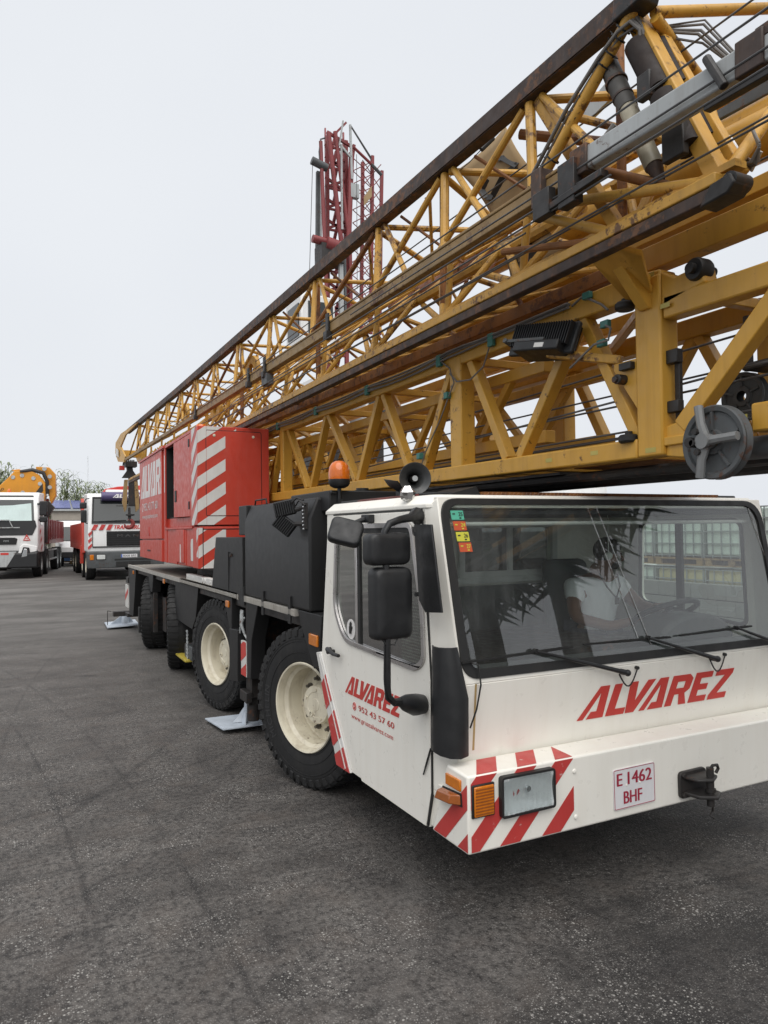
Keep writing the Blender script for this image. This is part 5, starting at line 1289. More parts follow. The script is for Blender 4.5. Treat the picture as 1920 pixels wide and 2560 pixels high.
for i, y in enumerate(LN):
    Lp = V((JX+.05, y, 3.49)); A = V((2.98, y, 3.93 + .01*(y-3)))
    if i < 2: continue
    brace(jib, Lp, A + V((0, .55, 0)), rr(y)*1.05, n=nb(y)); brace(jib, Lp + V((0, .06, 0)), A + V((.05, .95, -.05)), rr(y)*.95, n=nb(y))
    brace(jib, Lp + V((0, -.04, 0)), A + V((0, -.25, 0)), rr(y)*.95, n=nb(y))
    brace(jib, Lp + V((.02, -.02, 0)), V((JX+.08, y-.06, zk(y)-.02)), rr(y)*.9, n=nb(y))
    brace(jib, Lp + V((0, .08, -.01)), V((XL_, y+.95, zl2(y))), rr(y)*.8, M_YELLOW if i % 2 else M_RUSTY, n=nb(y))
    brace(jib, Lp + V((0, -.02, -.01)), V((XL_, y-.25, zl2(y))), rr(y)*.8, n=nb(y))
    brace(jib, V((XL_, y-.2, zl2(y))), A + V((0, .3, 0)), rr(y)*.8, n=nb(y)); brace(jib, V((XL_, y-.2, zl2(y))), A + V((0, -.45, 0)), rr(y)*.8, n=nb(y))
rnd = random.Random(77)
for y in [3.9 + .62*k for k in range(17)]:
    A = V((2.98, y, 3.93 + .01*(y-3)))
    brace(jib, A, (XR_, y+rnd.uniform(-.5, .5), zr(y)-.02), .013, n=6); brace(jib, A, (XL_, y+rnd.uniform(-.5, .5), zl2(y)+.02), .014, M_YELLOW if rnd.random() < .7 else M_RUSTY, n=6)
    brace(jib, V((JX+.06, y+.2, 3.48)), (XL_, y-.35, zl2(y)), .012, n=6)
# front end frame of the jib
F1, F2 = V((JX+.06, 2.47, 4.47)), V((JX+.03, 1.98, 3.47))
bar(jib, (2.70, 2.60, 4.52), (2.70, 2.12, 3.46), .085, .075, M_YELLOW, 'end_post', (0, 0, 1)); bar(jib, (2.80, 2.56, 4.46), (2.80, 2.11, 3.52), .055, .06, M_YELLOW, 'end_post', (0, 0, 1))
brace(jib, (2.63, 2.50, 4.50), (2.56, 3.26, 3.84), .030, n=12); brace(jib, (2.70, 2.48, 4.45), (3.6, 2.35, 4.67), .027, n=12); brace(jib, (2.70, 2.47, 4.42), (3.12, 2.58, 4.31), .027, n=12)
brace(jib, (2.60, 3.05, 3.745), (2.65, 2.06, 3.45), .027, n=12); brace(jib, (2.56, 3.25, 3.76), (2.64, 2.72, 3.47), .026, n=12); brace(jib, (2.60, 2.80, 3.82), (2.66, 2.38, 3.56), .024, M_RUSTY, 12); brace(jib, (2.56, 3.52, 3.64), (2.63, 2.74, 3.44), .020, M_RUSTY, 10)
brace(jib, (2.90, 2.90, 4.62), (2.90, 2.905, 3.58), .026, M_RUSTY, 12); brace(jib, (2.74, 2.68, 3.48), (3.02, 2.64, 4.02), .026, n=10); brace(jib, (2.76, 2.66, 3.48), (3.0, 2.98, 3.95), .022, n=10)
brace(jib, (2.70, 2.10, 3.50), (3.4, 2.15, 4.25), .030, n=12); brace(jib, (2.74, 2.13, 3.52), (3.22, 2.62, 4.25), .030, n=12)
bar(jib, (2.68, 3.31, 4.46), (2.69, 2.72, 3.50), .066, .060, M_YELLOW, 'end_post', (0, 0, 1)); brace(jib, (2.66, 3.30, 4.46), (3.3, 2.80, 4.40), .026, n=10); brace(jib, (2.70, 3.52, 4.38), (3.1, 3.0, 4.15), .030, M_RUSTY, 10); brace(jib, (2.72, 3.30, 4.42), (3.1, 2.75, 4.05), .022, n=10)
m = MB(); m.prism([(3.30, 3.70, 4.72), (3.30, 3.42, 4.80), (3.30, 3.38, 4.68), (3.30, 3.62, 4.64)], (.03, 0, 0)); m.build('grey_plate', M_GREY, jib)
m = MB(); m.lathe([(0, -.05), (.038, -.05), (.038, .05), (0, .05)], (JX+.03, 2.0, 3.405), (1, 0, 0), 14); m.build('end_pin', M_DARK, jib); m = MB(); m.prism(yz([(2.14, 3.342), (2.0, 3.350), (1.965, 3.385), (1.985, 3.43), (2.08, 3.42)], JX-.035), (.11, 0, 0)); m.build('end_lug', M_DARK, jib, bev=.008); m = MB(); m.prism(yz([(2.62, 4.45), (2.44, 4.45), (2.42, 4.50), (2.46, 4.60), (2.60, 4.60)], JX-.03), (.12, 0, 0)); m.build('end_lug', M_DARK, jib, bev=.008)
# grey telescopic strut with its rusty collars
m = MB(); m.beam((2.50, 2.72, 3.80), (2.50, .95, 3.745), .085, .115, (0, 0, 1)); gs = m.build('grey_strut', M_GREY, jib, bev=.010)
m = MB()
for y, z in ((2.74, 3.80), (1.80, 3.775)):
    m.beam((2.50, y+.06, z), (2.50, y-.06, z-.003), .11, .14, (0, 0, 1)); m.build('collar', M_RAIL, gs, bev=.006); m = MB()
m.box((2.44, 3.02, 3.70), (2.56, 3.10, 3.90)); m.build('collar', M_RAIL, gs, bev=.006); m = MB(); m.beam((2.51, 1.78, 3.83), (2.51, 1.2, 3.83), .11, .05, (0, 0, 1)); m.build('collar', M_RAIL, gs, bev=.006)
for f_ in (lambda m: m.box((2.42, 2.74, 3.60), (2.48, 2.86, 3.82)), lambda m: m.box((2.41, 2.92, 3.61), (2.46, 3.05, 3.75)), lambda m: m.beam((2.44, 3.0, 3.64), (2.44, 2.55, 3.655), .05, .035, (0, 0, 1)), lambda m: m.tube((2.44, 1.98, 3.86), (2.44, 1.90, 3.70), .018, 10), lambda m: m.beam((2.46, 2.0, 3.67), (2.46, 1.3, 3.645), .04, .03, (0, 0, 1))):
    m = MB(); f_(m); m.build('dark_clamp', M_DARK, gs, bev=.004)
m = MB()
for x, z0, z1, ya, yb in ((2.445, 3.79, 3.74, 5.5, .9), (2.44, 3.72, 3.665, 6.5, .9), (2.43, 3.65, 3.62, 9, 2.5), (2.46, 3.94, 3.90, 14, .9), (2.53, 3.60, 3.55, 16, 2.2), (2.75, 3.75, 3.68, 16, 1.6), (2.85, 4.12, 4.05, 18, .9), (2.9, 4.38, 4.32, 18, .9), (2.48, 3.70, 3.62, 18, 3.2), (3.1, 3.78, 3.7, 15, .9), (2.62, 3.66, 3.58, 12, 1.2)):
    m.tube((x, ya, z0), (x, yb, z1), .0052, 6)
m.build('wire_rope', M_ROPE, jib)
# dark hydraulic hose guards
for (a, b, r, nm) in (((2.66, 2.55, 4.32), (2.66, 2.26, 3.68), .058, 0), ((2.79, 2.53, 4.34), (2.79, 2.27, 3.74), .056, 0)):
    m = MB(); m.tube(a, V(a).lerp(V(b), .46), r, 18); m.tube(V(a).lerp(V(b), .52), b, r*1.02, 18); hg = m.build('hose_guard', paint('brown hose guard', (.028, .021, .019), .6, .3, .3, (.08, .055, .04), rust=.1, scale=4, bump=.1, spec=.2), jib)
for a, b in (((2.60, 2.42, 4.00), (2.64, 2.50, 4.12)), ((2.60, 2.24, 3.64), (2.64, 2.36, 3.80))):
    m = MB(); m.box(a, b); m.build('guard_flange', M_DARK, jib, bev=.006)
m = MB(); a, b = V((2.66, 2.74, 4.34)), V((2.66, 2.42, 3.60)); m.tube(a, a.lerp(b, .12), .048, 16); cy = m.build('hydraulic_cylinder', M_DARK, jib)
m = MB(); m.tube(a.lerp(b, .10), a.lerp(b, .40), .048, 18); m.build('cylinder_sleeve', paint('sooty sleeve', (.07, .066, .06), .6, .4, .4, scale=6), cy); m = MB(); m.tube(a.lerp(b, .40), a.lerp(b, .88), .044, 18); m.build('cylinder_barrel', paint('stained cream barrel', (.42, .38, .28), .5, .3, .6, (.08, .06, .045), rust=.15, scale=7), cy)
m = MB(); m.tube(a.lerp(b, .88), b, .040, 14, .020); m.lathe([(.044, -.008), (.056, -.008), (.056, .008), (.044, .008)], a.lerp(b, .17), b-a, 18, close=True); m.lathe([(.044, -.006), (.052, -.006), (.052, .006), (.044, .006)], a.lerp(b, .30), b-a, 18, close=True); m.build('cylinder_foot', M_RAIL, cy, kind='stuff')
# hoses looping round the end frame
m = MB()
for k, (dx, dz, r) in enumerate(((0, 0, .009), (.02, .018, .008), (-.02, -.012, .009), (.01, -.03, .007), (.03, .03, .006))):
    m.path([(2.56+dx*.6, 3.22, 3.98+dz), (2.57+dx*.6, 2.95, 4.20+dz), (2.58+dx*.6, 2.71, 4.34+dz*.7), (2.60+dx*.6, 2.60, 4.41+dz), (2.62+dx, 2.53, 4.42+dz), (2.65+dx, 2.50, 4.36), (2.67+dx, 2.52, 4.28)], r, 8)
    m.path([(2.86+dx*.5, 2.24+.01*k, 3.77), (2.86+dx*.6, 2.19, 3.66+dz*.3), (2.85+dx, 2.13, 3.58+dz*.4), (2.82+dx, 2.06, 3.56+dz*.3), (2.80, 2.02, 3.61+dz*.5), (2.84, 2.08, 3.72)], r*.8, 8)
    m.path([(2.80+dx, 2.52, 4.42+dz), (2.95+dx, 2.42, 4.40+dz*2), (3.05+dx, 2.32, 4.22+dz), (3.06+dx, 2.27, 4.10)], r*.8, 8)
m.path([(2.62, 2.66, 3.98), (2.58, 2.84, 3.84), (2.54, 3.02, 3.72)], .018, 8); m.path([(2.64, 2.66, 3.96), (2.60, 2.84, 3.82), (2.56, 3.02, 3.70)], .012, 8)
m.build('hydraulic_hose', M_CABLE, jib)
m = MB()
for k in range(4): m.path([(2.855+.008*k, 2.22, 3.76), (2.86+.008*k, 2.15, 3.64-.008*k), (2.85, 2.08+.005*k, 3.57-.008*k), (2.84, 2.04, 3.60)], .008, 8)
m.build('grey_hose', M_CHROME, jib)
rnd = random.Random(21)
m = MB()
for k in range(26):
    s = rnd.random(); p = V((2.63, 2.50, 4.50)).lerp(V((2.56, 3.26, 3.84)), s); d = V((rnd.uniform(-1, .2), rnd.uniform(-.6, .6), rnd.uniform(-.4, 1))).normalized()
    m.tube(p + d*.03, p + d*rnd.uniform(.05, .075), .003, 5); 
    if k % 3 == 0: m.lathe([(.036, -.004), (.042, -.004), (.042, .004), (.036, .004)], p, F1-V((2.52, 3.28, 3.86)), 12, close=True)
m.build('cable_tie', M_GASKET, jib, kind='stuff')
# clamps that hold the tan beam
for y in (6.05, 8.6, 7.95, 11.6):
    m = MB(); m.box((2.455, y-.03, zk(y)-.09), (2.475, y+.03, zk(y)+.07)); m.box((2.44, y-.03, zk(y)-.16), (2.50, y+.05, zk(y)-.09)); m.build('beam_clamp', M_DARK, jib, bev=.004)
m = MB(); m.box((2.46, 7.85, 3.66), (2.54, 8.05, 3.78)); m.build('beam_clamp', M_GREYD, jib)
# pulley plates within the rear lattice
for y, x, z in ((9.9, 2.9, 4.28), (14.6, 2.9, 4.36), (11.8, 2.85, 4.0)):
    m = MB(); m.lathe([(.07, -.03), (.18, -.03), (.19, 0), (.18, .03), (.07, .03)], (x, y, z), (1, .2, 0), 20, close=True); m.prism(yz([(y-.12, z-.2), (y+.12, z-.2), (y+.06, z+.2), (y-.06, z+.2)], x+.05), (.02, 0, 0)); m.build('pulley', M_YELLOW, jib)
# the two big yellow tubes (telescoped tower) on the far side
m = MB(); m.tube((3.62, .9, 4.13), (3.62, 5.2, 4.29), .115, 30); m.build('telescope_tube', M_YELLOW2, jib, label='upper of the two big yellow tubes')
m = MB(); m.tube((3.36, .9, 3.885), (3.36, 4.15, 4.06), .122, 34); tt = m.build('telescope_tube', M_YELLOW2, jib, label='lower of the two big yellow tubes')
m = MB(); m.tube((3.40, 4.9, 4.22), (3.40, 6.5, 4.27), .10, 28); m.build('telescope_tube', paint('faded pink tube', (.36, .16, .10), .5, .2, .4, rust=.15), jib, label='faded pinkish tube behind the lattice')
bar(jib, (3.75, .9, 4.33), (3.75, 3.2, 4.47), .08, .085, M_GREYD, 'dark_beam', (0, 0, 1))
bar(jib, (3.5, 1.0, 3.72), (3.5, 9.0, 3.80), .10, .12, M_YELLOW2, 'inner_beam', (0, 0, 1)); bar(jib, (3.25, .9, 3.66), (3.25, 12.0, 3.70), .07, .08, M_YELLOW2, 'inner_beam', (0, 0, 1))
# banner hung in the lattice
bn = MB()
def bp(p): return V(p)
P = [V((3.02, 4.10, 4.80)), V((2.94, 4.60, 4.70)), V((3.08, 4.28, 4.20)), V((3.14, 3.86, 4.30))]
def bq(u, v_): a = P[1].lerp(P[0], u); b = P[2].lerp(P[3], u); q = a.lerp(b, v_); return q + V((.03*math.sin(u*3+v_*4), 0, 0))
vs = [bq(i/10, j/10) for j in range(11) for i in range(11)]
bn.add(vs, [(j*11+i, j*11+i+1, (j+1)*11+i+1, (j+1)*11+i) for j in range(10) for i in range(10)])
sb3 = bn.build('banner', M_PRINT, jib, smooth=60); so = sb3.modifiers.new('thick', 'SOLIDIFY'); so.thickness = .004
m = MB()
def strip(pts, w):
    for p, q in zip(pts[:-1], pts[1:]): m.beam(bq(*p)-V((.012, .012, 0)), bq(*q)-V((.012, .012, 0)), w, .004, V((-.6, -.8, 0)))
strip([(.10, .45), (.10, .60), (.22, .68), (.62, .58)], .055); strip([(.10, .45), (.28, .40)], .055); strip([(.62, .58), (.86, .60), (.72, .36), (.58, .25)], .045); m.build('banner_letter', M_LETTERK, sb3, smooth=0)
m = MB()
for a, b in ((P[0], V((2.66, 4.10, 4.50))), (P[1], V((2.66, 4.85, 4.52)))):
    a = V(a); b = V((2.70, a.y+.08, zu(a.y)-.03)); d = b-a
    m.tube(a + d*.28, a + d*.55, .018, 8); m.path([a, a + d*.28], .004, 5); m.path([a + d*.55, a + d*.8 + V((.01, .02, 0)), b], .004, 5)
m.build('spring_hook', M_GASKET, sb3)
P2 = [V((3.10, 3.98, 4.00)), V((3.2, 4.10, 3.86)), V((3.1, 3.62, 3.70)), V((3.14, 3.55, 3.98))]
m = MB(); P = [V((3.02, 3.70, 3.98)), V((3.02, 4.25, 4.02)), V((3.02, 4.02, 3.66)), V((3.02, 3.50, 3.72))]
vs = [bq(i/6, j/6) for j in range(7) for i in range(7)]; m.add(vs, [(j*7+i, j*7+i+1, (j+1)*7+i+1, (j+1)*7+i) for j in range(6) for i in range(6)])
sb4 = m.build('banner', M_PRINT, jib, smooth=60); so = sb4.modifiers.new('thick', 'SOLIDIFY'); so.thickness = .004
m = MB(); strip([(.12, .18), (.22, .75)], .05); strip([(.22, .75), (.86, .66)], .05); strip([(.50, .20), (.60, .50)], .045); strip([(.12, .2), (.5, .16)], .045); m.build('banner_letter', M_LETTERK, sb4, smooth=0)
# ---- jib head at the far end
m = MB()
m.prism([(2.55, 18.6, 4.72), (2.55, 21.9, 4.86), (2.55, 23.2, 4.74), (2.55, 23.3, 4.45), (2.55, 22.6, 4.12), (2.55, 21.2, 3.98), (2.55, 21.0, 4.12), (2.55, 22.0, 4.50), (2.55, 20.9, 4.70)], (.04, 0, 0)); m.prism([(3.1, 20.9, 4.62), (3.1, 23.3, 4.45), (3.1, 22.6, 4.12), (3.1, 21.2, 4.0)], (.04, 0, 0)); m.box((2.55, 22.9, 4.3), (3.14, 23.1, 4.5)); m.build('jib_head', M_YELLOW2, jib)
m = MB(); m.box((2.535, 22.35, 4.30), (2.545, 22.9, 4.38)); m.prism([(2.50, 22.7, 4.52), (2.50, 22.2, 4.42), (2.50, 22.2, 4.22), (2.50, 22.7, 4.34)], (.02, 0, 0)); m.build('white_board', M_STRIPE, jib)
m = MB(); m.box((2.56, 22.3, 3.86), (2.70, 22.45, 3.98)); m.build('red_lamp', M_LETTER, jib)
m = MB()
for k in range(7): m.path([(2.6+.05*k, 21.9, 4.12), (2.62+.045*k, 21.9, 4.04-.02*(k % 3)), (2.6+.06*k, 21.85, 3.95)], .02, 5)
m.box((2.64, 21.6, 3.9), (2.95, 22.0, 4.05)); m.build('trolley', M_DARK, jib)

# ================================================================ hook block hanging from the trolley
HK = thing('hook_block', 'yellow hook block with red hook hanging below the jib head', 'hook block', (2.76, 21.8, 2.14), world=True)
m = MB(); m.prism([(2.68, 21.75, 3.97), (2.84, 21.75, 3.97), (2.86, 21.75, 3.80), (3.0, 21.75, 3.59), (2.56, 21.75, 3.59), (2.70, 21.75, 3.80)], (0, .14, 0)); m.build('rope_guard', M_DARK, HK)
m = MB(); m.box((2.74, 21.76, 2.80), (2.90, 21.88, 3.60)); m.build('rope_fall', M_DARK, HK)
for s, n in ((-1, 0), (1, 0)):
    m = MB(); x = 2.80 + s*.13; m.prism([(x-.04, 21.74, 3.54), (x+.05, 21.74, 3.54), (x+.06+s*.03, 21.74, 3.1), (x+.05+s*.04, 21.74, 2.72), (x-.02+s*.02, 21.74, 2.62), (x-.06+s*.04, 21.74, 2.9)], (0, .16, 0)); m.build('side_plate', M_TAN, HK, bev=.008)
m = MB(); m.tube((2.40, 21.8, 2.80), (3.16, 21.8, 2.80), .015, 6); m.tube((2.76, 21.8, 2.35), (2.76, 21.8, 2.75), .05, 10, .03); m.lathe([(0, .0), (.12, .02), (.12, .06), (0, .08)], (2.78, 21.8, 2.50), (0, 0, 1), 14); m.build('swivel', M_DARK, HK)
m = MB(); pts = []
for i in range(15):
    a = R(100) - R(275)*i/14; pts.append((2.74+.115*math.cos(a), 21.8, 2.29+.115*math.sin(a)))
m.path(pts, [.04, .045, .05, .055, .058, .06, .06, .06, .058, .055, .05, .045, .04, .03, .02], 10); m.build('hook', plain('dark red hook', (.22, .025, .022), .45), HK)
# ================================================================ driver
def skin_body(name, verts, edges, radii, mt, parent, root=0, sub=2, **kw):
    me = bpy.data.meshes.new(name); me.from_pydata([tuple(v) for v in verts], edges, [])
    o = bpy.data.objects.new(name, me); COL.objects.link(o)
    o.modifiers.new('skin', 'SKIN'); sv = me.skin_vertices[0].data
    for i, r in enumerate(radii):
        sv[i].radius = (r, r) if not isinstance(r, tuple) else r
        sv[i].use_root = (i == root)
    s = o.modifiers.new('sub', 'SUBSURF'); s.levels = sub; s.render_levels = sub
    dg = bpy.context.evaluated_depsgraph_get()
    m2 = bpy.data.meshes.new_from_object(o.evaluated_get(dg))
    bpy.data.objects.remove(o); bpy.data.meshes.remove(me)
    m2.materials.clear(); m2.materials.append(mt)
    m2.polygons.foreach_set('use_smooth', [True]*len(m2.polygons))
    o = bpy.data.objects.new(name, m2); link(o, parent)
    OFF[o] = V((0, 0, 0)) if parent is None else V(OFF.get(parent, (0, 0, 0)))
    return props(o, kw.get('label'), kw.get('cat'), kw.get('group'), kw.get('kind'))
PX, PY, PZ = 3.93, 4.33, 1.10         # hips
PB = [(0,0,.06),(0,.01,.20),(0,0,.34),(.01,-.03,.46),(.02,-.06,.545),(.03,-.085,.60),(.045,-.115,.665),(.055,-.125,.73),
      (-.20,-.02,.45),(-.27,-.10,.24),(-.14,-.33,.19),(-.04,-.45,.235),
      (.20,-.06,.45),(.29,-.20,.30),(.20,-.42,.30),(.14,-.50,.33),
      (-.11,-.05,.04),(-.13,-.42,.03),(-.13,-.50,-.36),(-.13,-.58,-.40),(.11,-.05,.04),(.13,-.42,.03),(.13,-.50,-.36),(.13,-.58,-.40)]
PE = [(0,1),(1,2),(2,3),(3,4),(4,5),(5,6),(6,7),(3,8),(8,9),(9,10),(10,11),(3,12),(12,13),(13,14),(14,15),(0,16),(16,17),(17,18),(18,19),(0,20),(20,21),(21,22),(22,23)]
PR = [.15,.155,.165,(.155,.12),.065,.068,.088,.085,.075,.05,.04,.032,.075,.05,.04,.032,.095,.075,.05,.045,.095,.075,.05,.045]
per = skin_body('person', PB, PE, PR, M_SKIN, None, label='driver in a white t-shirt sitting at the steering wheel of the crane cab', cat='person')
per.location = (PX, PY, PZ); OFF[per] = V((0, 0, 0))
def pchild(mb, name, mt, **kw):
    o = mb.build(name, mt, None, **kw); o.parent = per; o.location = OFF[o]; return o
hd = V((.05, -.125, .705))
face = unit((.75, -.62, -.25)); side = unit(face.cross((0, 0, 1))); upf = side.cross(face)
m = MB()
def hp_(f, s, u): return hd + face*f + side*s + upf*u
m.tube(hp_(.085, 0, .005), hp_(.118, 0, -.025), .012, 8, .018)
for s in (-1, 1): m.ball(hp_(.0, s*.086, -.005), .026, 8, 6, (.6, .6, 1))
pchild(m, 'nose_and_ears', M_SKIN)
m = MB()
for s in (-1, 1): m.ball(hp_(.082, s*.032, .018), .011, 8, 6)
m.ball(hp_(.086, 0, -.060), .024, 8, 4, (1, 1, .3)); pchild(m, 'eyes_and_mouth', M_HAIR)
m = MB(); m.ball((0, 0, 0), .104, 18, 12, (1.0, 1.0, .98))
m.v = [p for p in m.v]
keep = []
m2 = MB(); vs = [hd + V((p[0], p[1], p[2])) - face*.016 + upf*.020 for p in m.v]
fs = [f for f in m.f if sum((vs[i]-hd).dot(face)*.9 - (vs[i]-hd).dot(upf) for i in f)/len(f) < .022]
m2.add(vs, fs); pchild(m2, 'hair', M_HAIR)
m = MB(); m.ball(hp_(.055, 0, -.075), .05, 10, 8, (1, 1, .7)); pchild(m, 'beard', M_HAIR)
SV = [(0,0,.04),(0,.01,.20),(0,0,.34),(.01,-.02,.455),(-.19,-.02,.455),(-.245,-.07,.33),(.19,-.055,.455),(.255,-.13,.37)]
sh_ = skin_body('t_shirt', SV, [(0,1),(1,2),(2,3),(3,4),(4,5),(3,6),(6,7)], [.172,.175,.182,(.17,.135),.092,.085,.092,.085], M_SHIRT, None); sh_.parent = per; sh_.location = (0, 0, 0)
TV = [(0,0,.04),(-.11,-.05,.04),(-.13,-.42,.03),(-.13,-.50,-.34),(.11,-.05,.04),(.13,-.42,.03),(.13,-.50,-.34)]
tr_ = skin_body('trousers', TV, [(0,1),(1,2),(2,3),(0,4),(4,5),(5,6)], [.168,.112,.09,.07,.112,.09,.07], M_DENIM, None); tr_.parent = per; tr_.location = (0, 0, 0)
m = MB()
for base, d, sd in (((-.04,-.45,.235), unit((.5,-.8,.2)), 1), ((.14,-.50,.33), unit((-.3,-.8,.4)), -1)):
    b = V(base); d_, s_, u_ = frame(d)
    for k in range(4):
        p = b + d*.03 + s_*(-.027+.018*k); L = (.05, .058, .055, .045)[k]
        m.path([p, p + d*L*.55, p + d*L*.85 - u_*.022, p + d*L*.75 - u_*.045], [.0095, .009, .0085, .007], 7)
    p = b + s_*(.03*sd); m.path([p, p + s_*.02*sd + d*.02 - u_*.01, p + s_*.012*sd + d*.045 - u_*.03], [.011, .010, .008], 7)
pchild(m, 'fingers', M_SKIN)
m = MB(); m.path([(-.06, -.14, .56), (-.035, -.19, .46), (.03, -.215, .38)], .006, 6); m.path([(.11, -.15, .55), (.085, -.20, .46), (.035, -.215, .38)], .006, 6); m.box((.015, -.225, .33), (.055, -.215, .38)); pchild(m, 'lanyard', M_HAIR)

# ================================================================ parked trucks
def truck_wheel(parent, x, y, r=.52, w=.32, side=1, rim=None):
    m = MB(); m.lathe([(r*.52, -w*.46), (r*.75, -w*.5), (r*.93, -w*.47), (r, -w*.34), (r, w*.34), (r*.93, w*.47), (r*.75, w*.5), (r*.52, w*.46)], (x, y, r), (side, 0, 0), 36)
    for i in range(4): m.lathe([(r+.001, -w*.3+i*w*.2-.012), (r+.008, -w*.3+i*w*.2-.008), (r+.008, -w*.3+i*w*.2+.05), (r+.001, -w*.3+i*w*.2+.054)], (x, y, r), (side, 0, 0), 36)
    wl_ = m.build('wheel', M_RUBBER, parent)
    m = MB(); m.lathe([(r*.54, w*.46), (r*.50, w*.42), (r*.48, w*.1), (r*.3, w*.05), (r*.28, w*.3), (r*.14, w*.36), (0, w*.36)], (x, y, r), (side, 0, 0), 28); m.build('rim', rim or M_CREAM, wl_)
G0 = .387
# ---- white eight-wheel tipper with an orange folded loader crane
VT = thing('tipper_truck', 'white truck with folded orange loader crane and dark red tipper body, leftmost', 'truck', (.583, 30.3, G0), R(-7.5), 'trucks parked at the back of the yard')
def vx(x): return x
m = MB(); m.prism([(-2.5, .10, .95), (-2.5, .0, 1.35), (-2.5, .02, 2.15), (-2.5, .28, 3.05), (-2.5, .50, 3.24), (-2.5, 1.95, 3.28), (-2.5, 1.95, .95)], (2.5, 0, 0)); vcab = m.build('cab', M_WHITE2, VT, bev=.05, seg=3)
m = MB(); m.prism([(-2.42, -.02, 1.62), (-.20, -.02, 1.62), (-.06, -.02, 1.95), (-.10, -.01, 2.15), (-.14, .03, 2.18), (-2.40, .03, 2.18), (-2.46, -.02, 1.95)], (0, .06, 0)); m.prism([(-2.36, .262, 2.97), (-.16, .262, 2.97), (-.20, .30, 3.12), (-2.30, .30, 3.12)], (0, .1, 0)); m.build('black_nose', M_PLASTIC, vcab, bev=.01)
m = MB(); m.add([(-2.38, .012, 2.15), (-.14, .012, 2.15), (-.19, .245, 2.95), (-2.32, .245, 2.95), (-2.38, .04, 2.15), (-.14, .04, 2.15), (-.19, .275, 2.95), (-2.32, .275, 2.95)], [(0,1,2,3),(7,6,5,4),(0,4,5,1),(1,5,6,2),(2,6,7,3),(3,7,4,0)]); fixn(m.build('windscreen', M_GLASSD, vcab, smooth=0))
m = MB(); m.prism([(-2.3, -.002, 2.16), (-.22, -.002, 2.16), (-.26, .189, 2.82), (-.9, .166, 2.74), (-1.6, .160, 2.72), (-2.25, .149, 2.68)], (0, -.004, 0)); m.build('sunshade', plain('pale mint sunshade', (.55, .66, .64), .6), vcab)
m = MB(); m.box((-.02, .62, 2.0), (.012, 1.35, 2.85)); m.build('side_window', M_GLASSD, vcab, bev=.02)
m = MB(); m.prism([(-2.5, -.10, .40), (-2.5, -.10, .95), (-2.5, .02, 1.05), (-2.5, .62, 1.05), (-2.5, .62, .40)], (2.5, 0, 0)); vb = m.build('bumper', M_PLASTIC, VT, bev=.06, seg=3)
m = MB(); m.prism([(-1.98, -.108, .45), (-1.05, -.108, .45), (-.72, -.108, 1.02), (-2.1, -.108, 1.02)], (0, .03, 0)); m.build('grey_skid_panel', M_GREY, vb, bev=.01)
m = MB(); m.box((-1.25, -.114, .90), (-.98, -.109, .98)); m.build('red_lettering', M_LETTER, vb)
m = MB(); m.prism([(-.72, -.08, .66), (-.10, -.06, .72), (-.03, .02, 1.20), (-.48, -.06, 1.30), (-.62, -.08, 1.20)], (0, .08, 0)); hw = m.build('headlight_housing', M_WHITE2, vb, bev=.02)
m = MB(); m.prism([(-.64, -.095, .72), (-.24, -.08, .80), (-.30, -.095, 1.16), (-.50, -.095, 1.18)], (0, .04, 0)); m.build('headlight', M_GASKET, hw, bev=.01)
m = MB(); m.prism([(-.56, -.105, .80), (-.36, -.10, .84), (-.36, -.105, 1.10), (-.47, -.105, 1.12)], (0, .02, 0)); m.build('lamp', M_REFL, hw, bev=.01)
m = MB(); m.prism([(-2.4, -.03, 1.28), (-.74, -.03, 1.28), (-.70, -.03, 1.50), (-.80, -.03, 1.54), (-2.4, -.03, 1.54)], (0, .06, 0)); m.build('grille', M_BLACK, vcab, bev=.02)
m = MB(); write(m, 'FM', (-1.16, -.033, 1.38), (1, 0, 0), (0, 0, 1), .16, .06); m.build('badge_lettering', M_GREY, vcab)
m = MB(); m.prism([(-.52, -.018, 1.42), (-.26, -.018, 1.42), (-.39, -.018, 1.66)], (0, -.004, 0)); tb = m.build('triangle_emblem', M_LETTER, vcab)
m = MB(); m.prism([(-.47, -.0225, 1.455), (-.31, -.0225, 1.455), (-.325, -.0225, 1.485), (-.455, -.0225, 1.485)], (0, -.002, 0)); m.prism([(-.43, -.0225, 1.51), (-.35, -.0225, 1.51), (-.385, -.0225, 1.56)], (0, -.002, 0)); m.build('emblem_print', M_LETTERW, tb)
m = MB(); m.beam((-2.35, -.03, 2.17), (-.98, -.03, 2.19), .03, .03); m.beam((-.98, -.03, 2.19), (-.85, -.03, 1.9), .03, .03); m.beam((-2.3, -.035, 1.905), (-.62, -.035, 1.905), .02, .035); m.build('wiper', M_GREY, vcab)
for z0, z1 in ((2.35, 2.9), (2.1, 2.32)):
    m = MB(); m.box((.03, .05, z0), (.30, .16, z1)); m.build('mirror', M_PLASTIC, VT, bev=.04)
m = MB(); m.box((-.05, .12, 2.75), (.14, .18, 2.82)); m.box((-.05, .12, 2.15), (.14, .18, 2.22)); m.build('mirror_arm', M_PLASTIC, VT)
m = MB()
for y0, z0 in ((.5, 1.62), (.7, 1.30), (.9, 1.0)): m.prism([(.004, y0, z0), (.004, y0+.35, z0+.14), (.004, y0+.35, z0+.28), (.004, y0, z0+.14)], (.004, 0, 0)); 
m.build('red_stripe', M_LETTER, vcab)
for y in (1.35, 3.25, 7.7, 9.1):
    truck_wheel(VT, -.17, y, side=1, rim=M_GREY); truck_wheel(VT, -2.33, y, side=-1, rim=M_GREY)
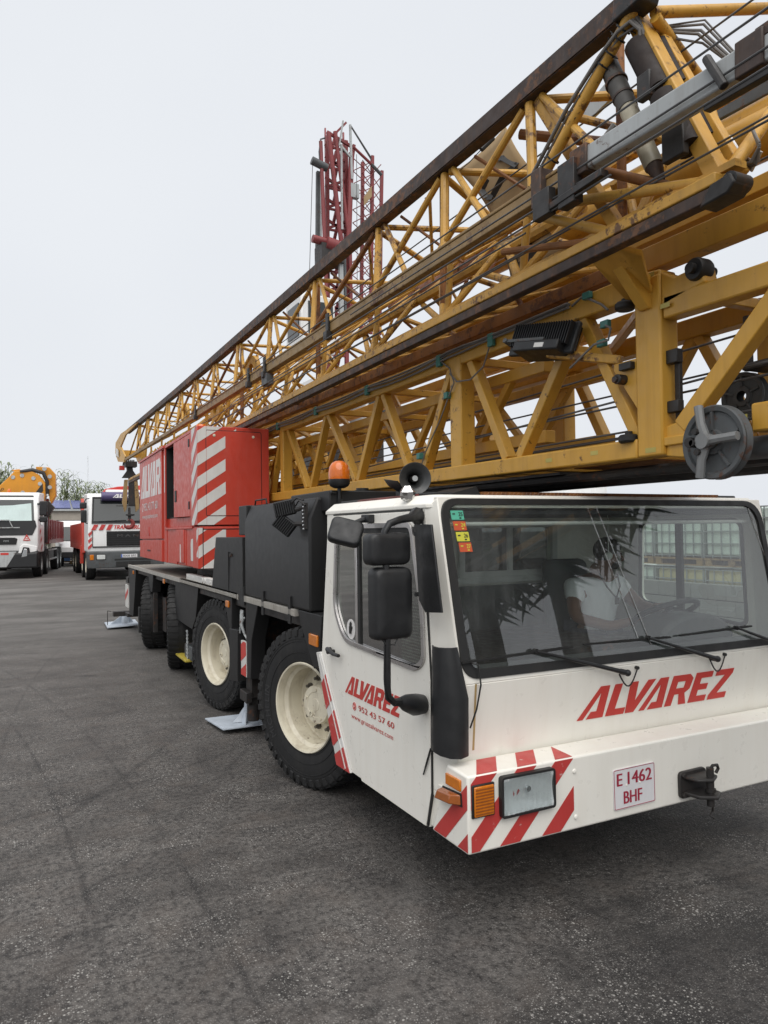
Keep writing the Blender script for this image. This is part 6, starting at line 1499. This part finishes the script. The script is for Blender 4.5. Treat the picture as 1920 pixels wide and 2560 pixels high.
m = MB(); m.box((-1.75, .6, .55), (-.75, 10.2, 1.05)); m.box((-2.3, 3.9, .5), (-.1, 6.6, 1.0)); m.box((-2.4, 2.0, 1.0), (-.1, 3.4, 1.3)); m.build('chassis', M_DARK, VT)
for z in (.55, .95):
    m = MB(); m.box((-.06, 4.0, z), (.0, 7.0, z+.06)); m.build('side_guard', M_GREY, VT)
m = MB(); m.box((-2.5, 3.75, 1.25), (0.0, 10.4, 1.42)); m.box((-.06, 3.75, 1.42), (0.0, 10.4, 2.28)); m.box((-2.5, 3.75, 1.42), (-2.44, 10.4, 2.28)); m.box((-2.5, 10.34, 1.42), (0, 10.4, 2.28)); tb = m.build('tipper_body', paint('dark red body', (.20, .016, .018), .4, .12, .3), VT, bev=.01)
for i in range(9):
    m = MB(); m.box((.0, 4.1+i*.74, 1.44), (.035, 4.2+i*.74, 2.26)); m.build('stake', MATS['dark red body'], tb)
m = MB(); m.box((-2.5, 3.70, 1.25), (0.0, 3.76, 3.15)); m.build('headboard', MATS['dark red body'], tb)
# loader crane folded behind the cab
m = MB(); q = [(-2.1, 3.1), (-1.65, 3.45), (-1.25, 3.86), (-1.05, 4.10), (-.55, 4.14), (-.25, 3.98), (-.02, 3.66), (-.02, 3.2), (-.06, 2.9), (-.20, 2.7), (-.22, 3.2), (-.45, 3.3), (-.9, 3.24), (-1.4, 3.22), (-1.8, 3.05)]
m.prism([(-.02+(a+.02)*1.1, 2.55, 2.9+(b-2.9)*1.1) for a, b in q], (0, .55, 0)); lc = m.build('loader_crane', M_LITEY, VT, bev=.03)
m = MB(); q = [(-.35, 4.28), (.10, 4.26), (.30, 4.02), (.32, 3.2), (.16, 2.9), (.10, 3.1), (.05, 3.7), (-.05, 4.0), (-.35, 4.14)]; m.prism([(a*1.1, 2.7, 2.9+(b-2.9)*1.1) for a, b in q], (0, .5, 0)); m.prism([(-1.0, 2.62, 4.1), (-1.28, 2.62, 4.26), (-1.0, 2.62, 4.30), (-.7, 2.62, 4.18)], (0, .2, 0)); m.build('knuckle_arm', M_LITEY, lc, bev=.02)
m = MB(); m.path([(-.95, 2.5, 4.2), (-.5, 2.6, 4.27), (-.1, 2.6, 4.15), (.04, 2.6, 3.8), (.06, 2.6, 3.3)], [.05, .08, .08, .07, .06], 8); m.prism([(-.70, 2.53, 3.28), (-.40, 2.53, 3.32), (-.12, 2.53, 3.72), (-.10, 2.53, 3.42), (-.25, 2.53, 3.24)], (0, .03, 0)); m.box((-.35, 2.3, 1.3), (.05, 2.9, 2.9)); m.box((-1.6, 2.2, 1.3), (-.2, 3.2, 1.9)); m.prism([(-.3, 2.4, 2.2), (.1, 2.4, 2.35), (.32, 2.4, 2.75), (.1, 2.4, 3.0), (-.3, 2.4, 2.9)], (0, .4, 0)); m.build('hydraulic_hoses', M_DARK, lc)
for a, b in ((-1.10, 3.86), (-.80, 3.93), (-.42, 3.83), (-.20, 3.63), (-.78, 3.30), (.13, 3.90), (-.05, 4.18), (.13, 3.5)):
    m = MB(); m.lathe([(0, .03), (.075, .03), (.085, .0), (0, 0)], (-.02+(a+.02)*1.1, 2.55, 2.9+(b-2.9)*1.1), (0, -1, 0), 16); m.build('pin', M_GREY, lc)
m = MB(); write(m, '1200', (-1.85, 2.545, 3.22), (1, 0, .75), (-.75, 0, 1), .42, .10); m.build('model_lettering', M_LETTERK, lc)
m = MB(); m.lathe([(.07, 0), (.07, .06), (.05, .12), (0, .14)], (-1.15, 1.2, 3.28), (0, 0, 1), 16); m.build('beacon', M_BEACON, VT)

# ---- white cab truck with stripes beside the crane
MT = thing('crane_truck', 'white cab truck with red striped front and grey bumper, behind the hook', 'truck', (2.06, 27.0, G0), 0, 'trucks parked at the back of the yard')
m = MB(); m.prism([(0.0, .03, 1.0), (0, .0, 1.25), (0, .02, 2.0), (0, .30, 2.92), (0, .45, 3.05), (0, 1.7, 3.08), (0, 1.7, 1.0)], (2.5, 0, 0)); mc = m.build('cab', M_WHITE2, MT, bev=.05, seg=3)
m = MB(); wv = [(.17, .0, 2.05), (2.33, .0, 2.05), (2.28, .262, 2.86), (.22, .262, 2.86)]; m.prism([V(p)+V((0, -.012, 0)) for p in wv], (0, .04, .0)); m.build('windscreen', M_GLASSD, mc, smooth=0, bev=.02)
m = MB(); wv2 = [(.12, -.004, 1.99), (2.38, -.004, 1.99), (2.33, .265, 2.92), (.17, .265, 2.92)]; holed(m, [V(p)+V((0, -.008, 0)) for p in wv2], [[V(p)+V((0, -.008, 0)) for p in wv]], (0, .03, 0)); fixn(m.build('windscreen_gasket', M_GASKET, mc))
m = MB(); m.tube((.45, .12, 2.93), (2.45, .12, 2.93), .16, 18); vs_ = m.build('sun_visor', M_PURPLE, mc)
m = MB(); logo(m, 'ALVAREZ', (.80, -.045, 2.88), (1, 0, 0), (0, .12, 1), 1.30, .13, .2, (0, -1, 0), .004); m.build('visor_lettering', M_LETTERW, vs_)
m = MB(); m.box((.60, -.02, 1.21), (2.0, .03, 1.72)); gr = m.build('grille', M_BLACK, mc, bev=.02)
m = MB()
for i in range(6): m.box((.66, -.028, 1.26+i*.075), (1.94, -.018, 1.285+i*.075))
m.build('grille_bars', M_PLASTIC, gr)
m = MB(); write(m, 'M A N', (.95, -.030, 1.52), (1, 0, 0), (0, 0, 1), .70, .09); m.build('grille_lettering', M_GREYD, gr)
m = MB(); m.box((.15, -.022, 1.16), (2.35, .02, 1.20)); m.box((.14, -.012, 1.2), (.16, .02, 1.74)); m.build('panel_gap', M_GASKET, mc)
for i in range(3):
    m = MB(); m.prism([(.10+i*.24, -.010, 1.76), (.24+i*.24, -.010, 1.76), (.34+i*.24, -.002, 1.95), (.20+i*.24, -.002, 1.95)], (0, -.006, 0)); m.build('red_stripe', M_REDS, mc)
    m = MB(); m.prism([(.0+i*.02, -.014, 1.08+i*.22), (.13, -.014, 1.20+i*.22), (.13, -.014, 1.31+i*.22), (.0, -.014, 1.19+i*.22)], (0, -.004, 0)); m.build('red_stripe', M_REDS, mc)
m = MB(); write(m, 'TRANSGRUAS', (.82, -.010, 1.79), (1, 0, 0), (0, 0, 1), 1.10, .14, .006, .008, .25); m.build('front_lettering', M_LETTER, mc)
m = MB(); m.prism([(-.02, -.06, .44), (-.02, -.10, .70), (-.02, -.10, 1.02), (-.02, .5, 1.02), (-.02, .5, .52)], (2.54, 0, 0)); mb_ = m.build('bumper', M_GREYD, MT, bev=.03, seg=3)
m = MB(); m.box((.05, -.118, .735), (.175, -.09, .915)); m.build('indicator', M_AMBER, mb_, bev=.01)
for x in (.25, 1.93):
    m = MB(); m.box((x, -.112, .735), (x+.32, -.09, .925)); hl2 = m.build('headlight', M_GASKET, mb_, bev=.01)
    m = MB(); m.box((x+.025, -.122, .755), (x+.295, -.105, .905)); m.build('lamp', plain('lamp glass', (.62, .64, .62), .15), hl2, bev=.01)
m = MB(); m.box((1.06, -.114, .80), (1.60, -.10, .915)); np2 = m.build('number_plate', M_PLATE, mb_)
m = MB(); m.box((1.062, -.116, .802), (1.105, -.113, .913)); m.build('plate_band', plain('plate blue', (.03, .10, .42), .4), np2)
m = MB(); write(m, '8008 BRS', (1.13, -.1145, .82), (1, 0, 0), (0, 0, 1), .44, .075); m.build('plate_lettering', M_LETTERK, np2)
m = MB(); m.box((.85, -.108, .70), (2.1, -.08, .76)); m.box((.9, -.108, .50), (2.05, -.09, .66)); m.build('step_opening', M_GASKET, mb_)
for sx, lab in ((-.22, None), (2.55, None)):
    m = MB(); m.box((sx, .02, 2.02), (sx+.19, .12, 2.46)); m.build('mirror', M_PLASTIC, MT, bev=.04)
    m = MB(); m.box((sx-.03, .02, 2.50), (sx+.19, .14, 2.72)); m.build('mirror', M_PLASTIC, MT, bev=.04)
m = MB(); m.path([(-.12, .08, 2.7), (-.05, .1, 2.84), (.06, .2, 2.86)], .018, 6); m.path([(-.12, .08, 2.1), (-.04, .1, 2.0), (.05, .2, 2.0)], .018, 6); m.build('mirror_arm', M_PLASTIC, MT)
m = MB(); m.beam((.35, -.02, 2.06), (1.25, -.01, 2.10), .02, .02); m.beam((1.3, -.02, 2.06), (2.2, -.01, 2.10), .02, .02); m.build('wiper', M_GASKET, mc)
for y in (1.25, 3.0, 6.6, 8.0):
    truck_wheel(MT, .17, y, side=-1); truck_wheel(MT, 2.33, y, side=1)
m = MB(); m.box((.75, .5, .55), (1.75, 9.3, 1.05)); m.box((.1, 3.5, .5), (2.4, 6.0, 1.0)); m.build('chassis', M_DARK, MT)
m = MB(); m.box((-.03, 2.6, 1.05), (2.53, 9.5, 1.25)); m.box((-.03, 2.6, 1.25), (.03, 9.5, 2.05)); m.box((2.47, 2.6, 1.25), (2.53, 9.5, 2.05)); m.box((-.03, 2.6, 1.25), (2.53, 2.66, 2.3)); m.build('dropside_body', M_RED, MT, bev=.01)
m = MB(); m.prism([(-.06, 1.8, .95), (-.06, 2.1, 2.55), (-.06, 2.3, 2.95), (-.06, 2.45, 2.95), (-.06, 2.5, .85)], (.12, 0, 0)); m.prism([(-.10, 1.9, 1.2), (-.10, 2.3, 1.2), (-.10, 2.3, .55), (-.10, 1.95, .55)], (.1, 0, 0)); m.build('stabiliser', M_RED, MT, bev=.01)
m = MB(); m.prism([(.55, 2.0, 3.05), (.75, 2.0, 3.30), (1.2, 2.0, 3.40), (2.3, 2.0, 3.48), (2.3, 2.0, 3.30), (1.2, 2.0, 3.22), (.85, 2.0, 3.12), (.75, 2.0, 2.9), (.55, 2.0, 2.9)], (0, .3, 0)); m.box((1.0, 1.85, 1.0), (1.6, 2.5, 3.3)); m.build('loader_crane', M_LETTER, MT, bev=.02)
m = MB(); m.box((.75, 1.6, 3.04), (2.3, 2.2, 3.26)); m.build('white_tank', M_WHITE2, MT, bev=.04)
m = MB(); m.box((.3, .45, 1.5), (.9, .6, 2.45)); m.box((1.5, .45, 1.5), (2.1, .6, 2.45)); m.build('seat', M_INT, MT, bev=.05)
m = MB(); m.box((.45, .20, 2.15), (.95, .22, 2.35)); m.build('windscreen_card', M_PLATE, mc)

# ================================================================ things behind the trucks
def shed():
    t = thing('storage_shed', 'low cream shed with a blue glazed roof between the two trucks', 'shed', (1.7, 48.0, G0), 0)
    m = MB(); m.box((0, 0, 0), (3.2, 4, 3.05)); w = m.build('wall', plain('cream wall', (.38, .34, .29), .8), t)
    m = MB(); m.prism([(-.1, -.2, 3.05), (-.1, -.2, 3.16), (-.1, 2.0, 3.74), (-.1, 4.2, 3.16), (-.1, 4.2, 3.05)], (3.4, 0, 0)); rf = m.build('roof', M_GREY, t)
    for i in range(3):
        m = MB(); m.prism([(.0+i*1.1, -.20, 3.19), (1.0+i*1.1, -.20, 3.19), (1.0+i*1.1, 1.8, 3.72), (.0+i*1.1, 1.8, 3.72)], (0, -.02, .05)); m.build('pane', plain('bluish roof glass', (.15, .17, .34), .3), rf)
    m = MB(); m.box((.2, -.03, 1.9), (2.4, .0, 2.5)); m.build('window', M_GLASSD, t)
shed()
def bags():
    rnd = random.Random(4)
    for k in range(2):
        t = thing('sack_pallet', ('front pallet of white and blue sacks between the two trucks', 'rear pallet of white and blue sacks beside the shed wall')[k], 'pallet', (1.95+k*1.0, 44.0+k*1.3, G0), 0, 'pallets of sacks')
        m = MB()
        for i in range(3): m.box((0, i*.45, .10), (1.1, i*.45+.1, .14))
        m.box((0, 0, 0), (.1, 1.0, .10)); m.box((.5, 0, 0), (.6, 1.0, .1)); m.box((1.0, 0, 0), (1.1, 1.0, .1)); m.build('pallet', M_TAN, t)
        for l in range(5):
            for i in range(2):
                m = MB(); m.box((.02+i*.54, .02, .15+l*.22), (.52+i*.54, .95, .35+l*.22)); m.build('sack', M_LETTERW if (l+i) % 2 else plain('blue sack', (.16, .28, .55), .6), t, bev=.08, seg=3)
bags()
# white van, only its upper half shows over the red body
def van(loc, lab, rz=0):
    t = thing('white_van', lab, 'van', loc, rz)
    m = MB(); m.prism([(0, 0, .45), (0, -.05, 1.0), (0, .75, 1.25), (0, 1.35, 2.05), (0, 1.6, 2.35), (0, 5.2, 2.4), (0, 5.3, .45)], (2.0, 0, 0)); b = m.build('body', M_WHITE2, t, bev=.05)
    m = MB(); m.prism([(.15, .78, 1.30), (1.85, .78, 1.30), (1.75, 1.33, 2.0), (.25, 1.33, 2.0)], (0, -.03, .03)); m.build('windscreen', M_GLASSD, b)
    m = MB(); m.prism([(-.01, 1.2, 1.35), (-.01, 2.3, 1.35), (-.01, 2.3, 1.95), (-.01, 1.55, 1.95)], (.02, 0, 0)); m.build('side_window', M_GLASSD, b)
    m = MB(); m.box((.1, -.10, .45), (1.9, .05, .75)); m.build('bumper', M_PLASTIC, t, bev=.03)
    for x in (.12, 1.88):
        for y in (.9, 4.3): truck_wheel(t, x, y, .34, .22, -1 if x < 1 else 1)
van((1.75, 40.2, G0), 'white van parked behind the red tipper body, only its roof half showing')

# reeds
M_REED = plain('reed leaf', (.21, .25, .12), .6); M_CULM = plain('reed stalk', (.14, .15, .07), .6)
def reed(x, y, H, n, lab, seed):
    rnd = random.Random(seed)
    t = thing('giant_reed', lab, 'reeds', (x, y, G0), rnd.uniform(0, 6), 'giant reeds behind the yard')
    ms, ml_ = MB(), MB()
    for k in range(n):
        bx, by = rnd.gauss(0, .30), rnd.gauss(0, .4); h_ = H*rnd.uniform(.72, 1.0); lx, ly = rnd.gauss(0, .22), rnd.gauss(0, .2)
        pts = [(bx + lx*s*s, by + ly*s*s, h_*s) for s in (0, .35, .7, 1.0)]
        ms.path(pts, [.022, .02, .015, .006], 5)
        for j in range(24):
            s = .25 + .75*j/24; p = V((bx + lx*s*s, by + ly*s*s, h_*s)); a = j*2.4 + rnd.uniform(-.5, .5); L = rnd.uniform(.7, 1.25)*(1.15-.5*s)
            d = V((math.cos(a), math.sin(a), 0)); w = V((-d.y, d.x, 0))*.030
            q1 = p + d*L*.45 + V((0, 0, L*.38)); q2 = p + d*L*.85 + V((0, 0, L*.30)); q3 = p + d*L*1.05 + V((0, 0, L*.02))
            ml_.add([p-w*.6, p+w*.6, q1+w, q1-w, q2+w*.8, q2-w*.8, q3], [(0,1,2,3),(3,2,4,5),(5,4,6)])
    ms.build('stalk', M_CULM, t, kind='stuff'); ml_.build('leaf', M_REED, t, kind='stuff')
for i, (x, y, H, n, lab) in enumerate(((-1.15, 51.6, 6.3, 26, 'tall bushy reed clump at the left edge of the picture'), (-.35, 53, 4.6, 14, 'lower reed clump just right of the left edge'), (1.0, 51.6, 6.3, 5, 'thin reed tops rising above the orange loader crane'), (2.40, 51, 5.9, 16, 'tall reed clump just right of the orange loader crane'), (3.05, 50.5, 5.3, 16, 'bushy reed clump left of the far mast'), (3.7, 52, 4.5, 14, 'short reed clump below the far mast'), (4.25, 50.5, 5.0, 14, 'reed clump right of the far mast'), (4.65, 50.5, 5.2, 12, 'reed clump above the left mirror of the striped truck'), (5.5, 51, 4.6, 12, 'reed clump above the purple visor'), (1.7, 53, 4.4, 14, 'low reed clump behind the orange loader crane'))):
    reed(x, y, H, n, lab, 30+i)
# wall round the back of the yard
m = MB(); m.box((-70, 58, 0), (110, 58.25, 2.5))
tag_w = m.build('boundary_wall', plain('rendered wall', (.34, .32, .29), .85), None); props(tag_w, 'long plain rendered wall closing the back of the yard', 'wall')
# pylon far away, the haze before it put into its pale colour
m = MB(); PX0, PY0 = 22.9, 300
pt = thing('radio_mast', 'faint thin lattice mast far away above the reeds', 'mast', (PX0, PY0, 0), 0)
for k in range(3):
    a = 2.1*k; m.tube((.9*math.cos(a), .9*math.sin(a), 0), (.15*math.cos(a), .15*math.sin(a), 32), .06, 5)
for i in range(24):
    for k in range(3):
        s, s2 = i/24, (i+1)/24; r0, r1 = .9-.75*s, .9-.75*s2; a, b = 2.1*k, 2.1*(k+1)
        m.tube((r0*math.cos(a), r0*math.sin(a), 32*s), (r1*math.cos(b), r1*math.sin(b), 32*s2), .035, 4)
m.build('lattice', plain('haze pale mast', (.78, .80, .83), .8), pt)

# ================================================================ red tower crane behind
RC = thing('tower_crane', 'red self-erecting tower crane with folded jib standing behind the yellow boom', 'tower crane', (9.9, 24.0, G0), 0, world=True)
def rc(x, z, y=24.0): return V((x*.8*y/24, y, 2+(z-2)*.8*y/24))
def rb(p, q, w, name='member', mt=None, n=0):
    m = MB()
    if n: m.tube(p, q, w, n)
    else: m.beam(p, q, w, w, (0, 1, 0))
    return m.build(name, mt or M_REDW, RC)
for dy in (0, 1.0):
    for xa, xb in ((12.15, 12.30), (13.05, 13.22)):
        rb(rc(xa, -.5, 24+dy), rc(xb, 19.7, 24+dy), .13, 'chord')
    for i in range(26):
        z0 = 7.5 + i*.47
        rb(rc(12.2, z0, 24+dy), rc(13.12, z0+.47, 24+dy) if i % 2 else rc(13.12, z0-.47, 24+dy), .085, 'brace')
        if i % 2: rb(rc(12.2, z0, 24+dy), rc(13.12, z0, 24+dy), .07, 'brace')
for i in range(14):
    z0 = 8 + i*.86; rb(rc(12.22, z0, 24), rc(12.22, z0+.86, 25), .05, 'brace'); rb(rc(13.1, z0, 24), rc(13.1, z0+.86, 25), .06, 'brace'); rb(rc(12.55, z0, 24.5), rc(12.75, z0+.8, 24.5), .10, 'inner_member')
rb(rc(11.72, 11, 23.8), rc(11.86, 18.0, 23.8), .13, 'guide_rail', M_GREYD); rb(rc(11.90, 11, 23.7), rc(12.0, 18.3, 23.7), .06, 'guide_rail', M_GREY)
rb(rc(12.38, 19.9, 23.5), rc(12.98, 14.7, 23.5), .085, 'jib_tube', n=10); rb(rc(12.70, 20.0, 23.5), rc(13.28, 15.6, 23.5), .075, 'jib_tube', n=10)
rb(rc(12.0, 19.4, 23.4), rc(12.2, 12.5, 23.4), .07, 'jib_tube', n=8); rb(rc(13.5, 19.2, 23.5), rc(13.3, 15.2, 23.5), .10, 'jib_tube', n=10)
rb(rc(13.0, 19.5, 23.4), rc(12.98, 15.6, 23.4), .06, 'grey_link', M_GREY); rb(rc(13.45, 20.5, 23.4), rc(13.5, 18.0, 23.4), .07, 'grey_link', M_GREY); rb(rc(13.10, 20.6, 23.4), rc(12.9, 19.4, 23.4), .05, 'grey_link', M_GREY); rb(rc(13.0, 19.4, 23.4), rc(13.45, 19.0, 23.4), .07, 'grey_link', M_GREY); rb(rc(12.9, 15, 23.4), rc(12.9, 11.5, 23.4), .14, 'grey_link', M_GREY); rb(rc(13.1, 15, 23.4), rc(13.1, 11.5, 23.4), .08, 'grey_link', M_GREYD)
rb(rc(12.6, 19.8, 23.6), rc(13.25, 20.55, 23.6), .07); rb(rc(12.3, 19.9, 23.6), rc(13.5, 19.5, 23.6), .09)
ch = (((13.62, 19.6), (13.35, 17.8), (13.38, 11.0)), ((14.05, 18.9), (14.04, 18.2), (13.86, 11.0)), ((14.55, 19.3), (14.5, 17), (14.34, 11.0)), ((15.03, 18.7), (14.97, 17), (14.8, 11.0)))
for c3, dy in zip(ch, (23.8, 24.7, 23.8, 24.7)):
    for a, b in zip(c3[:-1], c3[1:]): rb(rc(a[0], a[1], dy), rc(b[0], b[1], dy), .11, 'jib_chord')
for i in range(13):
    z0 = 11.2 + i*.6
    for (xa, xb) in ((13.42, 14.34), (13.9, 14.38), (14.36, 14.85)):
        s = .012*i
        rb(rc(xa+s, z0, 23.7), rc(xb+s, z0+.6, 23.7), .017, 'brace', n=5); rb(rc(xb+s, z0, 23.8), rc(xa+s, z0+.6, 23.8), .017, 'brace', n=5)
rb(rc(13.6, 19.5, 23.6), rc(14.5, 18.9, 23.6), .05, n=6); rb(rc(14.5, 18.9, 23.6), rc(15.02, 18.5, 23.6), .06, mt=M_GREYD, n=6); rb(rc(13.46, 20.5, 23.4), rc(14.5, 19.2, 23.5), .02, 'stay_rope', M_ROPE, 5); rb(rc(13.5, 20.4, 23.4), rc(14.5, 19.1, 23.5), .02, 'stay_rope', M_ROPE, 5)
rb(rc(11.56, 18.45, 23.4), rc(12.3, 18.25, 23.4), .14, 'winch_drum', M_GREYD, 14); rb(rc(11.56, 14.95, 23.4), rc(12.6, 14.85, 23.4), .14, 'winch_drum', M_REDW, 14); rb(rc(12.2, 14.85, 23.3), rc(12.75, 14.75, 23.3), .24, 'winch_drum', M_REDW, 14)
m = MB(); m.box(rc(12.0, 14.1, 23.2), rc(12.7, 14.5, 23.9)); m.build('counter_block', M_DARK, RC)
m = MB(); m.path([rc(12.2, 19.6, 23.5), rc(12.0, 19.5, 23.4), rc(11.92, 18.9, 23.4), rc(11.95, 18.3, 23.4)], .03, 5); m.tube(rc(11.6, 18.3, 23.4), rc(11.3, 11, 23.4), .012, 4); m.tube(rc(13.75, 19.2, 23.4), rc(13.7, 13, 23.4), .012, 4); m.build('rope', M_ROPE, RC)
m = MB(); m.box(rc(13.45, 17.2, 23.4), rc(13.75, 17.7, 23.6)); m.build('lamp', M_GREY, RC); m = MB(); m.prism([rc(14.1, 17.3, 23.5), rc(14.5, 17.9, 23.5), rc(14.5, 17.4, 23.5), rc(14.1, 16.9, 23.5)], (0, .03, 0)); m.build('banner', M_PRINT, RC)
# operator cabin and machine house on the carrier
m = MB(); m.prism([(8.5, 23.2, 8.1), (8.5, 23.2, 10.0), (8.62, 23.2, 10.15), (9.75, 23.2, 10.05), (9.75, 23.2, 8.1)], (0, 1.6, 0)); oc = m.build('operator_cabin', M_WHITE2, RC, bev=.06)
m = MB(); m.box((8.75, 23.17, 8.65), (9.65, 23.22, 9.85)); m.build('cabin_window', M_GLASSD, oc); m = MB(); m.box((8.46, 23.4, 8.7), (8.52, 24.5, 9.8)); m.build('cabin_window', M_GLASSD, oc)
m = MB(); m.box((8.75, 22.6, 5.2), (10.0, 25.4, 7.2)); m.box((10.5, 22.4, 5.2), (11.8, 25.4, 7.0)); mh = m.build('machine_house', M_WHITE2, RC, bev=.06)
for a, b in (((8.9, 22.56, 6.2), (9.6, 22.61, 6.95)), ((10.6, 22.36, 6.0), (11.3, 22.41, 6.8))):
    m = MB(); m.box(a, b); m.build('machine_window', M_GLASSD, mh)
m = MB(); m.lathe([(.2, -.3), (.55, -.3), (.55, .3), (.2, .3)], (11.1, 22.8, 7.5), (1, 0, 0), 24, close=True); m.build('winch_drum', M_DARK, RC)
m = MB(); m.lathe([(0, .3), (.3, .26), (.5, .1), (.52, 0)], (10.2, 22.6, 7.1), (0, 0, 1), 20); m.build('dome_cover', M_WHITE2, RC)
m = MB(); m.box((8.4, 20.0, 1.0), (11.4, 28.5, 1.9)); m.box((8.8, 22.5, 1.9), (11.2, 25.5, 5.2)); m.build('carrier', M_DARK, RC)
m = MB(); m.box((8.45, 18.4, .9), (11.35, 20.2, 3.1)); vc = m.build('carrier_cab', M_WHITE2, RC, bev=.08); m = MB(); m.box((8.6, 18.36, 1.9), (11.2, 18.42, 2.9)); m.build('windscreen', M_GLASSD, vc)
for y in (20.6, 22.6, 25.6, 27.4):
    for s in (8.6, 11.2):
        m = MB(); m.lathe([(.3, -.17), (.58, -.19), (.62, -.12), (.62, .12), (.58, .19), (.3, .17), (.2, .05), (0, .05)], (s, y, gz(y)+.62), (-1 if s < 10 else 1, 0, 0), 28); m.build('wheel', M_RUBBER, RC)

# ================================================================ totes seen through the cab windows
M_TOTE = plain('milky tote plastic', (.62, .70, .64), .4); M_TOTEY = plain('yellowed tote plastic', (.52, .46, .26), .45); M_CAGE = plain('galvanised cage', (.33, .35, .35), .5, .5)
def tote(mt):
    t = thing('liquid_tote', 'x', 'tote', (0, 0, 0), 0, 'caged liquid totes')
    m = MB(); m.box((.03, .03, .20), (.97, 1.17, 1.12)); m.build('tank', mt, t, bev=.05, seg=3)
    m = MB()
    for i in range(7):
        y = .0+i*.2; m.box((-.008, y-.01, .16), (.012, y+.01, 1.14))
        x = i*.165; m.box((x-.008, -.008, .16), (x+.012, .012, 1.14))
    for z in (.2, .44, .68, .92, 1.13): m.box((-.012, -.01, z-.01), (.01, 1.2, z+.01)); m.box((-.01, -.012, z-.01), (1.0, .01, z+.01))
    m.build('cage', M_CAGE, t)
    m = MB()
    for y in (0, .52, 1.04): m.box((0, y, 0), (1.0, y+.14, .12))
    m.box((-.005, -.005, .12), (1.005, 1.205, .155)); m.box((-.005, 0, 0), (.09, 1.2, .022)); m.build('pallet', M_TAN, t)
    return t
t0 = {}
for key, mt in (('w', M_TOTE), ('y', M_TOTEY)): t0[key] = tote(mt)
used = set()
def put(key, x, y, z, lab):
    src = t0[key]
    if key in used:
        t = src.copy(); COL.objects.link(t)
        for ch in src.children:
            c = ch.copy(); COL.objects.link(c); c.parent = t
    else: t = src; used.add(key)
    t.location = (x, y, z); t['label'] = lab
for i, y in enumerate((7.6, 8.85, 10.1, 11.35, 12.6)):
    w = ('nearest the yard front', 'second from the front', 'in the middle of the row', 'second from the back', 'at the far back')[i]
    put('y' if i < 3 else 'w', 12.0, y, .02, ('yellowish' if i < 3 else 'white') + ' caged tote in the lower tier, ' + w); put('w', 12.0, y+.02, 1.22, 'white caged tote in the upper tier, ' + w)
bw = thing('block_wall', 'low grey concrete block wall in front of the stacked totes', 'wall', (11.75, 7.4, 0), 0)
bk = None
for r_ in range(3):
    for i in range(14):
        if bk is None: m = MB(); m.box((0, 0, .008), (.2, .392, .292)); b = bk = m.build('block', plain('concrete block', (.20, .20, .195), .9), bw, bev=.006)
        else: b = bk.copy(); COL.objects.link(b); b.parent = bw
        b.location = (.1, .2 + i*.4 + (.2 if r_ % 2 else 0), .15 + r_*.3)
# white box truck farther right behind the crane
WT = thing('box_truck', 'white box truck at the right edge behind the crane cab', 'truck', (13.6, 17.0, 0), 0)
m = MB(); m.box((0, 0, 1.0), (2.5, 6.5, 3.35)); m.build('box', M_WHITE2, WT, bev=.03); m = MB(); m.prism([(.1, -2.0, .6), (.1, -2.0, 1.5), (.1, -1.6, 2.6), (.1, -.2, 2.7), (.1, -.2, .6)], (2.3, 0, 0)); c_ = m.build('cab', M_WHITE2, WT, bev=.05)
m = MB(); m.prism([(.25, -2.0, 1.55), (2.25, -2.0, 1.55), (2.2, -1.65, 2.45), (.3, -1.65, 2.45)], (0, -.03, 0)); m.build('windscreen', M_GLASSD, c_); m = MB(); m.box((0, -1.8, .5), (2.5, 6.4, .95)); m.build('chassis', M_DARK, WT)
for x in (.15, 2.35):
    for y in (-1.1, 4.5): truck_wheel(WT, x, y, .45, .28, -1 if x < 1 else 1)

# ================================================================ palms that stand in front of the crane (seen mirrored in its windscreen)
M_FROND = plain('palm frond', (.045, .070, .022), .55); M_TRUNK = plain('palm trunk', (.10, .075, .05), .9)
def palm(x, y, H, Rr, lab, seed):
    rnd = random.Random(seed)
    t = thing('palm_tree', lab, 'palm', (x, y, 0), 0, 'palms in front of the crane')
    m = MB(); m.path([(0, 0, 0), (.05, .02, H*.4), (.02, .05, H*.8), (0, 0, H)], [.30, .24, .24, .30], 14); m.build('trunk', M_TRUNK, t)
    m = MB()
    for k in range(230):
        a = rnd.uniform(0, 6.283); el = rnd.uniform(-1.45, 1.25); L = Rr*rnd.uniform(.75, 1.1)
        d = V((math.cos(a)*math.cos(el), math.sin(a)*math.cos(el), math.sin(el))); pts = []
        for j in range(9):
            s = j/8; pts.append(V((0, 0, H)) + d*L*s + V((0, 0, -.55*L*s*s*(1 if el > -.3 else .25))))
        m.path(pts, [.03-.026*j/8 for j in range(9)], 4)
        for j in range(1, 9):
            for sgn in (-1, 1):
                for q in (0, .5):
                    p = pts[j-1].lerp(pts[j], q); tg = unit(pts[j]-pts[j-1]); sd = unit(tg.cross((0, 0, 1)))*sgn; l = .55*Rr/2*(1-.55*abs(j/8-.45))
                    e = p + sd*l + tg*l*.5 + V((0, 0, -l*.25)); w = tg*.085
                    m.add([p-w, p+w, e], [(0, 1, 2)])
    m.build('frond', M_FROND, t, kind='stuff')
palm(6.6, -3.3, 6.0, 2.7, 'palm with drooping fronds in front of the crane, nearest to the cab', 1)
palm(8.6, -3.6, 6.7, 2.8, 'palm with drooping fronds in front of the crane, right of the nearest one', 2)
palm(9.6, -9.0, 8.6, 3.6, 'palm with drooping fronds in front of the crane, farthest one', 3)
